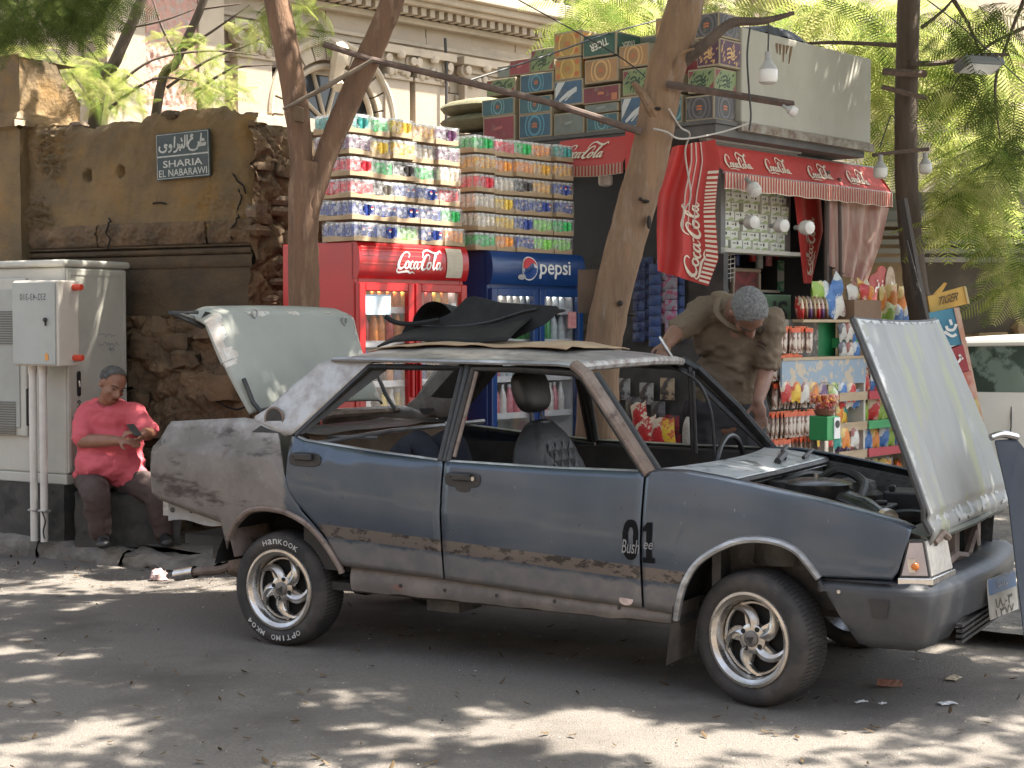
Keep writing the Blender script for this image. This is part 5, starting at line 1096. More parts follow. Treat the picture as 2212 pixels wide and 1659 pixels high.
_r = _n.nodes.new('ShaderNodeMapRange'); _r.inputs[1].default_value = .45; _r.inputs[2].default_value = .72; _r.inputs[3].default_value = .17; _r.inputs[4].default_value = .66; _n.links.new(_no.outputs[0], _r.inputs[0]); _b = _n.nodes.new('ShaderNodeBump'); _b.inputs['Strength'].default_value = .8; _b.inputs['Distance'].default_value = .01; _n.links.new(_no.outputs[0], _b.inputs['Height']); _n.links.new(_b.outputs[0], _g.inputs['Normal'])
_n.links.new(_r.outputs[0], _m.inputs[0]); _n.links.new(_t.outputs[0], _m.inputs[1]); _n.links.new(_g.outputs[0], _m.inputs[2]); _n.links.new(_m.outputs[0], _n.nodes['Material Output'].inputs[0])
def film_me(hole):
    mb = MB(); x0 = TW/2+.003; zt = CH+.006
    def ff(a, b):     # front sheet with an oval hole at one side
        return ((a*2-1)*x0, -.0035-.002*math.sin(a*19)*math.sin(b*7), lerp(.03, zt, b))
    n, m_ = 16, 8; vs = [ff(i/n, j/m_) for j in range(m_+1) for i in range(n+1)]; fs = []
    for j in range(m_):
        for i in range(n):
            ca, cb_ = (i+.5)/n, (j+.5)/m_
            if hole and ((ca-.66)/.22)**2+((cb_-.42)/.38)**2 < 1: continue
            fs.append((j*(n+1)+i, j*(n+1)+i+1, (j+1)*(n+1)+i+1, (j+1)*(n+1)+i))
    mb.add(vs, fs); mb.add([(-x0, -.003, .03), (-x0, TD, .03), (-x0, TD, zt), (-x0, -.003, zt), (x0, -.003, zt), (x0, TD, zt)], [(0, 1, 2, 3), (3, 2, 5, 4)])
    return mb.mesh('shrink_wrap', film, fixn=False)
TRM = [tray_me(s) for s in range(4)]; FLM = [film_me(False), film_me(True)]
emb = MB(); emb.add([(0, 0, 0)]+[(.012*math.cos(a), 0, .012*math.sin(a)) for a in lin(0, 2*PI, 12)[:-1]], [(0, k+1, (k+1) % 12+1) for k in range(12)]); emb.m = [0 if k < 6 else 1 for k in range(12)]
EMB = emb.mesh('can_emblem', [MATS['emblem_red'], white], fixn=False)
RN = ['bottom', 'second', 'third', 'fourth', 'fifth', 'sixth', 'top']; CN = ['first', 'second', 'third', 'fourth', 'fifth']
def tray(M, k, label, group, side, i):
    t = thing('can_tray', label, 'can tray', M, group)
    link('cardboard_tray', TRM[i % 4], t); rs_ = random.Random(i)
    mix_ = None
    for c in range(4):
        cc = T(-TW/2+TW*(c+.5)/4, .027, .005)
        o = link('can', CME[k], t, cc @ RZ(rs_.uniform(0, 6)))
        if k == 'blue' and c in (1, 2, 3) and rs_.random() < .6: link('can_emblem', EMB, t, T(-TW/2+TW*(c+.5)/4, .0003, .075))
    if side:
        for r_ in range(1, 6): link('can', CME[k], t, T(-TW/2+.027, .027+.0535*r_, .005))
    else: link('can', CME[k], t, T(TW/2-.027, .08, .005))
    link('shrink_wrap', FLM[i % 2], t)
    return t
LB = [['blue', 'blue', 'lime', 'blue', 'orange'], ['blue', 'blue', 'blue', 'blue', 'green'], ['red', 'grey', 'blue', 'blue', 'red'], ['red', 'green', 'black', 'green', 'white'], ['purple', 'yellow', 'yellow', 'white', 'purple'], ['teal', 'green', 'yellow', 'gold', 'purple']]
RB = [['green', 'orange', 'blue', 'lime', 'lime'], ['white', 'yellow', 'blue', 'lime', 'green'], ['white', 'yellow', 'blue', 'blue', 'blue'], ['red', 'white', 'black', 'gold', 'blue'], ['gold', 'orange', 'orange', 'gold', 'gold'], ['green', 'red', 'green', 'orange', 'teal']]
ti = 0
for F, B, side_, x00, pz in ((RF, LB, 'red fridge', -.035, .136), (BF, RB, 'blue fridge', -.105, .134)):
    t, M, H, mq, w = F
    for r_, row in enumerate(B):
        rs_ = random.Random(ti+99); rc_ = random.Random(int(100*x00)+7)
        CJ = [(rc_.uniform(-.006, .006), rc_.uniform(-.025, .02), rc_.uniform(-.002, .003)) for _ in range(5)]
        for c, k in enumerate(row):
            x = x00+TW/2+c*(TW+.006)+rs_.uniform(-.004, .004)+(-.012*r_ if side_ == 'red fridge' else -.0)
            y = .0+rs_.uniform(-.012, .012)-.02*(side_ == 'red fridge' and c < 1)+(.02*(c == 4))
            lab = f'tray of {CANC[k][1]} cans, {CN[c]} from left, {RN[r_] if r_ < 5 else "top"} row above {side_}'
            tray(M @ T(x+CJ[c][0]*r_*.5, y+CJ[c][1]+.004*r_*(c % 2), H+.002+r_*(pz+CJ[c][2])) @ RZ(rs_.uniform(-.07, .07)), k, lab, 'stacked trays of cans', c == 0, ti); ti += 1
t, M, H, mq, w = RF
for k_, (y, lab) in ():
    pass
for k_, (y, lab) in ():
    for r_ in range(6):
        k = ['blue', 'blue', 'red', 'red', 'purple', 'teal'][r_]
        tray(M @ T(x00+TW/2+.055-.012*r_, y-.03, H+.002+r_*.136), k, f'tray of {CANC[k][1]} cans at the {lab} back of the red fridge pile, {RN[r_] if r_ < 5 else "top"} row', 'stacked trays of cans', True, 100+k_*10+r_)
# ---------------- kiosk ----------------
KO = at(1545, 700, 11.1); KO.z = 0; KM = frame(KO, KA)       # corner of the roof; x = right hand front, y = left hand front
KI = KM.inverted()
def kp(u, v, y=0.): q = KI @ onpl(u, v, KM @ Vector((0, y, 0)), KE); return q.x, q.z       # on the right-hand front
def kq(u, v, x=0.): q = KI @ onpl(u, v, KM @ Vector((x, 0, 0)), KA); return q.y, q.z       # on the left-hand front
conc = mat('pale_concrete', (.47, .46, .40), .85, c2=(.40, .39, .34), ns=1.6, bump=.1, bs=60, c3=(.34, .32, .28), ns3=4, lo3=.6, hi3=.75, stretch=(1, 1, .5))
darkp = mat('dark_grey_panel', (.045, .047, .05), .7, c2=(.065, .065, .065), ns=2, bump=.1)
soff = mat('soffit_grey', (.10, .10, .10), .8, c2=(.14, .135, .13), ns=3)
kiosk = thing('kiosk', 'street kiosk with concrete roof parapet, dark walls and goods on its shelves', 'kiosk', KM)
PZ = 3.04
mb = MB(); mb.bb((0, 0, PZ-.03), (2.14, 2.35, PZ)); mb.build('roof_plate', soff, kiosk)
mb = MB(); mb.bb((.02, .02, PZ-.11), (2.1, 2.3, PZ-.032)); mb.build('soffit', soff, kiosk)
mb = MB(); mb.bb((.30, -.01, PZ+.003), (2.15, .12, 3.72)); mb.bb((2.05, .122, PZ+.003), (2.15, 2.3, 3.70)); mb.build('concrete_parapet', conc, kiosk, bevel=.012)
mb = MB(); mb.bb((.28, -.03, PZ-.06), (2.17, .01, PZ+.0)); mb.build('parapet_lip', mat('rusty_lip', (.33, .31, .27), .8, c2=(.16, .11, .08), ns=12), kiosk)
mb = MB()
for k in range(5): mb.tube([(.75+.05*k, -.013, 3.66), (.76+.04*k, -.014, 3.66-.05-.08*R.random())], [.014, .003], 5)
mb.build('rust_stain', mat('rust_stain', (.25, .17, .11), .9), [o for o in kiosk.children if o.name.startswith('concrete_parapet')][0])
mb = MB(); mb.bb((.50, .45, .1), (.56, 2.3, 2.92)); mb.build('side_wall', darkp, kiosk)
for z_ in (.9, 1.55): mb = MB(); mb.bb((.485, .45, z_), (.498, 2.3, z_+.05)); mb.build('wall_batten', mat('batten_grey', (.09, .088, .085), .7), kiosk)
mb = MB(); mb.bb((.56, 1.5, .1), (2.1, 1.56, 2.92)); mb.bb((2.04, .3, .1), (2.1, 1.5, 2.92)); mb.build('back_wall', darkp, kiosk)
mb = MB(); mb.bb((.50, .30, .1), (.56, .45, 2.92)); mb.build('corner_post', mat('post_grey', (.2, .2, .2), .6), kiosk)
mb = MB(); mb.tube([(.15, .20, PZ-.15), (1.35, .2, PZ-.15)], .03, 10); mb.bb((.12, .17, PZ-.125), (1.4, .23, PZ-.108)); mb.build('tube_light', mat('lamp_housing', (.36, .36, .35), .4), kiosk, smooth=True)
# front lower counter and shelves
xA, zA = kp(1545, 535, .35); xB = kp(1735, 545, .35)[0]
mb = MB(); mb.bb((xA, .30, zA-.03), (xB, .46, zA-.0)); mb.build('pack_shelf', mat('white_shelf', (.6, .58, .52), .5), kiosk)
mb = MB(); mb.bb((xA, .47, zA), (xB, .50, 2.9)); mb.build('pack_backboard', mat('grey_board', (.38, .38, .36), .6), kiosk)
mb = MB(); mb.bb((.58, .35, .12), (2.02, .40, 1.35)); mb.build('counter_front', mat('counter_green', (.02, .13, .05), .5), kiosk)
mb = MB(); mb.bb((.58, .25, 1.352), (2.02, .8, 1.38)); mb.build('counter_top', mat('white_shelf', (.6, .58, .52), .5), kiosk)
for zz in (1.62, 1.86):
    mb = MB(); mb.bb((.6, .75, zz), (2.02, 1.0, zz+.02)); mb.build('inner_shelf', mat('white_shelf', (.6, .58, .52), .5), kiosk)
# white and green packs
pk_w = mat('pack_white', (.76, .77, .70), .5); pk_g = mat('pack_green', (.30, .42, .13), .5, c2=(.55, .6, .42), ns=34)
pkd = mat('pack_dark_print', (.06, .07, .06), .5)
mb = MB(); mb.bb((-.060, 0, 0), (.060, .05, .070)); PKM = mb.mesh('small_pack', pk_w)
mb = MB(); mb.add([(-.058, -.0015, .002), (.058, -.0015, .002), (.058, -.0015, .022), (.01, -.0015, .026), (-.02, -.0015, .010)], [(0, 1, 2, 3, 4)]); mb.mi = 1; mb.add([(.0, -.0015, .038), (.018, -.0015, .038), (.018, -.0015, .06), (.0, -.0015, .06)], [(0, 1, 2, 3)]); mb.add([(-.045, -.0015, .045), (-.012, -.0015, .045), (-.012, -.0015, .052), (-.045, -.0015, .052)], [(0, 1, 2, 3)])
PKG = mb.mesh('pack_print', [pk_g, pkd], fixn=False)
rs = random.Random(21); nrow = 0; zz = zA
while zz < 2.62:
    x = xA+.07+rs.uniform(0, .05); nc = 0
    while x < xB-.2-.0*zz:
        o = link('small_pack', PKM, None, KM @ T(x, .40+rs.uniform(-.025, .02), zz) @ RZ(rs.uniform(-.14, .14)) @ RY(rs.uniform(-.025, .025)))
        tag(o, f'small white and green pack, {nth(nc)} from left, {nth(nrow)} row up on kiosk front', 'pack', 'white and green packs on the kiosk front'); link('pack_print', PKG, o)
        x += .126+rs.uniform(0, .006); nc += 1
    zz += .0715; nrow += 1
# ---------------- awnings ----------------
awr = mat('awning_red', (.50, .035, .03), .55, c2=(.44, .04, .035), ns=3, bump=.1, bs=12)
awf = mat('awning_faded_red', (.54, .065, .055), .6, c2=(.48, .055, .045), ns=2.5, bump=.08, bs=12)
cream = mat('cream_print', (.75, .66, .53), .6)
aw1 = thing('awning', 'faded red awning with four cream script logos along the kiosk right front', 'awning', KM)
YT, YO = .16, .0
X0, X1 = kp(1540, 340, .1)[0], kp(1905, 400, .1)[0]; ZT = .5*(kp(1560, 303, YT)[1]+kp(1885, 374, YT)[1]); ZB = .5*(kp(1560, 378, YO)[1]+kp(1915, 410, YO)[1])
def aws(x, t, e=0.):   # t 0 top .. 1 front edge .. then valance hangs
    pass
    if t <= 1:
        return (x, lerp(YT, YO, t)-e*.6, lerp(ZT, ZB, t)-.02*math.sin(PI*t)*(1+.3*math.sin(x*6))+e*.6)
    q = t-1; return (x, YO-e-.006*math.sin(x*30)*q, ZB-q*.20-.004*math.sin(x*22))
mb = MB(); mb.grid(lambda a, b: aws(lerp(X0, X1, a), b), 50, 8); a1 = mb.build('awning_cloth', awf, aw1, smooth=True)
mb = MB(); mb.grid(lambda a, b: aws(lerp(X0, X1, a), 1+b*.58), 120, 4); va = mb.build('valance', mat('valance_cream', (.66, .56, .44), .7), aw1, smooth=True)
mb = MB(); n = 66
for k in range(n):
    xa_ = lerp(X0, X1, k/n); xb_ = lerp(X0, X1, (k+.5)/n)
    mb.grid(lambda a, b: aws(lerp(xa_, xb_, a), 1.0+b*.55, .004), 1, 3)
tag(mb.build('valance_stripe', mat('stripe_red', (.42, .06, .05), .6), va, fixn=False), kind='stuff')
for k, (u, v) in enumerate(((1578, 333), (1677, 355), (1768, 368), (1850, 382))):
    xc = max(X0+.27, kp(u, v, .08)[0])
    mb = MB(); script_logo(mb, .34, .24, lambda x, y: aws(xc+x, .5-y/.36, .012)); mb.build('script_lettering', cream, a1, fixn=False)
mb = MB(); mb.add([(X1, YT, ZT), (X1, YO, ZB), (X1, YO, ZB-.12), (X1+.02, YT, ZB-.1)], [(0, 1, 2, 3)]); mb.build('awning_end', awf, aw1)
mb = MB(); mb.tube([(X0, YT+.02, ZT+.005), (X1, YT+.02, ZT+.005)], .012, 6); mb.tube([(X0, YO+.01, ZB), (X1, YO+.01, ZB)], .010, 6); mb.build('awning_rod', mat('steel_rod', (.3, .29, .28), .5, .5), aw1)
aw2 = thing('awning', 'deep red awning with one white script logo above the dark kiosk wall', 'awning', KM)
ya, _ = kq(1368, 300, -.12); yb, _ = kq(1200, 300, -.12)
def aw2s(y, t, e=0.): 
    return (lerp(-.06, -.24, min(1, t))-e, y, lerp(2.98, 2.76, min(1, t))-max(0, t-1)*.2-.006*math.sin(y*9))
mb = MB(); mb.grid(lambda a, b: aw2s(lerp(ya, yb, a), b), 30, 6); a2 = mb.build('awning_cloth', awr, aw2, smooth=True)
mb = MB(); mb.grid(lambda a, b: aw2s(lerp(ya, yb, a), 1+b*.4), 60, 3); v2 = mb.build('valance', mat('valance_painted_shade', (.50, .40, .32), .7), aw2)  # darker copy of the cream valance, shade put into its colour
for k in range(24):
    xa_ = lerp(ya, yb, k/24); xb_ = lerp(ya, yb, (k+.5)/24); mb = MB(); mb.grid(lambda a, b: aw2s(lerp(xa_, xb_, a), 1.0+b*.38, .004), 1, 2); mb.build('valance_stripe', MATS['stripe_red'], v2, fixn=False)
yc = kq(1262, 325, -.15)[0]
mb = MB(); script_logo(mb, .42, .20, lambda x, y: aw2s(yc-x, .5-y/.28, .012)); mb.build('script_lettering', cream, a2, fixn=False)
mb = MB(); mb.grid(lambda a, b: (lerp(-.24, .1, a), ya-.02-.03*math.sin(a*5), lerp(2.98, 2.70, b)-.05*a), 8, 6); mb.build('awning_end', awr, aw2, smooth=True)
# hanging corner cloth with piping
cl = thing('corner_cloth', 'long red cloth with cream piping and vertical script hanging at the kiosk corner', 'awning cloth', KM)
LT = [(0, (1452, 318)), (.33, (1420, 420)), (.66, (1418, 500)), (1, (1420, 585))]; RTp = [(0, (1545, 300)), (.12, (1556, 345)), (.25, (1550, 395)), (.5, (1545, 455)), (.8, (1552, 560)), (1, (1530, 618))]
CP0 = KM @ Vector((-.22, .05, 0)); CN = Vector((-.05, -1, 0)).normalized()
def i2(tab, t): return Vector((interp([(a, b[0]) for a, b in tab], t), interp([(a, b[1]) for a, b in tab], t)))
def clf(a, b, e=0.):
    l, r_ = i2(LT, b), i2(RTp, b); p = l.lerp(r_, a); w = onpl(p.x, p.y, CP0, CN)
    w = w+CN*(.035*math.sin(a*15+b*2)*(1-.85*max(0, min(1, (a-.45)/.2)))+.02*math.sin(a*6)+e); return KI @ w
mb = MB(); mb.grid(clf, 60, 40); c_o = mb.build('hanging_cloth', awr, cl, smooth=True)
for a0 in (.42, .50, .60):
    mb = MB(); P = [clf(lerp(a0+.2*(a0-.3), a0-.12, t)+.08*math.sin(t*3), t, .008) for t in lin(0, .62, 16)]; mb.tube(P, .006, 5); mb.build('piping', mat('cream_piping', (.62, .45, .40), .6), c_o)
mb = MB()
for k in range(26):
    b0 = .18+.82*k/26; b1 = b0+.016
    mb.add([clf(.80, b0, .008), clf(.995, b0, .008), clf(.995, b1, .008), clf(.80, b1, .008)], [(0, 1, 2, 3)])
mb.build('edge_stripe', cream, c_o, fixn=False).__setitem__('kind', 'stuff')
mb = MB(); script_logo(mb, .56, .17, lambda x, y: clf(.60-y/.44*1.0+.0, .70-x/.98, .012)); mb.build('script_lettering', cream, c_o, fixn=False)
# red curtain strips on the right of the opening
def drape(nm, label, LTt, RTt, y, m_, logo=None, folds=5, amp=.03, par=None):
    p0 = KM @ Vector((0, y, 0)); t = thing(nm, label, 'curtain', KM)
    def f(a, b, e=0.):
        p = i2(LTt, b).lerp(i2(RTt, b), a); w = onpl(p.x, p.y, p0, -KE)-KE*(amp*math.sin(a*folds*2*PI)+e); return KI @ w
    mb = MB(); mb.grid(f, 40, 24); o = mb.build('curtain_cloth', m_, t, smooth=True); return t, o, f
t_, o_, f_ = drape('curtain', 'narrow red curtain strip with white script beside the white and green packs', [(0, (1714, 408)), (1, (1736, 612))], [(0, (1772, 414)), (.5, (1778, 500)), (1, (1752, 612))], .30, awr, folds=1.5, amp=.012)
mb = MB(); script_logo(mb, .5, .12, lambda x, y: f_(.5-y/.25, .62-x/.8, .008)); mb.build('script_lettering', cream, o_, fixn=False)
drape('curtain', 'faded pinkish gathered plastic curtain at the right end of the striped awning', [(0, (1782, 420)), (1, (1792, 575))], [(0, (1924, 432)), (.5, (1905, 520)), (1, (1868, 622))], .10, mat('faded_pink_plastic', (.42, .22, .19), .4, c2=(.56, .42, .36), ns=3, stretch=(5, 5, .6)), folds=4, amp=.03)
mb = MB()
x_, _ = kp(1786, 500, .1)
mb.tube([(x_, .1, .1), (x_, .1, 2.8)], .022, 8); mb.tube([(x_+.14, .05, 1.7), (x_+.10, .05, 2.75)], .015, 8); mb.build('kiosk_post', mat('rusty_post', (.12, .09, .08), .7), kiosk)
# ---------------- cartons on the roof ----------------
CART = {'blue': ((.035, .13, .22), (.10, .28, .38), 'blue carton with target circles'), 'teal': ((.05, .16, .20), (.16, .33, .36), 'teal carton with target circles'), 'red': ((.36, .04, .06), (.45, .12, .12), 'crimson red carton'), 'green': ((.26, .36, .13), (.03, .06, .03), 'green leaf print carton'), 'yellow': ((.60, .36, .05), (.72, .48, .14), 'yellow biscuit carton'), 'orange': ((.52, .27, .09), (.62, .38, .16), 'orange tan carton'), 'dark': ((.08, .075, .08), (.14, .13, .14), 'dark grey carton with a circle'), 'tiger': ((.03, .13, .09), (.72, .70, .62), 'dark green carton with white block letters'), 'purple': ((.10, .02, .07), (.60, .36, .14), 'dark purple carton with gold snacks'), 'slash': ((.05, .14, .27), (.55, .58, .58), 'blue carton with white diagonal band'), 'grey': ((.20, .235, .21), (.25, .28, .26), 'plain grey green carton'), 'maroon': ((.26, .035, .05), (.48, .18, .08), 'maroon carton with orange corner')}
cbrd = mat('carton_board', (.40, .34, .25), .8, c2=(.34, .28, .2), ns=6)
def dusty(c): g_ = sum(c)/3; return tuple(.78*x+.12*g_+.012 for x in c)
cmats = {k: (mat('carton_'+k, dusty(v[0]), .5, c2=tuple(c*.7 for c in dusty(v[0])), ns=5, c3=(.26, .22, .17), ns3=7, lo3=.6, hi3=.85), mat('carton_print_'+k, v[1], .45)) for k, v in CART.items()}
lblw = mat('carton_label_pale', (.55, .36, .28), .5)
def carton(M, d, k, label, faces=('x', )):   # d=(dx,dy,dz); front face is local -x (left front) and -y (right front)
    t = link('carton', None or (lambda mb: mb.mesh('carton', cbrd))((lambda mb: mb.bb((0, 0, 0), d))(MB())), None, M, .006); tag(t, label, 'carton', 'cartons stacked on the kiosk roof')
    a, b = cmats[k]
    for fc in faces:
        w, h = (d[1], d[2]) if fc == 'x' else (d[0], d[2])
        def F_(x, y, e=.003): return (-e, w/2-x, h/2+y) if fc == 'x' else (w/2+x, -e, h/2+y)
        q = MB(); q.add([F_(-w*.46, -h*.43), F_(w*.46, -h*.43), F_(w*.46, h*.43), F_(-w*.46, h*.43)], [(0, 1, 2, 3)]); pr = q.build('printed_face', a, t, fixn=False)
        q = MB(); mm = [b]
        if k in ('blue', 'teal', 'dark', 'orange', 'yellow'):
            for r0, r1 in (((.16, .21), (.27, .31)) if k != 'yellow' else ((.22, .25), )):
                P0 = [(r*math.cos(t_)*1.25, r*math.sin(t_)*1.5) for t_ in lin(0, 2*PI, 20) for r in (r0*h*1.4, r1*h*1.4)]
                P0 = [(max(-w*.45, min(w*.45, x)), max(-h*.42, min(h*.42, y))) for x, y in P0]
                q.add([F_(x, y, .0045) for x, y in P0], [(2*i, 2*i+1, 2*i+3, 2*i+2) for i in range(20)])
            q.mi = 1; ribbon(q, [(-h*.13, h*.05), (0, h*.08), (h*.13, h*.05)], [h*.07]*3, lambda x, y: F_(x, y, .005), 3); ribbon(q, [(-h*.13, -h*.06), (0, -h*.03), (h*.13, -h*.06)], [h*.07]*3, lambda x, y: F_(x, y, .005), 3); mm = [b, mat('carton_word', (.50, .16, .06), .5)]
            if k == 'yellow':
                for cx_, cy_ in ((-.36, .25), (.36, .3), (-.36, -.3), (.34, -.28)): q.add([F_(cx_*w+.022*math.cos(t_), cy_*h+.022*math.sin(t_), .0045) for t_ in lin(0, 2*PI, 10)[:-1]], [tuple(range(10))])
        elif k in ('green', 'purple'):
            r3 = random.Random(int(d[1]*1e4)+len(label))
            for _ in range(20):
                x, y = r3.uniform(-.42, .42)*w, r3.uniform(-.38, .38)*h
                if abs(x) < w*.2 and abs(y) < h*.2: continue
                a_ = r3.uniform(.4, 1.2); l_ = r3.uniform(.012, .028); q.add([F_(x+l_*math.cos(a_), y+l_*math.sin(a_), .0045), F_(x-.006*math.sin(a_), y+.006*math.cos(a_), .0045), F_(x-l_*math.cos(a_), y-l_*math.sin(a_), .0045), F_(x+.006*math.sin(a_), y-.006*math.cos(a_), .0045)], [(0, 1, 2, 3)])
            for _ in range(3): ribbon(q, [(-w*.18, .02-.03*_), (-w*.02, .035-.03*_), (w*.08, .0-.02*_), (w*.18, .03-.03*_)], [.014]*4, lambda x, y: F_(x, y, .0045), 4)
            if k == 'green': q.mi = 1; q.add([F_(-w*.45, h*.10, .005), F_(-w*.25, h*.41, .005), F_(-w*.45, h*.41, .005)], [(0, 1, 2)]); q.add([F_(w*.45, -h*.1, .005), F_(w*.27, -h*.41, .005), F_(w*.45, -h*.41, .005)], [(0, 1, 2)]); mm = [b, cmats['red'][0]]
        elif k == 'tiger':
            text_into(q, 'TIGER', w*.55, h*.34, lambda x, y: F_(-(x*.96-y*.25), -(y*.96+x*.25), .0045), .02)
        elif k == 'slash':
            q.add([F_(-w*.44, -h*.2, .0045), F_(-w*.1, h*.42, .0045), F_(-w*.36, h*.42, .0045), F_(-w*.44, h*.2, .0045)], [(0, 1, 2, 3)]); ribbon(q, [(-w*.3, -h*.3), (0, -h*.05), (w*.3, h*.15)], [.02, .035, .02], lambda x, y: F_(x, y, .005), 4); ribbon(q, [(-w*.1, -h*.3), (w*.1, -h*.1), (w*.3, h*.05)], [.012]*3, lambda x, y: F_(x, y, .005), 4)
        elif k == 'maroon':
            q.add([F_(w*.28, -h*.4, .0045), F_(w*.43, -h*.4, .0045), F_(w*.43, 0, .0045), F_(w*.28, 0, .0045)], [(0, 1, 2, 3)]); ribbon(q, [(-w*.08, h*.04), (0, h*.07), (w*.08, h*.04)], [.02]*3, lambda x, y: F_(x, y, .0045), 3)
        else: ribbon(q, [(-w*.12, 0), (w*.12, .01)], [.02, .02], lambda x, y: F_(x, y, .0045), 2)
        q.build('face_print', mm, pr, fixn=False)
    return t
# rows given by photo pixels of each left-front face: (u left, u right, v bottom, v top, kind)
BX = [(1043, 1113, 283, 250, 'red', 'bottom'), (1120, 1192, 287, 245, 'blue', 'bottom'), (1196, 1262, 283, 243, 'grey', 'bottom'), (1266, 1336, 275, 245, 'teal', 'bottom'),
      (1040, 1112, 250, 213, 'teal', 'second'), (1120, 1192, 245, 208, 'teal', 'second'), (1258, 1340, 222, 185, 'maroon', 'third'), (1262, 1336, 243, 224, 'grey', 'second'),
      (1050, 1114, 205, 170, 'green', 'third'), (1122, 1196, 200, 158, 'blue', 'third'), (1196, 1260, 228, 172, 'slash', 'second'), (1340, 1402, 268, 206, 'slash', 'bottom'),
      (1074, 1102, 168, 142, 'grey', 'top left'), (1100, 1146, 162, 128, 'red', 'upper left'), (1146, 1198, 155, 105, 'green', 'upper left'),
      (1198, 1256, 172, 126, 'yellow', 'fourth'), (1196, 1256, 124, 68, 'yellow', 'top'), (1262, 1336, 178, 126, 'orange', 'fourth'), (1258, 1332, 122, 72, 'tiger', 'top'),
      (1336, 1402, 145, 96, 'orange', 'top'), (1344, 1402, 205, 148, 'green', 'third'), (1440, 1474, 248, 205, 'teal', 'bottom'), (1440, 1474, 200, 160, 'teal', 'second'), (1480, 1543, 252, 206, 'dark', 'bottom corner'), 
      (1485, 1545, 200, 148, 'green', 'second corner'), (1505, 1555, 144, 84, 'purple', 'third corner'), (1500, 1553, 82, 28, 'dark', 'top corner'), (1415, 1470, 120, 36, 'orange', 'behind the middle trunk, upper')]
CORD = {}
for u0, u1, vb, vt, k, pos in BX:
    cor = 'corner' in pos
    if 'behind' in pos: xx = .35
    else: xx = .02+.012*R.random()+(.08 if 'upper' in pos or 'top left' in pos else 0)
    yl_, zl = kq(u0, (vb+vt)/2, xx); yr_, zr = kq(u1, (vb+vt)/2, xx)
    um = (u0+u1)/2; zb_ = kq(um, vb, xx)[1]; zt_ = kq(um, vt, xx)[1]
    if pos.startswith('bottom'): zb_ = PZ+.002
    d = (.27 if cor else .30, max(.12, yl_-yr_-.006), zt_-zb_)
    n_ = CORD.get(k, 0); CORD[k] = n_+1
    nb = {'red': 'left', 'blue': '', }.get(k, '')
    lab = f'{CART[k][2]}, {pos} row, roof stack, {"left end" if u1 < 1115 else ("second pile from left" if u1 < 1200 else ("third pile" if u1 < 1265 else ("fourth pile" if u1 < 1345 else ("beside the middle trunk" if u1 < 1480 else "at the kiosk corner"))))}'
    carton(KM @ T(xx, yr_+.003, zb_), d, k, lab, ('x', 'y') if cor or k in ('tiger', 'yellow') else ('x',))
for j in range(5):   # second rank filling the gaps behind
    y = .35+j*.4; carton(KM @ T(.36, y, PZ+.002), (.3, .38, .26), ['teal', 'dark', 'red', 'blue', 'teal'][j], f'carton in the rear rank of the roof stack, {nth(j)} from the corner')
    carton(KM @ T(.37, y+.05, PZ+.264), (.3, .36, .25), ['red', 'teal', 'orange', 'grey', 'dark'][j], f'carton on the second layer of the rear rank, {nth(j)} from the corner')
    if 0 < j < 4: carton(KM @ T(.38, y+.02, PZ+.516), (.3, .36, .22), ['blue', 'grey', 'grey', 'red', 'teal'][j], f'carton on the third layer of the rear rank, {nth(j)} from the corner')
# sacks left of the cartons
yk, zk = kq(990, 262, .3)
for k in range(2):
    mb = MB(); mb.ball((0, 0, 0), 1, 20, sc=(.3, .42, .075)); mb.v = [(p[0], p[1], p[2]+.012*nz((p[0]*9, p[1]*9, k))) for p in mb.v]
    tag(mb.build('sack', mat('khaki_sack', (.22, .20, .12), .9, c2=(.16, .15, .09), ns=8, bump=.4), M=KM @ T(.35, 2.55, zk-.03+k*.12), smooth=True), ['lower', 'upper'][k]+' khaki sack lying left of the roof cartons', 'sack', 'sacks beside the roof cartons')
mb = MB(); mb.bb((.2, 2.2, PZ-.35), (.8, 3.0, PZ+.12)); tag(mb.build('sack_platform', darkp, M=KM), 'dark platform behind the drinks trays carrying the khaki sacks', 'platform')
# items lying on the parapet
tarp = mat('dark_tarp', (.02, .02, .022), .6)
mb = MB(); mb.grid(lambda a, b: (lerp(.55, 1.25, a), lerp(.0, .5, b), 3.725+.10*math.sin(PI*a)**.5*math.sin(PI*b)**.3+.02*nz((a*7, b*5, 2))), 16, 10); tag(mb.build('tarpaulin', tarp, M=KM, smooth=True), 'dark tarpaulin bundle on top of the concrete parapet', 'tarpaulin')
# ---------------- goods in and in front of the kiosk ----------------
def kitem(u, v, y): x, z = kp(u, v, y); return KM @ T(x, y, z)
def bagmesh(c1, c2, w, h, seed, cut=True):
    m1 = mat('bag_%s' % seed, c1, .28, c2=c2, ns=14, nlo=.5, nhi=.54, bump=.5, bs=30); mb = MB()
    def side(s):
        return lambda a, b: ((a-.5)*w*(1-.06*math.sin(PI*b)), s*.032*(math.sin(PI*a)*math.sin(PI*b))**.6, b*h+.008*math.sin(a*40)*(b in (0, 1)))
    mb.grid(side(-1), 8, 8); mb.grid(side(1), 8, 8); return mb.mesh('snack_bag', m1, True, 70)
BC = {'yellow': ((.75, .48, .04), (.6, .10, .04)), 'orange': ((.70, .22, .03), (.75, .55, .2)), 'red': ((.52, .03, .03), (.7, .6, .45)), 'green': ((.25, .40, .05), (.65, .6, .3)), 'blue': ((.05, .16, .42), (.6, .62, .62)), 'purple': ((.13, .06, .18), (.6, .5, .45)), 'silver': ((.5, .5, .48), (.10, .10, .12)), 'teal': ((.03, .30, .25), (.6, .6, .5)), 'white': ((.62, .60, .55), (.3, .1, .08)), 'brown': ((.22, .12, .06), (.5, .4, .25))}
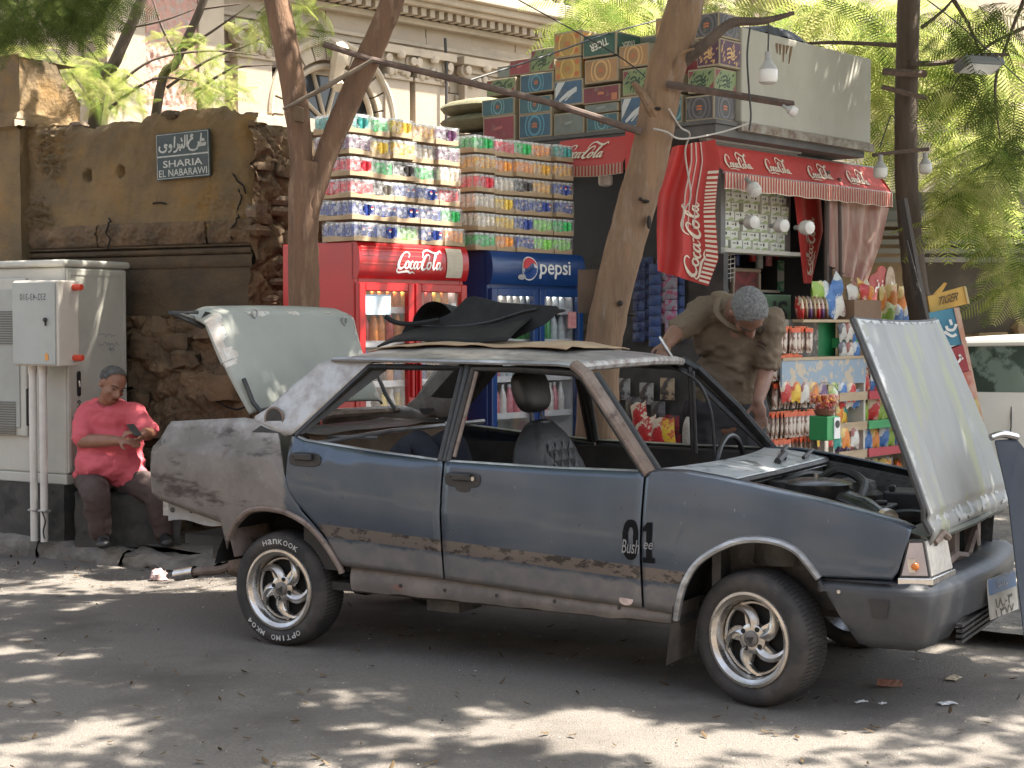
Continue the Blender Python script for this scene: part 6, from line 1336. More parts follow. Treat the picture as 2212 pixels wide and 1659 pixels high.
BAGM = {k: bagmesh(v[0], v[1], .135, .17, k) for k, v in BC.items()}
def bag(M, k, label, group, sc=1.): o = link('snack_bag', BAGM[k], None, M @ Matrix.Scale(sc, 4)); return tag(o, label, 'snack bag', group)
wood = mat('pale_shelf_wood', (.46, .36, .24), .7, c2=(.38, .28, .18), ns=4, stretch=(1, 1, 8)); rackw = mat('rack_white', (.55, .52, .46), .5)
tagg = mat('green_tag', (.05, .33, .12), .5); tagr = mat('red_tag', (.45, .05, .07), .5)
# right snack rack
rack = thing('snack_rack', 'tall open rack of crisp bags with green and red price strips beside the raised bonnet', 'rack', KM)
RYp = -.50
xr0, _ = kp(1800, 900, RYp); xr1, _ = kp(1975, 900, RYp); xm = kp(1862, 900, RYp)[0]
lv = [kp(1862, v, RYp)[1] for v in (1052, 972, 912, 848)]
rs = random.Random(8); LVN = ['lowest', 'second', 'third', 'top']
mb = MB(); mb.bb((xr0-.02, RYp+.18, .12), (xr1, RYp+.20, lv[3]+.25)); mb.build('rack_back', rackw, rack)
for x in (xr0-.02, xm, xr1): mb = MB(); mb.bb((x-.012, RYp-.02, .12), (x+.012, RYp+.18, lv[3]+.22)); mb.build('rack_upright', rackw, rack)
for i, z in enumerate(lv):
    for s_, (xa_, xb_) in enumerate(((xr0, xm-.015), (xm+.015, xr1))):
        mb = MB(); mb.bb((xa_, RYp-.04, z-.012), (xb_, RYp+.18, z)); sh = mb.build('rack_shelf', rackw, rack)
        mb = MB(); mb.bb((xa_, RYp-.052, z-.05), (xb_, RYp-.041, z+.012)); mb.build('price_strip', (wood if s_ == 0 else (tagr if i % 2 else tagg)), sh)
        cols = [['yellow', 'orange', 'teal', 'red', 'green', 'white', 'purple'], ['yellow', 'green', 'red', 'yellow', 'purple', 'blue']][s_]
        if s_ == 1 and i in (0, 1): cols = ['yellow', 'yellow', 'green', 'orange', 'blue']
        x = xa_+.06; c_ = 0
        while x < xb_-.04:
            k = rs.choice(cols); bag(KM @ T(x, RYp+.03+rs.uniform(0, .05), z+.001) @ RX(rs.uniform(-.35, .1)) @ RZ(rs.uniform(-.4, .4)) @ RY(rs.uniform(-.15, .15)), k, f'{k} crisp bag, {nth(c_)} from left on the {LVN[i]} shelf, {"left" if s_ == 0 else "right"} half of rack', 'crisp bags on the snack rack', rs.uniform(.82, 1.05))
            if rs.random() < .5: bag(KM @ T(x+.03, RYp+.10, z+.001) @ RZ(rs.uniform(-.4, .4)), rs.choice(cols), f'crisp bag behind the {nth(c_)} {k} bag, {LVN[i]} shelf, {"left" if s_ == 0 else "right"} half of rack', 'crisp bags on the snack rack', 1.05)
            x += rs.uniform(.085, .115); c_ += 1
# clipped hanging bags on the green board's frame and along the strip ledge
for j, k in enumerate(['red', 'yellow', 'white', 'orange', 'purple', 'green', 'blue', 'red']):
    p_ = kitem(1700+j*20, 868, RYp-.03); bag(p_ @ RY(R.uniform(-.15, .15)) @ RX(-.12), k, f'{k} bag, {nth(j)} from left, hung in the row under the blue printed strip', 'bags hung under the printed strip', .95)
for j, k in enumerate(['yellow', 'red', 'teal', 'orange', 'white']):
    p_ = kitem(1775+j*18, 966, RYp-.07); bag(p_ @ RY(R.uniform(-.25, .25)) @ RX(-.2), k, f'{k} bag, {nth(j)} from left, hung low beside the gumball post', 'bags hung beside the gumball post', .9)
# printed blue strip
xs0, zs0 = kp(1655, 815, RYp+.0); xs1, zs1 = kp(1862, 800, RYp)
mb = MB(); mb.bb((xs0+.15, RYp-.03, zs1-.09), (xm, RYp-.015, zs1+.09)); o = mb.build('printed_strip', mat('blue_printed_card', (.26, .34, .42), .5, c2=(.5, .42, .32), ns=12, nlo=.5, nhi=.55), rack)
mb = MB(); mb.bb((xs0+.15, RYp-.04, zs1+.09), (xm, RYp+.15, zs1+.11)); mb.build('strip_ledge', wood, rack)
# green display board
xg0, zg1 = kp(1690, 695, RYp+.1); xg1, zg0 = kp(1806, 788, RYp+.1)
mb = MB(); mb.bb((xg0, RYp+.10, zg0), (xg1, RYp+.13, zg1)); tag(mb.build('display_board', mat('deep_green_board', (.008, .14, .045), .45), M=KM, bevel=.01), 'plain deep green display board above the blue printed strip', 'display board')
# column of pouches right of the green board (mixed silver)
for i, (v, k) in enumerate(((735, 'silver'), (778, 'silver'), (880, 'red'))):
    for j in range(3): bag(kitem(1822+j*14, v, RYp+.02) @ RY(rs.uniform(-.3, .3)), [k, 'white', 'blue'][j % 3], f'small {[k, "white", "blue"][j % 3]} pouch, {nth(j)} from left, {nth(i)} row down beside green board', 'pouches right of the green board', .8)
mb = MB(); x0, z0_ = kp(1808, 745, RYp+.06); x1, _ = kp(1862, 745, RYp+.06); mb.bb((x0, RYp+.06, z0_-.02), (x1, RYp+.10, z0_+.05)); mb.bb((x0, RYp+.06, z0_-.32), (x1, RYp+.1, z0_-.26)); mb.build('green_price_strip', tagg, rack)
# hanging strips of long white and orange pouches
pm_ = mat('long_pouch_print', (.60, .50, .42), .3, c2=(.16, .07, .04), ns=11, nlo=.48, nhi=.56, bump=.4); pt_ = mat('pouch_orange_top', (.75, .22, .05), .4, c2=(.6, .05, .04), ns=6)
mb = MB()
mb.grid(lambda a, b: ((a-.5)*.052, -.012*math.sin(PI*a)*math.sin(PI*b), -.175+.145*b), 4, 6); mb.mi = 1; mb.grid(lambda a, b: ((a-.5)*.05, -.001, -.03+.03*b), 2, 1); mb.mi = 0
mb.grid(lambda a, b: ((a-.5)*.052, .010*math.sin(PI*a)*math.sin(PI*b), -.175+.145*b), 4, 6)
POU = mb.mesh('long_pouch', [pm_, pt_], True, 60, False)
hung = thing('pouch_stand', 'wire stand hung with rows of long white and orange pouches behind the mechanic', 'display stand', KM)
PY = -.46
for i, (v, u0, u1) in enumerate(((705, 1652, 1745), (765, 1645, 1722), (826, 1668, 1752), (890, 1662, 1762), (948, 1668, 1740))):
    xa_, z = kp(u0, v, PY); xb_ = kp(u1, v, PY)[0]; mb = MB(); mb.tube([(xa_-.05, PY+.012, z-.004), (xb_+.05, PY+.012, z-.004)], .004, 5); mb.build('hanging_rail', chrome, hung)
    x = xa_; c_ = 0
    while x < xb_:
        for q in range(2): tag(link('long_pouch', POU, None, KM @ T(x+.014*q, PY-.006-.016*q, z-.012*q) @ RY(rs.uniform(-.1, .1)) @ RZ(rs.uniform(-.5, .5))), f'white and orange long pouch, {nth(c_)} from left, {["rear", "front"][q]} one, {nth(i)} hanging row down', 'pouch', 'long pouches hanging behind the mechanic')
        x += .054; c_ += 1
xa_, z = kp(1750, 700, PY); mb = MB(); mb.bb((kp(1650, 800, PY)[0]-.1, PY+.05, .12), (kp(1780, 800, PY)[0], PY+.06, kp(1700, 690, PY)[1])); mb.build('stand_back', mat('stand_back_dark', (.10, .09, .08), .7, c2=(.25, .22, .18), ns=14, nlo=.5, nhi=.55), hung)
# gumball machine on a post
gx, gz = kp(1781, 858, -.85); GM = KM @ T(gx, -.85, 0)
gum = thing('gumball_machine', 'round clear gumball globe on a green box and steel post beside the hanging pouches', 'gumball machine', GM)
mb = MB(); mb.ball((0, 0, gz), .103, 24); mb.build('globe', fglass, gum, smooth=True)
rg = random.Random(4); gcol = [mat('gum_red', (.50, .05, .04), .3), mat('gum_orange', (.70, .30, .06), .3), mat('gum_pink', (.62, .25, .22), .3)]
mb = MB()
for k in range(170):
    while True:
        p = Vector((rg.uniform(-1, 1), rg.uniform(-1, 1), rg.uniform(-1, .12)))
        if p.length < .9: break
    mb.mi = rg.randrange(3); mb.ball(p*.1+Vector((0, 0, gz)), .0115, 6)
mb.build('gumball', gcol, gum, smooth=True)['kind'] = 'stuff'
mb = MB(); mb.lathe([(.06, gz-.12), (.075, gz-.085), (.07, gz-.08)], 18, cap=True); mb.build('globe_collar', mat('collar_dark', (.2, .08, .05), .4), gum, smooth=True)
zb0 = kp(1781, 950, -.85)[1]; zb1 = kp(1781, 898, -.85)[1]
mb = MB(); mb.bb((-.08, -.07, zb0), (.08, .07, zb1)); bx_ = mb.build('machine_box', mat('machine_green', (.02, .26, .08), .35), gum, bevel=.006)
mb = MB(); mb.bb((.0, -.078, zb0+.01), (.075, -.071, zb1-.01)); pl_ = mb.build('coin_plate', white, bx_); mb = MB(); mb.tube([(.037, -.083, zb1-.055), (.037, -.079, zb1-.055)], .026, 14); mb.build('coin_dial', blackpl, pl_)
mb = MB(); mb.tube([(0, 0, .12), (0, 0, zb0)], .03, 12); mb.lathe([(.16, .12), (.15, .15), (.03, .16)], 20); mb.build('post', chrome, gum, smooth=True)
# upper table with bags and box
xt0, zt0 = kp(1722, 690, -.45); xt1, _ = kp(1898, 686, -.45)
mb = MB(); mb.bb((xt0, -.50, zt0-.02), (xt1, -.10, zt0)); mb.bb((xt0+.02, -.1, .12), (xt0+.06, -.06, zt0-.02)); mb.bb((xt1-.06, -.1, .12), (xt1-.02, -.06, zt0-.02)); tag(mb.build('plank_shelf', wood, M=KM), 'thin wooden shelf board holding bags and a brown box above the green board', 'shelf')
mb = MB(); xa_ = kp(1838, 670, -.45)[0]; xb_ = kp(1896, 670, -.45)[0]; zt_ = kp(1866, 648, -.45)[1]; mb.bb((xa_, -.48, zt0+.002), (xb_, -.25, zt_)); tag(mb.build('brown_box', mat('brown_box', (.26, .17, .12), .8, c2=(.22, .14, .09), ns=5), M=KM, bevel=.004), 'plain brown cardboard box on the wooden shelf board', 'box')
for j in range(7): bag(KM @ T(xt0+.06+.055*j, -.44, zt0+.002) @ RZ(.9) @ RX(-.1), ['red', 'brown', 'purple', 'brown', 'red', 'purple', 'brown'][j], f'dark {["red", "brown", "purple"][j % 3]} bag, {nth(j)} from left, in the row on the wooden shelf', 'dark bags on the wooden shelf', .95)
for j, (u, v, k, s_) in enumerate(((1790, 682, 'blue', 1.5), (1815, 684, 'white', 1.4), (1800, 640, 'blue', 1.3), (1832, 640, 'white', 1.2), (1860, 640, 'red', 1.2), (1885, 643, 'orange', 1.2), (1755, 634, 'green', 1.3))): bag(kitem(u, v, -.42) @ RY([.2, -.2, .9, 1.3, 1.2, -1.2, 1.5][j]) @ RX(-.2), k, f'large {k} bag heaped on the wooden shelf, {["front left", "front right", "upper left", "upper middle", "upper right", "far right", "far left"][j]}', 'large bags heaped on the wooden shelf', s_)
for j, (u, v, k) in enumerate(((1905, 672, 'orange'), (1925, 668, 'orange'), (1945, 672, 'orange'), (1915, 705, 'green'), (1938, 708, 'blue'), (1958, 708, 'blue'), (1975, 708, 'orange'))): bag(kitem(u, v, -.3) @ RZ(R.uniform(-.3, .3)) @ RY(R.uniform(-.3, .3)), k, f'{k} crisp bag, {nth(j)} in the pile right of the brown box', 'crisp bags right of the brown box', 1.15)
# red cut-out sign with Arabic lettering
rsx, rsz = kp(1907, 622, .05)
sg = thing('cutout_sign', 'red cloud shaped sign with white Arabic lettering and a brown bun picture', 'sign', KM @ T(rsx, .05, rsz))
mb = MB(); P = []
for k in range(40):
    a = 2*PI*k/40; r_ = .17+.02*math.sin(5*a+.4); P.append((r_*1.15*math.cos(a)-.02, r_*.95*math.sin(a)))
mb.prism(P, 0, .012); s1 = mb.build('sign_panel', mat('sign_red', (.42, .05, .05), .5, c2=(.5, .12, .1), ns=8), sg)
mb = MB(); mb.prism([(.11+.085*math.cos(a), .02+.16*math.sin(a)) for a in lin(0, 2*PI, 24)[:-1]], -.010, -.002); mb.build('bun_picture', mat('bun_brown', (.30, .19, .12), .6, c2=(.5, .42, .32), ns=8), sg)
mb = MB()
for pl in ([(-.02, .03), (-.05, .0), (-.08, .0), (-.09, .04), (-.10, 0), (-.13, 0), (-.14, -.04)], [(-.02, .06), (-.03, .05)], [(.13, .0), (.10, .03), (.08, -.01), (.05, .0)], [(.15, .03), (.12, .05)], [(-.03, -.07), (-.06, -.08)], [(-.10, .06), (-.12, .055)]): ribbon(mb, pl, [.015]*len(pl), lambda x, y: (x, -.0125, y), 4)
mb.build('sign_lettering', white, sg, fixn=False)
# green plate with black letters behind the mechanic's head
nx, nz_ = kp(1680, 672, -.1); sg = thing('lettered_plate', 'olive green plate with big black letters behind the mechanic', 'sign', KM @ T(nx, -.1, nz_))
mb = MB(); mb.bb((-.34, 0, -.13), (.18, .02, .12)); mb.build('plate', mat('olive_plate', (.10, .17, .10), .5), sg, bevel=.004)
mb = MB(); text_into(mb, 'NS', .36, .15, lambda x, y: (-.05+x, -.004, y), .02); mb.build('plate_lettering', blackpl, sg, fixn=False)
# cigarette packets, framed picture, wire basket and other inner stock
for i in range(3):
    for j in range(4):
        x, z = kp(1690+j*15, 585+i*22, .7); mb = MB(); mb.bb((-.028, 0, 0), (.028, .03, .085)); o = link('packet', mb.mesh('packet', mat(['packet_green', 'packet_white'][(i+j) % 2], [(.04, .26, .12), (.6, .62, .58)][(i+j) % 2], .5, c2=(.6, .62, .58), ns=20)), None, KM @ T(x, .7, z)); tag(o, f'{["green", "white"][(i+j) % 2]} packet, {nth(j)} from left, {nth(i)} row down on the inner shelf', 'packet', 'packets on the inner kiosk shelf')
x, z = kp(1610, 615, .6); mb = MB()
for a, b in (((-.20, .10), (.20, .13)), ((-.20, -.16), (.20, -.13)), ((-.20, -.13), (-.17, .10)), ((.17, -.13), (.20, .10))): mb.bb((a[0], -.02, a[1]), (b[0], .02, b[1]))
o = thing('framed_panel', 'brown framed red panel inside the kiosk above the mechanic', 'panel', KM @ T(x, .6, z)); mb.build('frame', mat('tan_frame', (.30, .22, .16), .5), o, bevel=.01); mb = MB(); mb.bb((-.17, .005, -.13), (.17, .015, .10)); mb.build('panel', mat('dull_red_panel', (.25, .05, .05), .6, c2=(.04, .03, .03), ns=8), o)
x, z = kp(1565, 580, .45); o = thing('wire_basket', 'white wire basket hanging inside the kiosk opening', 'basket', KM @ T(x, .45, z)); 
for k in range(6): mb = MB(); mb.tube([(-.14, 0, -.1+.035*k), (.14, 0, -.06+.035*k)], .004, 5); mb.tube([(-.14+.055*k, 0, -.1), (-.14+.055*k, 0, .1)], .004, 5); mb.build('wire', mat('white_wire', (.5, .48, .44), .5), o)
for j, (u, v, c) in enumerate(((1590, 575, 'navy'), (1625, 565, 'red'), (1660, 575, 'pink'), (1680, 560, 'red'), (1640, 580, 'water'), (1560, 640, 'red'))):
    x, z = kp(u, v, .8); tag(link('bottle', BM_[c], None, KM @ T(x, .8, z)), f'{c} bottle, {nth(j)} among the stock in the kiosk opening', 'bottle', 'stock in the kiosk opening')
# long hanging sachet strips left of the mechanic
def strip(u, v0, v1, w, x_, c1, c2, label):
    y, z1 = kq(u, v0, x_); _, z0_ = kq(u, v1, x_); t = thing('sachet_strip', label, 'sachet strip', KM @ T(x_, y, z1)); n = max(3, int((z1-z0_)/.075))
    m_ = mat('sachet_'+c1, {'navy': (.03, .045, .13), 'silver': (.33, .34, .42), 'blue': (.05, .10, .28)}[c1], .3, c2=c2, ns=22, nlo=.5, nhi=.56, bump=.4)
    for k in range(n):
        mb = MB(); h = (z1-z0_)/n; mb.grid(lambda a, b: (-.014*math.sin(PI*a)*math.sin(PI*b), (a-.5)*w, -h*k-h*b*.94), 5, 5); mb.build('sachet', m_, t, smooth=True)
for j, (u, v0, v1, c1) in enumerate(((1380, 560, 740, 'navy'), (1398, 555, 735, 'navy'), (1415, 570, 750, 'blue'), (1432, 560, 700, 'silver'), (1450, 575, 720, 'silver'), (1466, 590, 740, 'blue'))):
    strip(u, v0, v1, .11, .03+.03*(j % 2), c1, (.45, .10, .22) if j > 2 else (.06, .10, .22), f'hanging strip of {c1} sachets, {["first", "second", "third", "fourth", "fifth", "sixth"][j]} from the middle tree trunk')
for j, (u, v, k, s_) in enumerate(((1340, 985, 'white', 1.3), (1362, 985, 'white', 1.3), (1384, 985, 'white', 1.2), (1400, 975, 'red', 1.5), (1425, 980, 'red', 1.5), (1440, 970, 'yellow', 1.3), (1385, 925, 'red', 1.1))):
    y, z = kq(u, v, -.1); bag(KM @ T(-.1, y, z) @ RZ(-PI/2) @ RY(R.uniform(-.2, .2)), k, f'{k} bag, {nth(j)} from left, in the open brown box seen through the car', 'bags in the brown box beyond the car', s_)
y0, z0_ = kq(1330, 1060, -.1); y1, z1_ = kq(1462, 985, -.1); mb = MB(); mb.bb((-.14, y1, max(.13, z0_-.3)), (.12, y0, z1_)); tag(mb.build('open_box', mat('reddish_board', (.32, .17, .10), .8, c2=(.38, .22, .14), ns=4), M=KM, bevel=.004), 'open reddish brown carton of snack bags seen through the car windows', 'carton')
# hanging clear bags of sunglasses and pliers seen through the windscreen
for j, (u, v, c) in enumerate(((1370, 880, 'grey'), (1400, 850, 'clear'), (1425, 890, 'grey'), (1350, 840, 'clear'), (1445, 840, 'tan'), (1455, 920, 'red'), (1458, 960, 'red'))):
    y, z = kq(u, v, .05); mb = MB(); mb.grid(lambda a, b: (-.02*math.sin(PI*a)*math.sin(PI*b), (a-.5)*.13, -.16*b), 6, 6); o = mb.build('hanging_bag', mat('hang_'+c, {'grey': (.15, .15, .16), 'clear': (.36, .36, .35), 'tan': (.42, .33, .22), 'red': (.30, .03, .04)}[c], .3, c2=(.08, .07, .07), ns=14, nlo=.5, nhi=.58, bump=.5), M=KM @ T(.03, y, z+.08), smooth=True)
    tag(o, f'{c} blister bag, {nth(j)} from left, hanging beyond the windscreen opening', 'blister bag', 'blister bags on the kiosk wall')
mb = MB(); mb.bb((.10, .0, .12), (.16, 1.2, 2.1)); tag(mb.build('hoarding', mat('dark_display', (.05, .048, .05), .7, c2=(.09, .085, .08), ns=6), M=KM), 'dark display panel hung with sachets beside the kiosk corner', 'hoarding')
# the tall printed carton stand and the long yellow box at right
STO = at(2010, 700, 11.6); tl = mat('stand_blue', (.05, .22, .34), .5, c2=(.08, .28, .4), ns=5)
def qd(uv, Y, e=0.): return [at(u, v, Y-e) for u, v in uv]
st = thing('carton_stand', 'leaning stack of printed card displays behind the bonnet, blue at top and red below', 'display stand', Matrix.Translation((0, 0, 0)))
def slab(nm, uv, Y, th, m_, par): 
    q = qd(uv, Y); q2 = [p+Vector((.2, .97, 0))*th for p in q]; mb = MB(); n = len(q); mb.add(q+q2, [tuple(range(n)), tuple(range(2*n-1, n-1, -1))]+[(i, i+n, (i+1) % n+n, (i+1) % n) for i in range(n)]); return mb.build(nm, m_, par)
p1 = slab('blue_card', [(2004, 676), (2060, 665), (2078, 745), (2010, 750)], 11.6, .25, tl, st)
p2 = slab('red_card', [(2036, 760), (2080, 744), (2094, 800), (2050, 812)], 11.58, .25, mat('stand_maroon', (.33, .04, .05), .5), st)
slab('yellow_card', [(2070, 870), (2110, 862), (2128, 960), (2090, 970)], 11.55, .25, mat('stand_yellow', (.55, .48, .14), .5, c2=(.06, .06, .05), ns=7, nlo=.58, nhi=.6), st)
slab('card_edge', [(2060, 665), (2072, 664), (2135, 960), (2128, 962)], 11.59, .25, mat('stand_edge', (.50, .26, .18), .6, c2=(.6, .5, .4), ns=6), st)
slab('pink_card', [(2056, 812), (2098, 800), (2110, 860), (2068, 868)], 11.57, .25, mat('stand_pink', (.5, .14, .1), .5, c2=(.6, .5, .4), ns=6), st)
mb = MB()
for pl in ([(2066, 700), (2060, 712), (2048, 712), (2044, 704)], [(2040, 716), (2056, 726), (2066, 722)], [(2052, 690), (2056, 702)]): ribbon(mb, pl, [6]*len(pl), lambda x, y: at(x, y, 11.57), 4)
for pl in ([(2078, 770), (2070, 782), (2060, 780)], [(2072, 766), (2080, 776)]): ribbon(mb, pl, [5]*len(pl), lambda x, y: at(x, y, 11.55), 4)
mb.build('card_lettering', white, st, fixn=False)
tb = thing('long_carton', 'long yellow orange carton with dark block letters leaning right of the right tree', 'carton', Matrix.Translation((0, 0, 0)))
o = slab('carton_body', [(2004, 640), (2082, 618), (2090, 656), (2010, 676)], 11.7, .18, mat('tiger_yellow', (.62, .33, .05), .5, c2=(.68, .42, .1), ns=5), tb)
slab('carton_end', [(2082, 618), (2087, 619), (2095, 655), (2090, 656)], 11.69, .18, mat('carton_pale_end', (.6, .48, .25), .5), tb)
slab('carton_flap', [(2016, 636), (2040, 610), (2046, 612), (2034, 632)], 11.72, .05, MATS['tiger_yellow'], tb)
mb = MB(); text_into(mb, 'TIGER', 46, 20, lambda x, y: at(2049+x*.96+y*.25, 645-y*.96-x*.26, 11.68), .02); mb.build('carton_lettering', mat('dark_brown_print', (.10, .06, .03), .5), tb, fixn=False)
# ---------------- people ----------------
skin = mat('skin_tan', (.27, .13, .08), .5, c2=(.22, .10, .062), ns=14, bump=.08, bs=70)
skin2 = mat('skin_brown', (.24, .125, .085), .5, c2=(.19, .095, .062), ns=14, bump=.08, bs=70)
def orient(d):
    d = Vector(d).normalized(); return d.to_track_quat('Z', 'Y').to_matrix()
class Body:
    def __init__(s): s.mb = MB()
    def cap(s, p0, p1, r0, r1, fl=1.):
        p0, p1 = Vector(p0), Vector(p1); n = 5; s.mb.tube([p0.lerp(p1, k/n) for k in range(n+1)], [lerp(r0, r1, k/n) for k in range(n+1)], 12); s.mb.ball(p0, r0*.99, 12); s.mb.ball(p1, r1*.99, 12); return s
    def ell(s, c, r, rot=None): s.mb.ball(c, 1, 16, sc=r, rot=rot); return s
    def limb(s, pts, rs):
        for a, b, c, d in zip(pts, pts[1:], rs, rs[1:]): s.cap(a, b, c, d)
        return s
    def hand(s, w, d, nrm, curl=.5, sz=1., thumb=1):
        d = Vector(d).normalized(); nrm = Vector(nrm); nrm = (nrm-d*nrm.dot(d)).normalized(); sd = d.cross(nrm); w = Vector(w)
        rot = Matrix((sd, d, nrm)).transposed(); s.ell(w+d*.045*sz, (.040*sz, .050*sz, .017*sz), rot)
        for i, (o, l) in enumerate(((-.030, .066), (-.010, .076), (.010, .072), (.030, .056))):
            p = w+d*.085*sz+sd*o*sz; dd = d; r_ = .0092*sz
            for k, f in enumerate((.42, .33, .25)):
                ang = curl*(.5+.5*k); dd = (dd*math.cos(ang)-nrm*math.sin(ang)).normalized() if k or curl > .2 else dd
                q = p+dd*l*f*sz; s.cap(p, q, r_*(1-.1*k), r_*(.94-.1*k)); p = q
        p = w+d*.02*sz+sd*.03*thumb*sz; q = p+(d*.6+sd*.7*thumb-nrm*.3).normalized()*.04*sz; s.cap(p, q, .013*sz, .0105*sz); s.cap(q, q+(d*.9+sd*.1*thumb-nrm*.45).normalized()*.033*sz, .0105*sz, .0085*sz)
        return s
    def done(s, nm, m_, par, vox=.011, sm=6, fold=0., fs=9., cut=None):
        me = s.mb.mesh(nm, m_); o = bpy.data.objects.new(nm, me)
        r_ = o.modifiers.new('r', 'REMESH'); r_.mode = 'VOXEL'; r_.voxel_size = vox; q = o.modifiers.new('s', 'SMOOTH'); q.factor = .5; q.iterations = sm
        m2 = evaluated(o)
        if fold:
            m2.update(); nn = len(m2.vertices); co = np.empty(nn*3, np.float32); no = np.empty(nn*3, np.float32); m2.vertices.foreach_get('co', co); m2.vertex_normals.foreach_get('vector', no)
            K = np.array([fold*(nz((x*fs, y*fs, z*fs*1.6), 1, 3)-.9*abs(nz((x*fs*.8+7, y*fs*.8, z*fs*1.2), 1, 2))) for x, y, z in co.reshape(-1, 3).tolist()], np.float32); K = np.maximum(K, -.007)
            m2.vertices.foreach_set('co', (co.reshape(-1, 3)+no.reshape(-1, 3)*K[:, None]).ravel())
        if cut:
            bm = bmesh.new(); bm.from_mesh(m2); bmesh.ops.delete(bm, geom=[v for v in bm.verts if cut(v.co)], context='VERTS'); bm.to_mesh(m2); bm.free()
        m2.materials.clear(); m2.materials.append(m_); m2.polygons.foreach_set('use_smooth', [True]*len(m2.polygons)); m2.name = nm
        ob = link(nm, m2, par); return ob
def head(B, c, fwd, up, r=.098, beard=0):
    c = Vector(c); fwd = Vector(fwd).normalized(); up = Vector(up); up = (up-fwd*up.dot(fwd)).normalized(); sd = fwd.cross(up)
    rot = Matrix((sd, fwd, up)).transposed(); P = lambda x, y, z: c+sd*x*r+fwd*y*r+up*z*r
    B.ell(P(0, -.08, .25), (.80*r, .98*r, .85*r), rot); B.ell(P(0, .22, -.35), (.66*r, .72*r, .82*r), rot); B.ell(P(0, .52, -.92), (.36*r, .34*r, .26*r), rot)
    B.cap(P(0, .90, -.05), P(0, 1.12, -.42), .10*r, .17*r); B.ell(P(.15, 1.0, -.45), (.12*r, .12*r, .10*r), rot); B.ell(P(-.15, 1.0, -.45), (.12*r, .12*r, .10*r), rot)
    B.ell(P(0, .80, .12), (.52*r, .18*r, .10*r), rot)
    for s_ in (-1, 1): B.ell(P(s_*.80, -.08, -.2), (.09*r, .2*r, .30*r), rot); B.ell(P(s_*.42, .62, -.38), (.26*r, .24*r, .22*r), rot)
    B.ell(P(0, .84, -.68), (.26*r, .13*r, .06*r), rot); B.ell(P(0, .82, -.80), (.22*r, .13*r, .06*r), rot)
    return P, rot
def face_bits(P, rot, r, par, browm):
    for s_ in (-1, 1): mb = MB(); mb.ball(P(s_*.34, .80, -.08), .13*r, 10, rot=rot, sc=(1.1, .5, .55)); mb.build('eye', mat('eye_shade', (.10, .07, .06), .4), par, smooth=True)
    for s_ in (-1, 1):
        mb = MB(); mb.tube([P(s_*.14, .96, .10), P(s_*.36, .90, .18), P(s_*.58, .72, .10)], .05*r, 6, flat=.6); mb.build('eyebrow', browm, par)
    mb = MB(); mb.tube([P(-.24, .92, -.745), P(0, .985, -.73), P(.24, .92, -.745)], .028*r, 6); mb.build('mouth_line', mat('lip_dark', (.11, .045, .035), .5), par)
def hair(P, rot, c, r, m_, par, f, grow=1.06, lump=.02):
    mb = MB(); mb.ball((0, 0, 0), 1, 28); vs = []
    bm = bmesh.new(); vv = []
    for p in mb.v: vv.append(bm.verts.new(p))
    for q in mb.f: bm.faces.new([vv[i] for i in q])
    bmesh.ops.subdivide_edges(bm, edges=bm.edges, cuts=1, use_grid_fill=True)
    bmesh.ops.delete(bm, geom=[v for v in bm.verts if not f(v.co)], context='VERTS')
    for v in bm.verts:
        q = v.co.normalized(); k = grow+lump*nz(q*9, 1, 3); v.co = P(q.x*.80*k, -.08+q.y*.98*k, .25+q.z*.85*k)
    me = bpy.data.meshes.new('hair'); bm.to_mesh(me); bm.free(); me.materials.append(m_); me.polygons.foreach_set('use_smooth', [True]*len(me.polygons))
    return link('hair', me, par)
# --- seated man looking at his phone ---
man = thing('person', 'seated man in a coral pink polo shirt and brown trousers looking down at a phone', 'person', Matrix.Identity(4))
zM = 10.62
J = lambda u, v, dz=0.: at(u, v, zM+dz)
B = Body(); hc = J(243, 828, -.10)
fw = Vector((.62, -.62, -.42)); P, rot = head(B, hc, fw, (.2, .1, 1), .102)
nk = J(232, 872, .04); B.cap(hc+Vector((-.03, .05, -.08)), nk, .062, .07)
shR, shL = J(188, 895, .02), J(290, 893, -.02)
B.ell(J(238, 925, .06), (.175, .12, .18)); B.ell(J(240, 985, .03), (.18, .14, .15)); B.cap(shR, shL, .075, .075)
elR, wrR = J(178, 952, -.10), J(262, 952, -.26); B.limb([shR, elR, (elR+wrR)/2, wrR], [.068, .052, .046, .032]); B.hand(wrR, wrR-elR+Vector((0, 0, -.01)), (0, -.5, .8), .75, 1.0, 1)
elL, wrL = J(322, 935, -.12), J(309, 940, -.30); B.limb([shL, elL, wrL], [.066, .05, .034]); B.hand(wrL, Vector((-.55, -.4, .2)), (-.2, -.4, .85), .8, 1.0, -1)
hR, hL = J(200, 1035, .10), J(272, 1035, .05); kR, kL = J(208, 1068, -.28), J(340, 1062, -.15); aR, aL = J(217, 1150, -.20), J(352, 1150, -.12)
B.limb([hR, kR, (kR+aR)/2, aR], [.1, .07, .062, .045]); B.limb([hL, kL, (kL+aL)/2, aL], [.1, .07, .062, .045])
body = B.done('body', skin, man, .0095, 4); face_bits(P, rot, .102, man, mat('brow_grey', (.05, .045, .04), .8))
hair(P, rot, hc, .102, mat('short_grey_hair', (.055, .05, .048), .85, c2=(.12, .115, .11), ns=40, bump=.5, bs=120), man, lambda q: q.z > -.25+.0*q.y and (q.y < .42+.55*max(0, q.z-.35) or q.z > .80) and not (abs(q.x) > .8 and q.z < -.1 and q.y > .1))
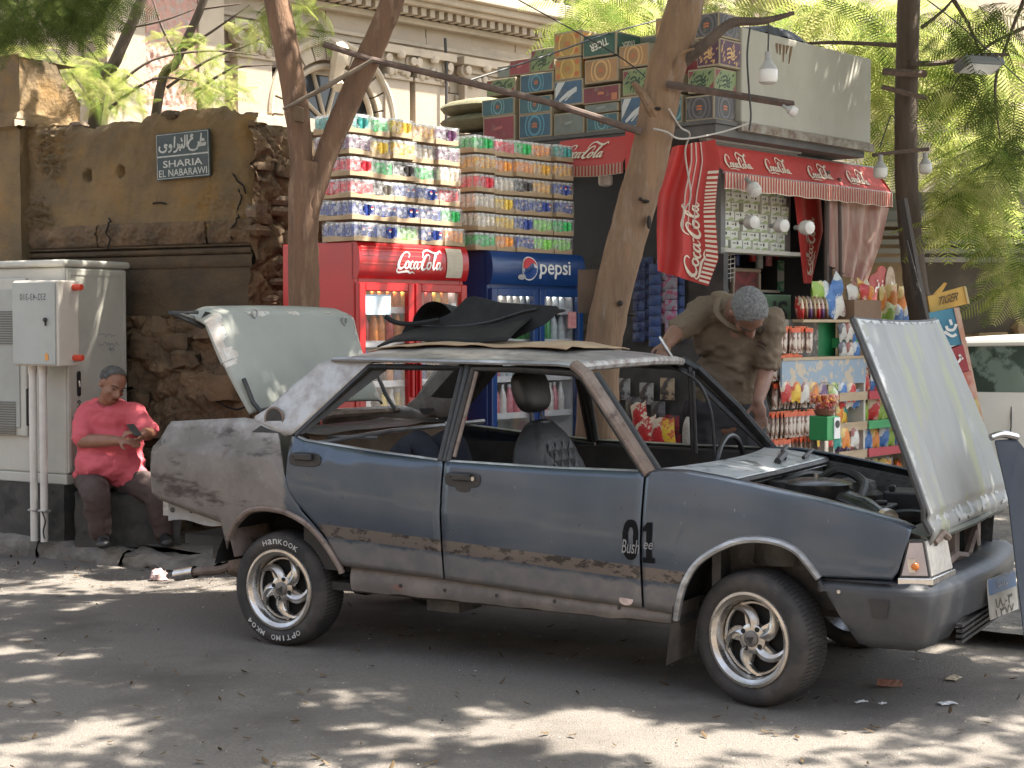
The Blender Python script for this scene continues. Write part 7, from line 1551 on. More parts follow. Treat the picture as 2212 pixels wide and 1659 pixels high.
B = Body(); B.ell(J(238, 915, .07), (.215, .15, .19)); B.ell(J(238, 960, .04), (.228, .185, .16)); B.ell(J(238, 1000, .02), (.245, .205, .15)); B.cap(shR, shL, .088, .088); B.cap(nk+Vector((0, 0, -.03)), J(238, 910, .03), .085, .14)
B.limb([shR, shR.lerp(elR, .55), shR.lerp(elR, .86)], [.085, .08, .085]); B.limb([shL, shL.lerp(elL, .5), shL.lerp(elL, .85)], [.084, .08, .08])
B.cap(J(185, 1026, .08), J(288, 1028, -.04), .085, .095)
B.done('shirt', mat('coral_polo', (.57, .10, .125), .8, c2=(.54, .095, .12), ns=4, bump=.25, bs=14), man, .0105, 6, .020, 8)
mb = MB(); C0 = nk+Vector((.01, -.01, -.015)); cf = Vector((.62, -.62, 0)).normalized(); cs = Vector((cf.y, -cf.x, 0))
for s_ in (-1, 1):
    P0 = [C0+cs*s_*.085*math.cos(a)+cf*(.085*math.sin(a))+Vector((0, 0, .035-.045*max(0, math.sin(a)))) for a in lin(-PI/2, PI/2-.25, 10)]
    mb.add([q for p in P0 for q in (p, p+(p-C0)*.38+Vector((0, 0, -.04)))], [(2*i, 2*i+1, 2*i+3, 2*i+2) for i in range(10)])
mb.build('collar', MATS['coral_polo'], man, smooth=True).modifiers.new('s', 'SOLIDIFY').thickness = .006
B = Body(); B.limb([hR, kR, (kR+aR)/2, aR+Vector((0, 0, .0))], [.125, .098, .088, .072]); B.limb([hL, kL, (kL+aL)/2, aL], [.125, .098, .085, .07]); B.cap(hR+Vector((0, .04, .03)), hL+Vector((0, .04, .03)), .15, .15)
B.done('trousers', mat('brown_trousers', (.075, .05, .045), .85, c2=(.055, .037, .034), ns=5, bump=.3, bs=20), man, .011, 5, .013, 7)
for a in (aR, aL):
    B = Body(); f0 = Vector((a.x, a.y, .175)); B.cap(f0+Vector((0, .05, 0)), f0+Vector((.05, -.12, -.012)), .046, .04); B.ell(f0+Vector((.06, -.15, -.018)), (.048, .05, .032)); B.done('shoe', blackpl, man, .009, 4)
mb = MB(); pc = (wrR+wrL)/2+Vector((.03, -.06, .055)); mb.box((0, 0, 0), (.062, .009, .115)); tag(mb.build('phone', MATS['dark_trim'], M=Matrix.Translation(pc) @ RZ(.9) @ RX(rad(-50)), bevel=.004), 'dark phone held in the hands of the seated man', 'phone')
mb = MB(); q0 = J(165, 1050, .05); mb.grid(lambda a, b: (q0.x+.02+a*.72+.02*nz((a*3, b*3, 1)), q0.y-.12+.02*nz((a*5, b*5, 0))-.04*a, lerp(.1, .47, b)), 12, 8); mb.grid(lambda a, b: (q0.x+.02+a*.72, q0.y-.14+b*.6-.04*a, .47+.01*nz((a*4, b*4, 0))), 12, 8)
tag(mb.build('stone_ledge', plm, smooth=True), 'dark stone ledge the pink shirted man sits on', 'ledge')
# --- mechanic bending over the far side of the roof ---
mec = thing('person', 'mechanic in a khaki brown polo shirt bending over the far side of the car', 'person', Matrix.Identity(4))
zN = 8.62
J = lambda u, v, dz=0.: at(u, v, zN+dz)
B = Body(); hc = J(1617, 672, -.36)
P, rot = head(B, hc, (.16, -.24, -.96), (.10, -.96, .26), .112)
nk = J(1585, 672, -.16); B.cap(hc+Vector((-.03, .12, .0)), nk, .066, .075)
shR, shL = J(1524, 670, -.08), J(1662, 695, -.12); hipc = J(1565, 888, .05)
B.cap(shR, shL, .06, .06); B.limb([J(1590, 712, -.08), J(1578, 790, -.0), hipc], [.09, .10, .105])
elR, wrR = J(1462, 716, -.22), J(1438, 745, -.34); B.limb([shR, elR, (elR+wrR)/2, wrR], [.062, .048, .043, .030]); B.hand(wrR, Vector((-.25, -.75, -.45)), (0, -.3, 1), .8, 1.0, 1)
elL, wrL = J(1655, 800, -.12), J(1637, 868, -.25); B.limb([shL, elL, (elL+wrL)/2, wrL], [.062, .047, .043, .030]); B.hand(wrL, Vector((.15, -.1, -1)), (.3, .9, 0), .5, 1.05, -1)
hR, hL = J(1525, 905, .04), J(1608, 905, .04); fR, fL = Vector((hR.x-.06, hR.y+.02, .17)), Vector((hL.x+.04, hL.y+.02, .17)); kR, kL = hR.lerp(fR, .5)+Vector((0, -.05, 0)), hL.lerp(fL, .5)+Vector((0, -.05, 0))
B.limb([hR, kR, fR], [.095, .065, .045]); B.limb([hL, kL, fL], [.095, .065, .045]); B.cap(hR, hL, .12, .12)
B.done('body', skin2, mec, .0095, 4)
face_bits(P, rot, .112, mec, mat('brow_grey', (.05, .045, .04), .8))
hair(P, rot, hc, .112, mat('grey_cropped_hair', (.10, .098, .096), .8, c2=(.24, .235, .23), ns=70, nlo=.35, nhi=.7, bump=.7, bs=90), mec, lambda q: q.z > -.35 and (q.y < .52+.4*max(0, q.z) or q.z > .8) and not (abs(q.x) > .8 and q.z < .1 and q.y > -.1), 1.07, .03)
B = Body(); B.cap(shR, shL, .085, .085); B.limb([J(1592, 694, -.06), J(1582, 755, -.03), J(1575, 800, .0), J(1569, 842, .03)], [.115, .132, .138, .142]); B.cap(J(1555, 660, -.12), J(1612, 690, -.18), .085, .085)
B.cap(J(1530, 852, .0), J(1602, 855, .0), .10, .10); B.cap(J(1535, 800, .02), J(1600, 812, .0), .10, .105); B.cap(J(1530, 730, -.04), J(1632, 745, -.06), .10, .10)
B.limb([shR, shR.lerp(elR, .5), shR.lerp(elR, .9)], [.085, .075, .072]); B.limb([shL, shL.lerp(elL, .5), shL.lerp(elL, .8)], [.088, .080, .080])
B.done('shirt', mat('khaki_polo', (.15, .108, .07), .85, c2=(.122, .088, .056), ns=4, bump=.3, bs=16), mec, .0105, 6, .024, 9)
mb = MB(); cpts = [J(1546, 648, -.22), J(1560, 690, -.34), J(1586, 706, -.40)]
mb.tube(spline([J(1552, 642, -.18), J(1548, 672, -.30), J(1572, 700, -.36), J(1600, 712, -.34)], 5), [.016]*8+[.014]*8, 8, flat=.5); mb.build('collar', MATS['khaki_polo'], mec, smooth=True)
mb = MB(); 
for q in ([(1640, 700), (1650, 712), (1640, 722), (1634, 710), (1640, 700)], [(1636, 738), (1648, 742), (1655, 748)], [(1634, 746), (1646, 751), (1652, 756)]): ribbon(mb, q, [3.]*len(q), lambda x, y: at(x, y, 8.30), 4)
# emblem is embroidered on the shirt chest: project onto the cloth
sh_o = [o for o in mec.children if o.name.startswith('shirt')][0]
def onmesh(o, p):
    d = (Vector(p)-CAM).normalized(); ok, loc, nn, ix = o.ray_cast(CAM, d)
    return loc-d*.004 if ok else Vector(p)
mb.v = [tuple(onmesh(sh_o, p)) for p in mb.v]; mb.build('embroidered_emblem', mat('dark_thread', (.04, .03, .03), .7), sh_o, fixn=False)
B = Body(); B.cap(hR+Vector((0, .0, .04)), hL+Vector((0, 0, .04)), .145, .145)
B.limb([hR, kR, fR+Vector((0, 0, .02))], [.125, .105, .095]); B.limb([hL, kL, fL+Vector((0, 0, .02))], [.125, .105, .095])
B.done('trousers', mat('dark_work_trousers', (.03, .028, .032), .9, c2=(.045, .042, .044), ns=4, bump=.3, bs=18), mec, .012, 5, .016, 6)
mb = MB(); mb.tube(spline([J(1493, 900, -.02), J(1486, 920, -.05), J(1484, 950, -.04), J(1488, 985, -.02)], 4), [.022, .03]+[.03]*10+[.02], 8, flat=.5); mb.build('pocket_rag', mat('pale_rag', (.66, .62, .56), .9, c2=(.55, .5, .45), ns=20, bump=.5), mec, smooth=True)
for f in (fR, fL):
    B = Body(); B.cap(f+Vector((0, .04, 0)), f+Vector((0, -.14, -.01)), .045, .04); B.done('shoe', blackpl, mec, .01, 4)
tl_ = wrR+Vector((.0, -.07, .03)); mb = MB(); mb.tube([at(1425, 728, 8.22), at(1440, 752, 8.2), at(1455, 775, 8.18)], [.008, .009, .006], 8); tag(mb.build('scraper_tool', chrome, smooth=True), 'slim metal scraper held in the right hand of the mechanic', 'tool')
# ---------------- trees ----------------
bark = mat('smooth_bark', (.19, .105, .06), .85, c2=(.125, .072, .045), ns=4, bump=.8, bs=14, c3=(.25, .16, .10), ns3=7, stretch=(3, 3, .6))
bark2 = mat('pale_bark', (.25, .155, .09), .85, c2=(.175, .108, .066), ns=4, bump=.8, bs=14, c3=(.27, .20, .145), ns3=6, lo3=.55, hi3=.7, stretch=(3, 3, .6))
bark3 = mat('grey_brown_bark', (.115, .085, .066), .9, c2=(.08, .06, .048), ns=5, bump=.5, bs=16, stretch=(3, 3, .6))
scarm = mat('bark_scar', (.03, .024, .02), .95)
leafL = leafmat('leaf_sunlit', (.14, .185, .04), (.22, .25, .075), .5); leafM = leafmat('leaf_mid', (.055, .10, .022), (.11, .16, .035), .45); leafP = leafmat('leaf_pale', (.24, .26, .09), (.34, .34, .14), .4); leafD = leafmat('leaf_dark', (.04, .065, .02), (.085, .11, .03), .4)  # sunlit and dark tones put sun and shade into the leaf colour
def trunkpath(mb, pts, rs, n=14, wob=.04):
    P = spline(pts, 6); m = len(pts)-1; rr_ = []
    for i in range(len(P)):
        t = i/6; k = min(int(t), m-1); rr_.append(lerp(rs[k], rs[min(k+1, m)], t-k)*(1+wob*nz((i*.6, rs[0]*50, 0))))
    mb.tube(P, rr_, n, jitter=.03); return mb
def pxp(L_): return [at(u, v, Y) for u, v, Y in L_]
# forked tree before the red fridge
tr1 = thing('tree', 'smooth brown tree forking into a V in front of the red fridge', 'tree', Vector((at(655, 700, 9.3).x, 9.3, .1)))
iv = tr1.matrix_world.inverted()
def tp(L_): return [iv @ p for p in pxp(L_)]
y1 = 9.3; base = Vector((at(655, 700, y1).x, y1, .05))
mb = MB(); trunkpath(mb, [iv @ base]+tp([(655, 900, y1), (657, 660, y1), (655, 520, y1), (657, 420, y1), (668, 350, y1)]), [.125, .105, .092, .088, .095, .10]); mb.build('trunk', bark, tr1, smooth=True)
mb = MB(); trunkpath(mb, tp([(658, 440, y1), (650, 330, y1), (640, 230, y1), (622, 120, y1+.05), (598, 0, y1+.1), (575, -120, y1+.1), (560, -320, y1), (545, -560, y1)]), [.06, .068, .074, .076, .076, .07, .06, .045]); mb.build('limb', bark, tr1, smooth=True)
mb = MB(); trunkpath(mb, tp([(668, 470, y1-.02), (700, 350, y1), (740, 250, y1), (780, 160, y1), (820, 70, y1), (855, -20, y1), (900, -160, y1+.1), (960, -380, y1+.2)]), [.05, .064, .07, .072, .07, .068, .06, .045]); mb.build('limb', bark, tr1, smooth=True)
mb = MB(); mb.tube(tp([(612, 236, y1-.12), (700, 190, y1-.14), (804, 130, y1-.13)]), [.02, .028, .022], 6, flat=.5); mb.build('cross_stick', mat('grey_timber', (.25, .20, .155), .9, c2=(.17, .135, .10), ns=6, bump=.4), tr1)
stone('loose_stone', tuple((at(646, 248, y1-.16))), (.07, .06, .10), rubble, None, 7, .3, 8).name = 'tied_stone'
tag(bpy.data.objects['tied_stone'], 'pale lump of stone tied at the lower end of the forked tree stick', 'stone')
# leaning middle tree
tr2 = thing('tree', 'thick leaning tree trunk between the blue fridge and the kiosk corner', 'tree', G(1300, 1120, .1)); iv = tr2.matrix_world.inverted(); base = G(1300, 1130, .05); y2 = 9.3
mb = MB(); trunkpath(mb, [iv @ Vector((at(1290, 700, y2).x, y2, .0))]+tp([(1290, 900, y2), (1303, 745, y2), (1332, 600, y2), (1372, 450, y2), (1405, 330, y2), (1425, 220, y2), (1445, 130, y2), (1475, 30, y2), (1500, -80, y2+.1), (1540, -280, y2+.2)]), [.15, .125, .112, .112, .115, .112, .112, .112, .108, .10, .08], 18); tk = mb.build('trunk', bark2, tr2, smooth=True)
mb = MB(); trunkpath(mb, tp([(1420, 260, y2-.06), (1395, 215, y2-.14), (1368, 178, y2-.18)]), [.04, .026, .016], 8); mb.build('branch_stub', bark2, tr2, smooth=True)
mb = MB(); trunkpath(mb, tp([(1478, 130, y2-.02), (1530, 90, y2-.1), (1580, 50, y2-.12), (1650, 45, y2-.15), (1715, 28, y2-.15)]), [.045, .035, .03, .022, .012], 8); mb.build('branch', bark3, tr2, smooth=True)
mb = MB(); trunkpath(mb, tp([(1455, 180, y2-.07), (1470, 120, y2-.15), (1500, 105, y2-.2)]), [.02, .014, .006], 6); mb.build('branch_stub', bark2, tr2, smooth=True)
for u, v, w_, h_ in ((1420, 235, .04, .018), (1395, 435, .04, .02), (1402, 480, .025, .07), (1365, 680, .05, .02), (1340, 655, .03, .03), (1384, 430, .02, .02)):
    p = iv @ at(u, v, y2-.115); mb = MB(); mb.ball(p, 1, 8, sc=(w_*.6, .03, h_*.6)); mb.build('bark_scar', scarm, tk, smooth=True)
mb = MB(); mb.bb((-.17, .0, -.10), (.1, .03, .16)); o = mb.build('timber_block', mat('brown_board', (.15, .10, .07), .85, c2=(.1, .07, .05), ns=4), M=Matrix.Translation(at(1310, 640, y2+.13))); tag(o, 'brown board fixed behind the leaning trunk at fridge height', 'board')
# right tree
tr3 = thing('tree', 'slim straight dark tree trunk at the right end of the awning', 'tree', G(1985, 1000, .1)); iv = tr3.matrix_world.inverted(); y3 = 12.2
mb = MB(); trunkpath(mb, [iv @ Vector((at(2000, 700, y3).x, y3, 0))]+tp([(1992, 720, y3), (1978, 620, y3), (1966, 500, y3), (1958, 380, y3), (1957, 250, y3), (1960, 120, y3), (1963, 0, y3), (1970, -150, y3)]), [.12, .10, .092, .088, .088, .087, .087, .085, .08], 14); mb.build('trunk', bark3, tr3, smooth=True)
for L_, r0 in (([(1935, 98, y3-.1), (1880, 95, y3-.1), (1800, 92, y3-.05), (1725, 95, y3)], .02), ([(1965, 138, y3-.1), (1860, 150, y3), (1715, 92, y3)][:1]+[(2040, 135, y3), (2120, 120, y3), (2180, 118, y3)], .025)):
    mb = MB(); trunkpath(mb, tp(L_), [r0*1.1]+[r0*.8]*(len(L_)-2)+[r0*.4], 7); mb.build('branch', bark3, tr3, smooth=True)
# thin trees behind the wall at left
for u0, v0, u1, v1, Y, r_, lab in ((205, 260, 305, 0, 13.2, .055, 'thin dark leaning tree stem behind the broken wall, left of the pair'), (335, 260, 440, 0, 13.6, .042, 'thin leaning tree stem behind the wall above the street sign, right of the pair')):
    b0 = at(u0, v0, Y); t = thing('tree', lab, 'tree', Vector((b0.x-.35, Y, 0))); iv = t.matrix_world.inverted(); mb = MB()
    trunkpath(mb, [iv @ Vector((b0.x-.35, Y, 0)), iv @ b0, iv @ at((u0+u1)/2-5, (v0+v1)/2, Y), iv @ at(u1, v1, Y), iv @ at(u1+60, v1-200, Y)], [r_*1.3, r_, r_*.92, r_*.8, r_*.6], 9); mb.build('trunk', bark3, t, smooth=True)
    for L_ in (([(240, 195), (330, 130), (450, 110), (560, 120)], [(235, 235), (330, 172), (420, 175)], [(215, 250), (170, 180), (120, 110)], [(275, 60), (350, 45), (420, 20)]) if u0 < 300 else ([(395, 110), (470, 60), (540, 10)], [(360, 190), (450, 130), (550, 90), (640, 30)], [(385, 130), (350, 60), (330, 0)], [(430, 20), (520, 8)], [(420, 200), (500, 150), (590, 140)])):
        mb = MB(); trunkpath(mb, tp([(u, v, Y) for u, v in L_]), [.016]+[.011]*(len(L_)-2)+[.005], 5); mb.build('twig', bark3, t, smooth=True)
    R2 = random.Random(int(u0)); ms = []
    if u0 < 300: regs = [((230, 470, 120, 60), 0)]; 
    regs = [(60, 140, 130, 50, 190), (150, 190, 140, 40, 170), (250, 205, 55, 40, 70), (215, 150, 60, 40, 60)] if u0 < 300 else [(430, 150, 60, 45, 70), (470, 195, 55, 35, 80), (395, 85, 50, 30, 34), (545, 60, 40, 30, 26)]
    for cu, cv, ru, rv, n in regs:
        for _ in range(n):
            a = R2.uniform(0, 6.28); q = R2.random()**.5; ms.append(iv @ rmat(at(cu+ru*q*math.cos(a), cv+rv*q*math.sin(a), Y+R2.uniform(-.9, 1.2)), R2.uniform(.3, .55), .55))
    R2.shuffle(ms); q_ = len(ms)//2; scatter('crown', *FROND, ms[:q_], leafL, t); scatter('crown', *FROND, ms[q_:q_*3//2], leafP, t); scatter('crown', *FROND, ms[q_*3//2:], leafM, t)
# visible sprays of bright foliage belonging to the street trees
def spray(t, regs, m_, Y0, Y1, sc=(.8, 1.2), nm='crown', droop=.5, seed=1):
    iv = t.matrix_world.inverted(); R2 = random.Random(seed); ms = []
    for cu, cv, ru, rv, n in regs:
        for _ in range(n):
            a = R2.uniform(0, 6.28); q = R2.random()**.5; p = at(cu+ru*q*math.cos(a), cv+rv*q*math.sin(a), R2.uniform(Y0, Y1))
            M = Matrix.Translation(p) @ RZ(R2.uniform(0, 6.28)) @ RY(R2.gauss(.35, .4)) @ RX(R2.gauss(0, .5)) @ Matrix.Scale(R2.uniform(*sc), 4); ms.append(iv @ M)
    R2.shuffle(ms)
    if m_ is leafL:
        k1, k2 = int(len(ms)*.42), int(len(ms)*.70); scatter(nm, *FROND, ms[k1:k2], leafM, t); scatter(nm, *FROND, ms[k2:], leafP, t); ms = ms[:k1]
    return scatter(nm, *FROND, ms, m_, t)
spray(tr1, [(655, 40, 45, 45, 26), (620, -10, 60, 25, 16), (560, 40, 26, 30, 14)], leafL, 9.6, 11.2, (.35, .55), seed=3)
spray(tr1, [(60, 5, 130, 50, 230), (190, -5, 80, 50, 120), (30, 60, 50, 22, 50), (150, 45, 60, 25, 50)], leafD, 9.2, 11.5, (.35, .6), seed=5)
spray(tr2, [(1300, 40, 80, 35, 70), (1400, 60, 60, 40, 50), (1340, 5, 120, 30, 60), (1560, 5, 60, 25, 24), (1250, 80, 30, 20, 12)], leafL, 12.5, 16, (.8, 1.2), seed=6)
spray(tr3, [(2050, 110, 170, 110, 170), (2140, 290, 90, 110, 90), (2060, 330, 60, 90, 30), (1900, 60, 90, 70, 70), (1760, 15, 120, 30, 50), (2120, 430, 80, 40, 60)], leafL, 13.5, 17.5, (.9, 1.5), seed=7)
spray(tr3, [(2080, 420, 70, 40, 40), (2140, 380, 70, 60, 50), (2060, 470, 50, 20, 14), (2190, 590, 50, 40, 34), (2180, 520, 45, 35, 18)], leafL, 11.5, 13, (.6, .95), seed=8)
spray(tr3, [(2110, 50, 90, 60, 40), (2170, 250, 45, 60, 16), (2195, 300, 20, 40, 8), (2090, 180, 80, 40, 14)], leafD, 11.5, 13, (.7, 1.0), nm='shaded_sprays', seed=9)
spray(tr3, [(1905, 230, 35, 70, 50), (1930, 330, 30, 60, 24), (1900, 130, 40, 50, 30)], leafL, 13.5, 16, (.8, 1.2), seed=12)
mb = MB()
for L_ in ([(2212, 60), (2120, 110), (2050, 200)], [(2212, 0), (2180, 80), (2150, 180), (2160, 300)], [(2060, 0), (2100, 70), (2130, 160)], [(2212, 330), (2120, 360), (2040, 420)], [(2170, 320), (2200, 400)], [(1990, 60), (2040, 20), (2080, -30)]):
    iv = tr3.matrix_world.inverted(); trunkpath(mb, tp([(u, v, 13.2) for u, v in L_]), [.02]+[.013]*(len(L_)-2)+[.006], 6)
mb.build('twig', bark3, tr3, smooth=True)['kind'] = 'stuff'
# overhead canopy outside the frame: it throws the dappled shade
HOLES = []
def gpt(u, v, z=0.): p = G(u, v, z); return p
for u, v, ru, n in ((1150, 1540, 1.0, 1), ): pass
rc = random.Random(77)
def canopy(t, x0, x1, y0, y1, n, sc, z0, z1, seed, keep, r_=0.):
    R2 = random.Random(seed); iv = t.matrix_world.inverted(); ms = []
    while len(ms) < n:
        x, y, z = R2.uniform(x0, x1), R2.uniform(y0, y1), R2.uniform(z0, z1)
        # where its shadow lands on the ground
        gx, gy = x-SUN.x/SUN.z*z, y-SUN.y/SUN.z*z
        if not keep(gx, gy, R2, r_): continue
        if z < 1.6+(HV+60)*y/FPX+.25 and abs(x) < y*.36: continue
        ms.append(iv @ (Matrix.Translation((x, y, z)) @ RZ(R2.uniform(0, 6.28)) @ RY(R2.gauss(.1, .3)) @ RX(R2.gauss(0, .35)) @ Matrix.Scale(R2.uniform(*sc), 4)))
    return scatter('crown', *FRC, ms, leafM, t)
canopy_keep = None
THR = [(3.5, -.02), (5.9, .0), (6.3, .40), (8.7, .50), (9.2, .26), (10.4, .20), (10.8, .42), (14, .36)]     # how open the crowns are along the street
FRC = frond_tpl(.46, 8, .15, .06, .1)
def shade(gx, gy):
    n_ = .75*nz((gx*1.3, gy*1.7, 3), 1, 2)+.75*nz((gx*4.4, gy*5.6, 9), 1, 2); th = interp(THR, gy)
    for (cx_, cy_, rx, ry, f) in OPEN:
        d = math.hypot((gx-cx_)/rx, (gy-cy_)/ry)
        if d < 1: th -= f*(1-d*d)
    return n_ < th
def keep(gx, gy, R2, r_=0.): return shade(gx, gy) and (r_ == 0 or all(shade(gx+a*r_, gy+b*r_) for a, b in ((1, 0), (-1, 0), (0, 1), (0, -1))))
c1 = G(1000, 1560); c2 = G(1500, 1590); c3 = G(200, 1440); c4 = G(250, 1260); c5 = G(2150, 1420); c6 = G(1550, 1640)
OPEN = [(c1.x, c1.y, 1.0, .34, .5), (c2.x, c2.y, .8, .25, .5), (c3.x, c3.y, .5, .35, .35), (c4.x, c4.y, .8, .28, .3), (c5.x, c5.y, .45, .5, .4), (c6.x, c6.y, .7, .22, .4)]
canopy(tr1, -3.5, 4.2, 4.2, 12.2, 2300, (.6, .9), 5.2, 7.0, 1, keep, .16); canopy(tr1, -3.5, 4.2, 4.2, 12.2, 7000, (.22, .32), 5.2, 6.4, 11, keep)
canopy(tr2, 1.5, 7.5, 4.2, 12.0, 2000, (.6, .9), 5.2, 7.2, 2, keep, .16); canopy(tr2, 1.5, 7.5, 4.2, 12.0, 6000, (.22, .32), 5.2, 6.4, 12, keep)
canopy(tr3, 3.0, 7.5, 11.5, 14.0, 420, (.9, 1.3), 5.6, 7.6, 4, lambda a, b, r, q: True)
# ---------------- poles, lamps, wires ----------------
rod = mat('rusty_rod', (.09, .065, .055), .8, c2=(.15, .10, .08), ns=20)
mb = MB(); mb.tube([at(698, 95, 9.2), at(800, 128, 9.22), at(1000, 175, 9.25), at(1200, 225, 9.25), at(1385, 285, 9.15)], [.018, .018, .02, .02, .022], 8); tag(mb.build('iron_rod', rod, smooth=True), 'long rusty iron rod tied between the forked tree and the leaning tree', 'rod')
mb = MB(); a, b = at(1440, 182, 9.15), at(1714, 226, 9.3); dd = (b-a).normalized(); mb.tube([a, b], .022, 4); lp = thing('lamp_arm', 'dark flat bar with a small bare bulb at its right end, crossing the leaning trunk', 'lamp arm', Matrix.Identity(4)); mb.build('bar', rod, lp)
bulbw = mat('opal_bulb', (.70, .68, .65), .3, c2=(.6, .58, .55), ns=9)
def bulb(name_, label, p, d, sc=1., par=None, cord=None):
    sc *= .86
    M = Matrix.Translation(p) @ Vector(d).normalized().to_track_quat('Z', 'Y').to_matrix().to_4x4() @ Matrix.Scale(sc, 4)
    t = thing(name_, label, 'light bulb', M, 'bare bulbs hung about the kiosk')
    mb = MB(); mb.lathe([(0, -.004), (.021, 0), (.021, .05), (.026, .055)], 14); mb.build('bulb_socket', mat('socket_grey', (.33, .33, .32), .5), t, smooth=True)
    mb = MB(); mb.lathe([(.026, .055), (.035, .075), (.058, .105), (.061, .115)], 18); mb.build('bulb_collar', mat('collar_grey', (.42, .42, .41), .35), t, smooth=True)
    mb = MB(); mb.lathe([(.061, .115), (.063, .12), (.063, .175), (.055, .195), (.03, .205), (0, .207)], 18); mb.build('bulb_glass', bulbw, t, smooth=True)
    return t
def wire(label, pts, r_=.005, m_=None): mb = MB(); mb.tube(spline(pts, 6), r_, 5); return tag(mb.build('wire', m_ or blackrub), label, 'wire')
bulb('light_bulb', 'large opal bulb hanging on a short cord in front of the concrete parapet', at(1659, 112, 9.15), (0, 0, -1), 1.05)
wire('black cord from the broken branch to the large hanging bulb', [at(1660, 40, 9.15), at(1660, 75, 9.15), at(1659, 113, 9.15)])
bulb('light_bulb', 'small bulb tilted at the right end of the dark bar', at(1690, 228, 9.26), (.85, 0, -.45), .55)
bulb('light_bulb', 'bulb hanging left of the right tree trunk', at(1902, 335, 11.9), (0, 0, -1), 1.0)
bulb('light_bulb', 'bulb hanging right of the right tree trunk', at(1998, 330, 12.0), (.05, 0, -1), .9)
bulb('light_bulb', 'opal bulb under the left awning of the kiosk', at(1308, 352, 11.9), (0, 0, -1), 1.0)
for j, (u, v) in enumerate(((1600, 480), (1664, 488), (1718, 492))): bulb('light_bulb', 'opal bulb pointing forward before the white packs, '+['left of three', 'middle of three', 'right of three'][j], at(u, v, 11.35), (.5, -.85, -.05), .95)
bulb('light_bulb', 'bulb tucked under the striped valance above the white packs', at(1612, 385, 11.3), (.3, -.5, -.6), .95)
mb = MB(); mb.tube([at(1885, 335, 11.95), at(1960, 326, 11.98), at(2006, 322, 12.0)], .016, 6); tag(mb.build('cross_bar', rod), 'short dark bar across the right tree carrying two bulbs', 'bar')
mb = MB(); mb.tube([at(1905, 188, 11.98), at(1970, 205, 12.0), at(2000, 212, 12.05)], .02, 5); mb.tube([at(1908, 155, 12.0), at(2000, 160, 12.05)], .03, 5); tag(mb.build('bracket', rod), 'dark bracket bound round the right tree trunk', 'bracket')
fl = thing('floodlight', 'grey floodlight on a branch right of the right tree', 'floodlight', Matrix.Translation(at(2115, 143, 12.0)) @ RZ(.3) @ RX(rad(70)))
mb = MB(); mb.bb((-.17, -.02, -.09), (.17, .04, .09)); mb.build('housing', mat('flood_grey', (.16, .17, .18), .5), fl, bevel=.01); mb = MB(); mb.bb((-.14, -.028, -.07), (.14, -.021, .07)); mb.build('flood_glass', mat('flood_pale', (.55, .57, .58), .2), fl)
for k in range(6): mb = MB(); mb.bb((-.15+.055*k, .041, -.08), (-.14+.055*k, .06, .08)); mb.build('cooling_fin', MATS['flood_grey'], fl)
wire('thin wire running down the right tree to the left bulb', [at(1935, 260, 11.9), at(1912, 430/1.08, 11.9), at(1880, 300, 11.9)][:1]+[at(1925, 250, 11.9), at(1912, 285, 11.9), at(1900, 320, 11.9)])
wire('hook wire with knotted loop hanging below the dark bar', [at(1620, 60, 9.2), at(1614, 120, 9.2), at(1618, 196, 9.2), at(1622, 250, 9.2), at(1618, 282, 9.2)], .006)
wire('loose pale cord hanging down from the kiosk roof edge beside the red cloth', [at(1445, 235, 9.15), at(1470, 275, 9.4), at(1490, 290, 10.4), at(1480, 330, 10.6), at(1492, 420, 10.6), at(1480, 450, 10.6)], .006, mat('pale_cord', (.45, .42, .38), .8))
wire('white cord knotted round the leaning trunk', [at(1412, 278, 9.14), at(1440, 285, 9.12), at(1475, 300, 9.3), at(1560, 285, 10.5), at(1630, 262, 10.9)], .006, MATS['pale_cord'])
wire('overhead cable crossing in front of the stone building', [at(1000, 180, 9.6), at(1250, 120, 11), at(1500, 70, 13), at(1750, 10, 15), at(2000, -60, 17)][:1]+[at(1010, 175, 9.6), at(1180, 120, 10.5), at(1340, 65, 12), at(1560, 10, 14)], .006)
wire('second thin cable sloping down to the cartons', [at(1120, 0, 11), at(1300, 100, 11.2), at(1380, 200/1.3, 11.3), at(1450, 230, 11)], .005)
wire('cable slung from the upper right leaves to the kiosk roof', [at(1990, -10, 11.8), at(2080, 60, 11.9), at(2212, 180, 12)], .005)
mb = MB(); mb.tube([at(1950, 430, 11.55), at(1975, 570, 11.5), at(2000, 700, 11.45)], .035, 4); mb.tube([at(1958, 520, 11.48), at(1990, 640, 11.42), at(2004, 700, 11.4)], .012, 4); tag(mb.build('leaning_plank', mat('dark_plank', (.06, .05, .045), .8, c2=(.35, .32, .28), ns=3, nlo=.62, nhi=.66)), 'dark plank with a pale edge leaning on the right tree', 'plank')
# ---------------- far right: wall, gate shade, white car ----------------
farw = mat('far_ochre_wall', (.26, .18, .10), .9, c2=(.19, .135, .085), ns=1.5, bump=.5, bs=10, c3=(.33, .25, .16), ns3=3)
FM = frame(Vector((3.2, 16.2, 0)), Vector((1, -.12, 0)))
fw_ = thing('far_wall', 'brown weathered wall with a recess painted as shade behind the white car', 'wall', FM)
mb = MB(); mb.grid(lambda a, b: (a*9+.03*nz((a*20, b*9, 2)), .03*nz((a*12, b*8, 1)), lerp(0, 2.75, b)), 60, 30); mb.build('wall_face', farw, fw_, smooth=True)
mb = MB(); mb.bb((.1, .1, 2.75), (9, 3, 2.95)); mb.bb((.2, -.25, 2.62), (4, .02, 2.74)); mb.build('canopy_slab', soff, fw_)
mb = MB(); mb.bb((3.0, -.22, 0), (3.5, .0, 3.4)); mb.build('stone_pier', lime, fw_, bevel=.02)
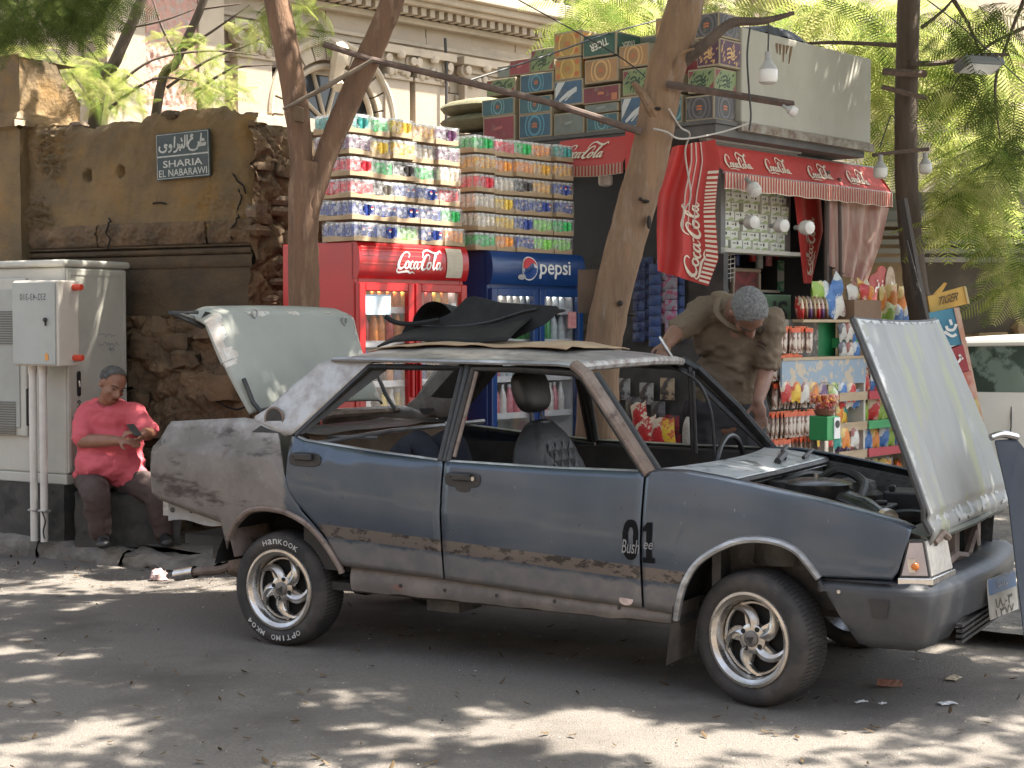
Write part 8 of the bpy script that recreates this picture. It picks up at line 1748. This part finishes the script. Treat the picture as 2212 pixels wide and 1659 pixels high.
mb = MB(); mb.bb((1.0, -.02, 1.5), (3.0, -.005, 2.6)); mb.build('recess_shade_sheet', mat('recess_painted_shade', (.05, .042, .034), .9, c2=(.08, .065, .05), ns=3), fw_)  # flat sheet on the wall, recess shade painted as its colour
for k in range(5): mb = MB(); mb.bb((.2, -.26, 2.22+.09*k), (3., -.2, 2.27+.09*k)); mb.build('shutter_slat', mat('slat_grey', (.13, .12, .11), .7), fw_)
r4 = random.Random(9)
for k in range(26):
    x = r4.uniform(1.6, 4.6); z = r4.uniform(.8, 1.6); stone('rubble_block', (x, -.02, z), (r4.uniform(.2, .45), .2, r4.uniform(.15, .28)), farw, fw_, r4.random()*40, .3, 8)
wc = mat('white_car_paint', (.68, .67, .64), .3, c2=(.62, .61, .58), ns=2, coat=.4)
WC = G(2300, 1075); WC.z = 0; WCM = frame(WC, Vector((.96, -.28, 0)))
w_ = thing('parked_car', 'white car parked at the right edge behind the dark panel', 'car', WCM)
def wprof(x): return interp([(-2.1, .80), (-1.7, .92), (-1.2, .98), (-.6, 1.42), (0, 1.52), (.8, 1.5), (1.3, 1.30), (2.0, .95), (2.3, .8)], x)
def wside(a, b): x = lerp(-1.55, 2.2, a); z = lerp(.25, min(1.0, wprof(x)), b); return (x, -.85+.08*max(0, z-.75)+.03*abs(z-.7), z)
mb = MB(); mb.grid(wside, 40, 12); mb.grid(lambda a, b: (lerp(-1.55, -1.75, math.sin(b*PI)), lerp(-.83, .83, a), lerp(.25, .95, b)), 8, 8); mb.build('body_side', wc, w_, smooth=True)
mb = MB(); mb.grid(lambda a, b: (lerp(-1.0, 1.3, a), lerp(-.66, .66, b), 1.47-.08*(2*b-1)**4+.05*math.sin(PI*a)), 20, 10); mb.tube([(-1.5, -.78, 1.0), (-1.2, -.70, 1.32), (-.95, -.66, 1.43), (.0, -.66, 1.45), (1.2, -.66, 1.42), (1.6, -.7, 1.2)], .035, 8); mb.tube([(.05, -.77, 1.0), (.02, -.66, 1.44)], .05, 8); mb.build('roof', wc, w_, smooth=True)
mb = MB(); mb.add([(-1.4, -.765, 1.0), (1.9, -.765, 1.0), (1.2, -.655, 1.42), (-.95, -.655, 1.42)], [(0, 1, 2, 3)]); mb.build('side_glass', mat('car_glass', (.035, .05, .045), .06, spec=.8, c2=(.16, .2, .18), ns=2.5, nlo=.5, nhi=.56), w_)
mb = MB(); mb.bb((-1.3, -.6, .9), (1.2, .6, 1.0)); mb.bb((-1.0, -.6, 1.0), (-.9, .6, 1.3)); mb.build('cabin_dark', interior, w_)
mb = MB(); mb.tube([(-.55, -.865, .28), (-.5, -.872, .7), (-.5, -.8, 1.0)], .006, 5); mb.build('door_gap', blackpl, w_)
for x in (-.9, 1.5): mb = MB(); mb.tube([(x, -.87, .30), (x, -.65, .30)], .30, 24); mb.build('wheel', rubber, w_)
# dark plastic panel leaning on the front of the saloon
pa, pb = at(2148, 945, 6.9), G(2218, 1400); 
pn = thing('slate_panel', 'tall dark blue grey panel leaning at the right edge in front of the saloon', 'car panel', Matrix.Identity(4))
q = [at(2148, 952, 6.85), at(2196, 948, 6.95), at(2262, 1030, 7.0), at(2300, 1290, 6.75), at(2214, 1392, 6.35), at(2196, 1240, 6.5), at(2178, 1080, 6.7)]
mb = MB(); th = Vector((.012, .045, 0)); n = len(q); mb.add(q+[p+th for p in q], [tuple(range(n)), tuple(range(2*n-1, n-1, -1))]+[(i, i+n, (i+1) % n+n, (i+1) % n) for i in range(n)]); mb.build('panel_skin', mat('slate_panel', (.03, .036, .048), .75, c2=(.04, .047, .058), ns=3, spec=.2), pn, bevel=.012)
mb = MB(); mb.tube(spline([at(2140, 945, 6.88), at(2165, 938, 6.9), at(2196, 944, 6.95)], 5), .016, 8); mb.build('panel_edge', chrome, pn, smooth=True)
# ---------------- litter ----------------
lv_c = leafmat('dry_leaf', (.06, .042, .024), (.15, .11, .07), .1)
R2 = random.Random(31); ms = []
for _ in range(430):
    u, v = R2.uniform(-100, 2300), R2.uniform(1215, 1700) if R2.random() < .6 else R2.gauss(1235, 22)
    p = G(u, v, .006 if v > 1235 else .01)
    q = KM_K.inverted() @ p if False else p
    ms.append(Matrix.Translation(p+Vector((0, 0, .004))) @ RZ(R2.uniform(0, 6.28)) @ RY(R2.gauss(0, .35)) @ Matrix.Scale(R2.uniform(.3, 1.0)*.03, 4))
LV = ([(-1, 0, .1), (-.3, .32, -.05), (.5, .26, 0), (1, 0, .25), (.5, -.28, .05), (-.3, -.3, .12)], [(0, 1, 2, 3), (0, 3, 4, 5)])
scatter('leaf_litter', *LV, ms, lv_c, None, 'stuff')
bits = leafmat('pale_grit', (.28, .24, .2), (.5, .46, .4), .0); ms = []
for gi in range(1700):
    p = G(R2.uniform(-50, 2260), R2.uniform(1225, 1700), .004) if gi < 900 else G(R2.uniform(-50, 620), R2.gauss(1245, 18), .005); ms.append(Matrix.Translation(p) @ RZ(R2.uniform(0, 6.28)) @ RX(R2.uniform(0, 3)) @ Matrix.Scale(R2.uniform(.15, .5)*.016, 4))
scatter('road_grit', *LV, ms, bits, None, 'stuff')
def crumple(nm, label, cat, p, s, m_, seed, fl=.5):
    mb = MB(); mb.ball((0, 0, 0), 1, 18); vs = []
    for q in mb.v: q = Vector(q); k = 1+.7*nz(q*2.2+Vector((seed, 0, 0)), 1, 4); vs.append((q.x*s*k, q.y*s*.8*k, max(-.2, q.z)*s*fl*k+s*.1))
    mb.v = vs; return tag(mb.build(nm, m_, M=Matrix.Translation(p), smooth=True, angle=30), label, cat)
crumple('tissue', 'crumpled pinkish tissue on the road near the tail pipe', 'tissue', G(342, 1250, .01), .055, mat('pink_tissue', (.52, .38, .36), .9, c2=(.45, .32, .3), ns=20), 2, .8)
mb = MB(); mb.grid(lambda a, b: ((a-.5)*.11, (b-.5)*.065, .012+.022*math.sin(PI*b)+.006*nz((a*5, b*5, 1))), 8, 6); tag(mb.build('carton_litter', mat('brown_red_carton', (.22, .10, .07), .7, c2=(.3, .17, .12), ns=14), M=Matrix.Translation(G(1922, 1484)) @ RZ(-.25)), 'crushed reddish drink carton lying on the road by the front bumper', 'litter').modifiers.new('s', 'SOLIDIFY').thickness = .004
for u, v, a, lab, w_l in ((2047, 1523, .2, 'small white folded paper scrap on the road at lower right', (.075, .045)), (2060, 1468, 1.0, 'pale flattened food scrap on the road below the number plate', (.09, .05)), (1860, 1520, .4, 'thin pale paper strip on the road beside the front tyre', (.06, .02)), (1906, 1523, .6, 'small white scrap right of the thin paper strip', (.035, .02))):
    mb = MB(); mb.grid(lambda x, y: ((x-.5)*w_l[0], (y-.5)*w_l[1], .008+.010*abs(nz((x*3, y*3, u)))), 5, 4); tag(mb.build('paper_scrap', mat('scrap_white', (.62, .62, .62), .8) if w_l[0] != .09 else mat('scrap_pale', (.5, .42, .3), .8), M=Matrix.Translation(G(u, v)) @ RZ(a)), lab, 'litter').modifiers.new('s', 'SOLIDIFY').thickness = .002

bpy.data.scenes.remove(TMPS)
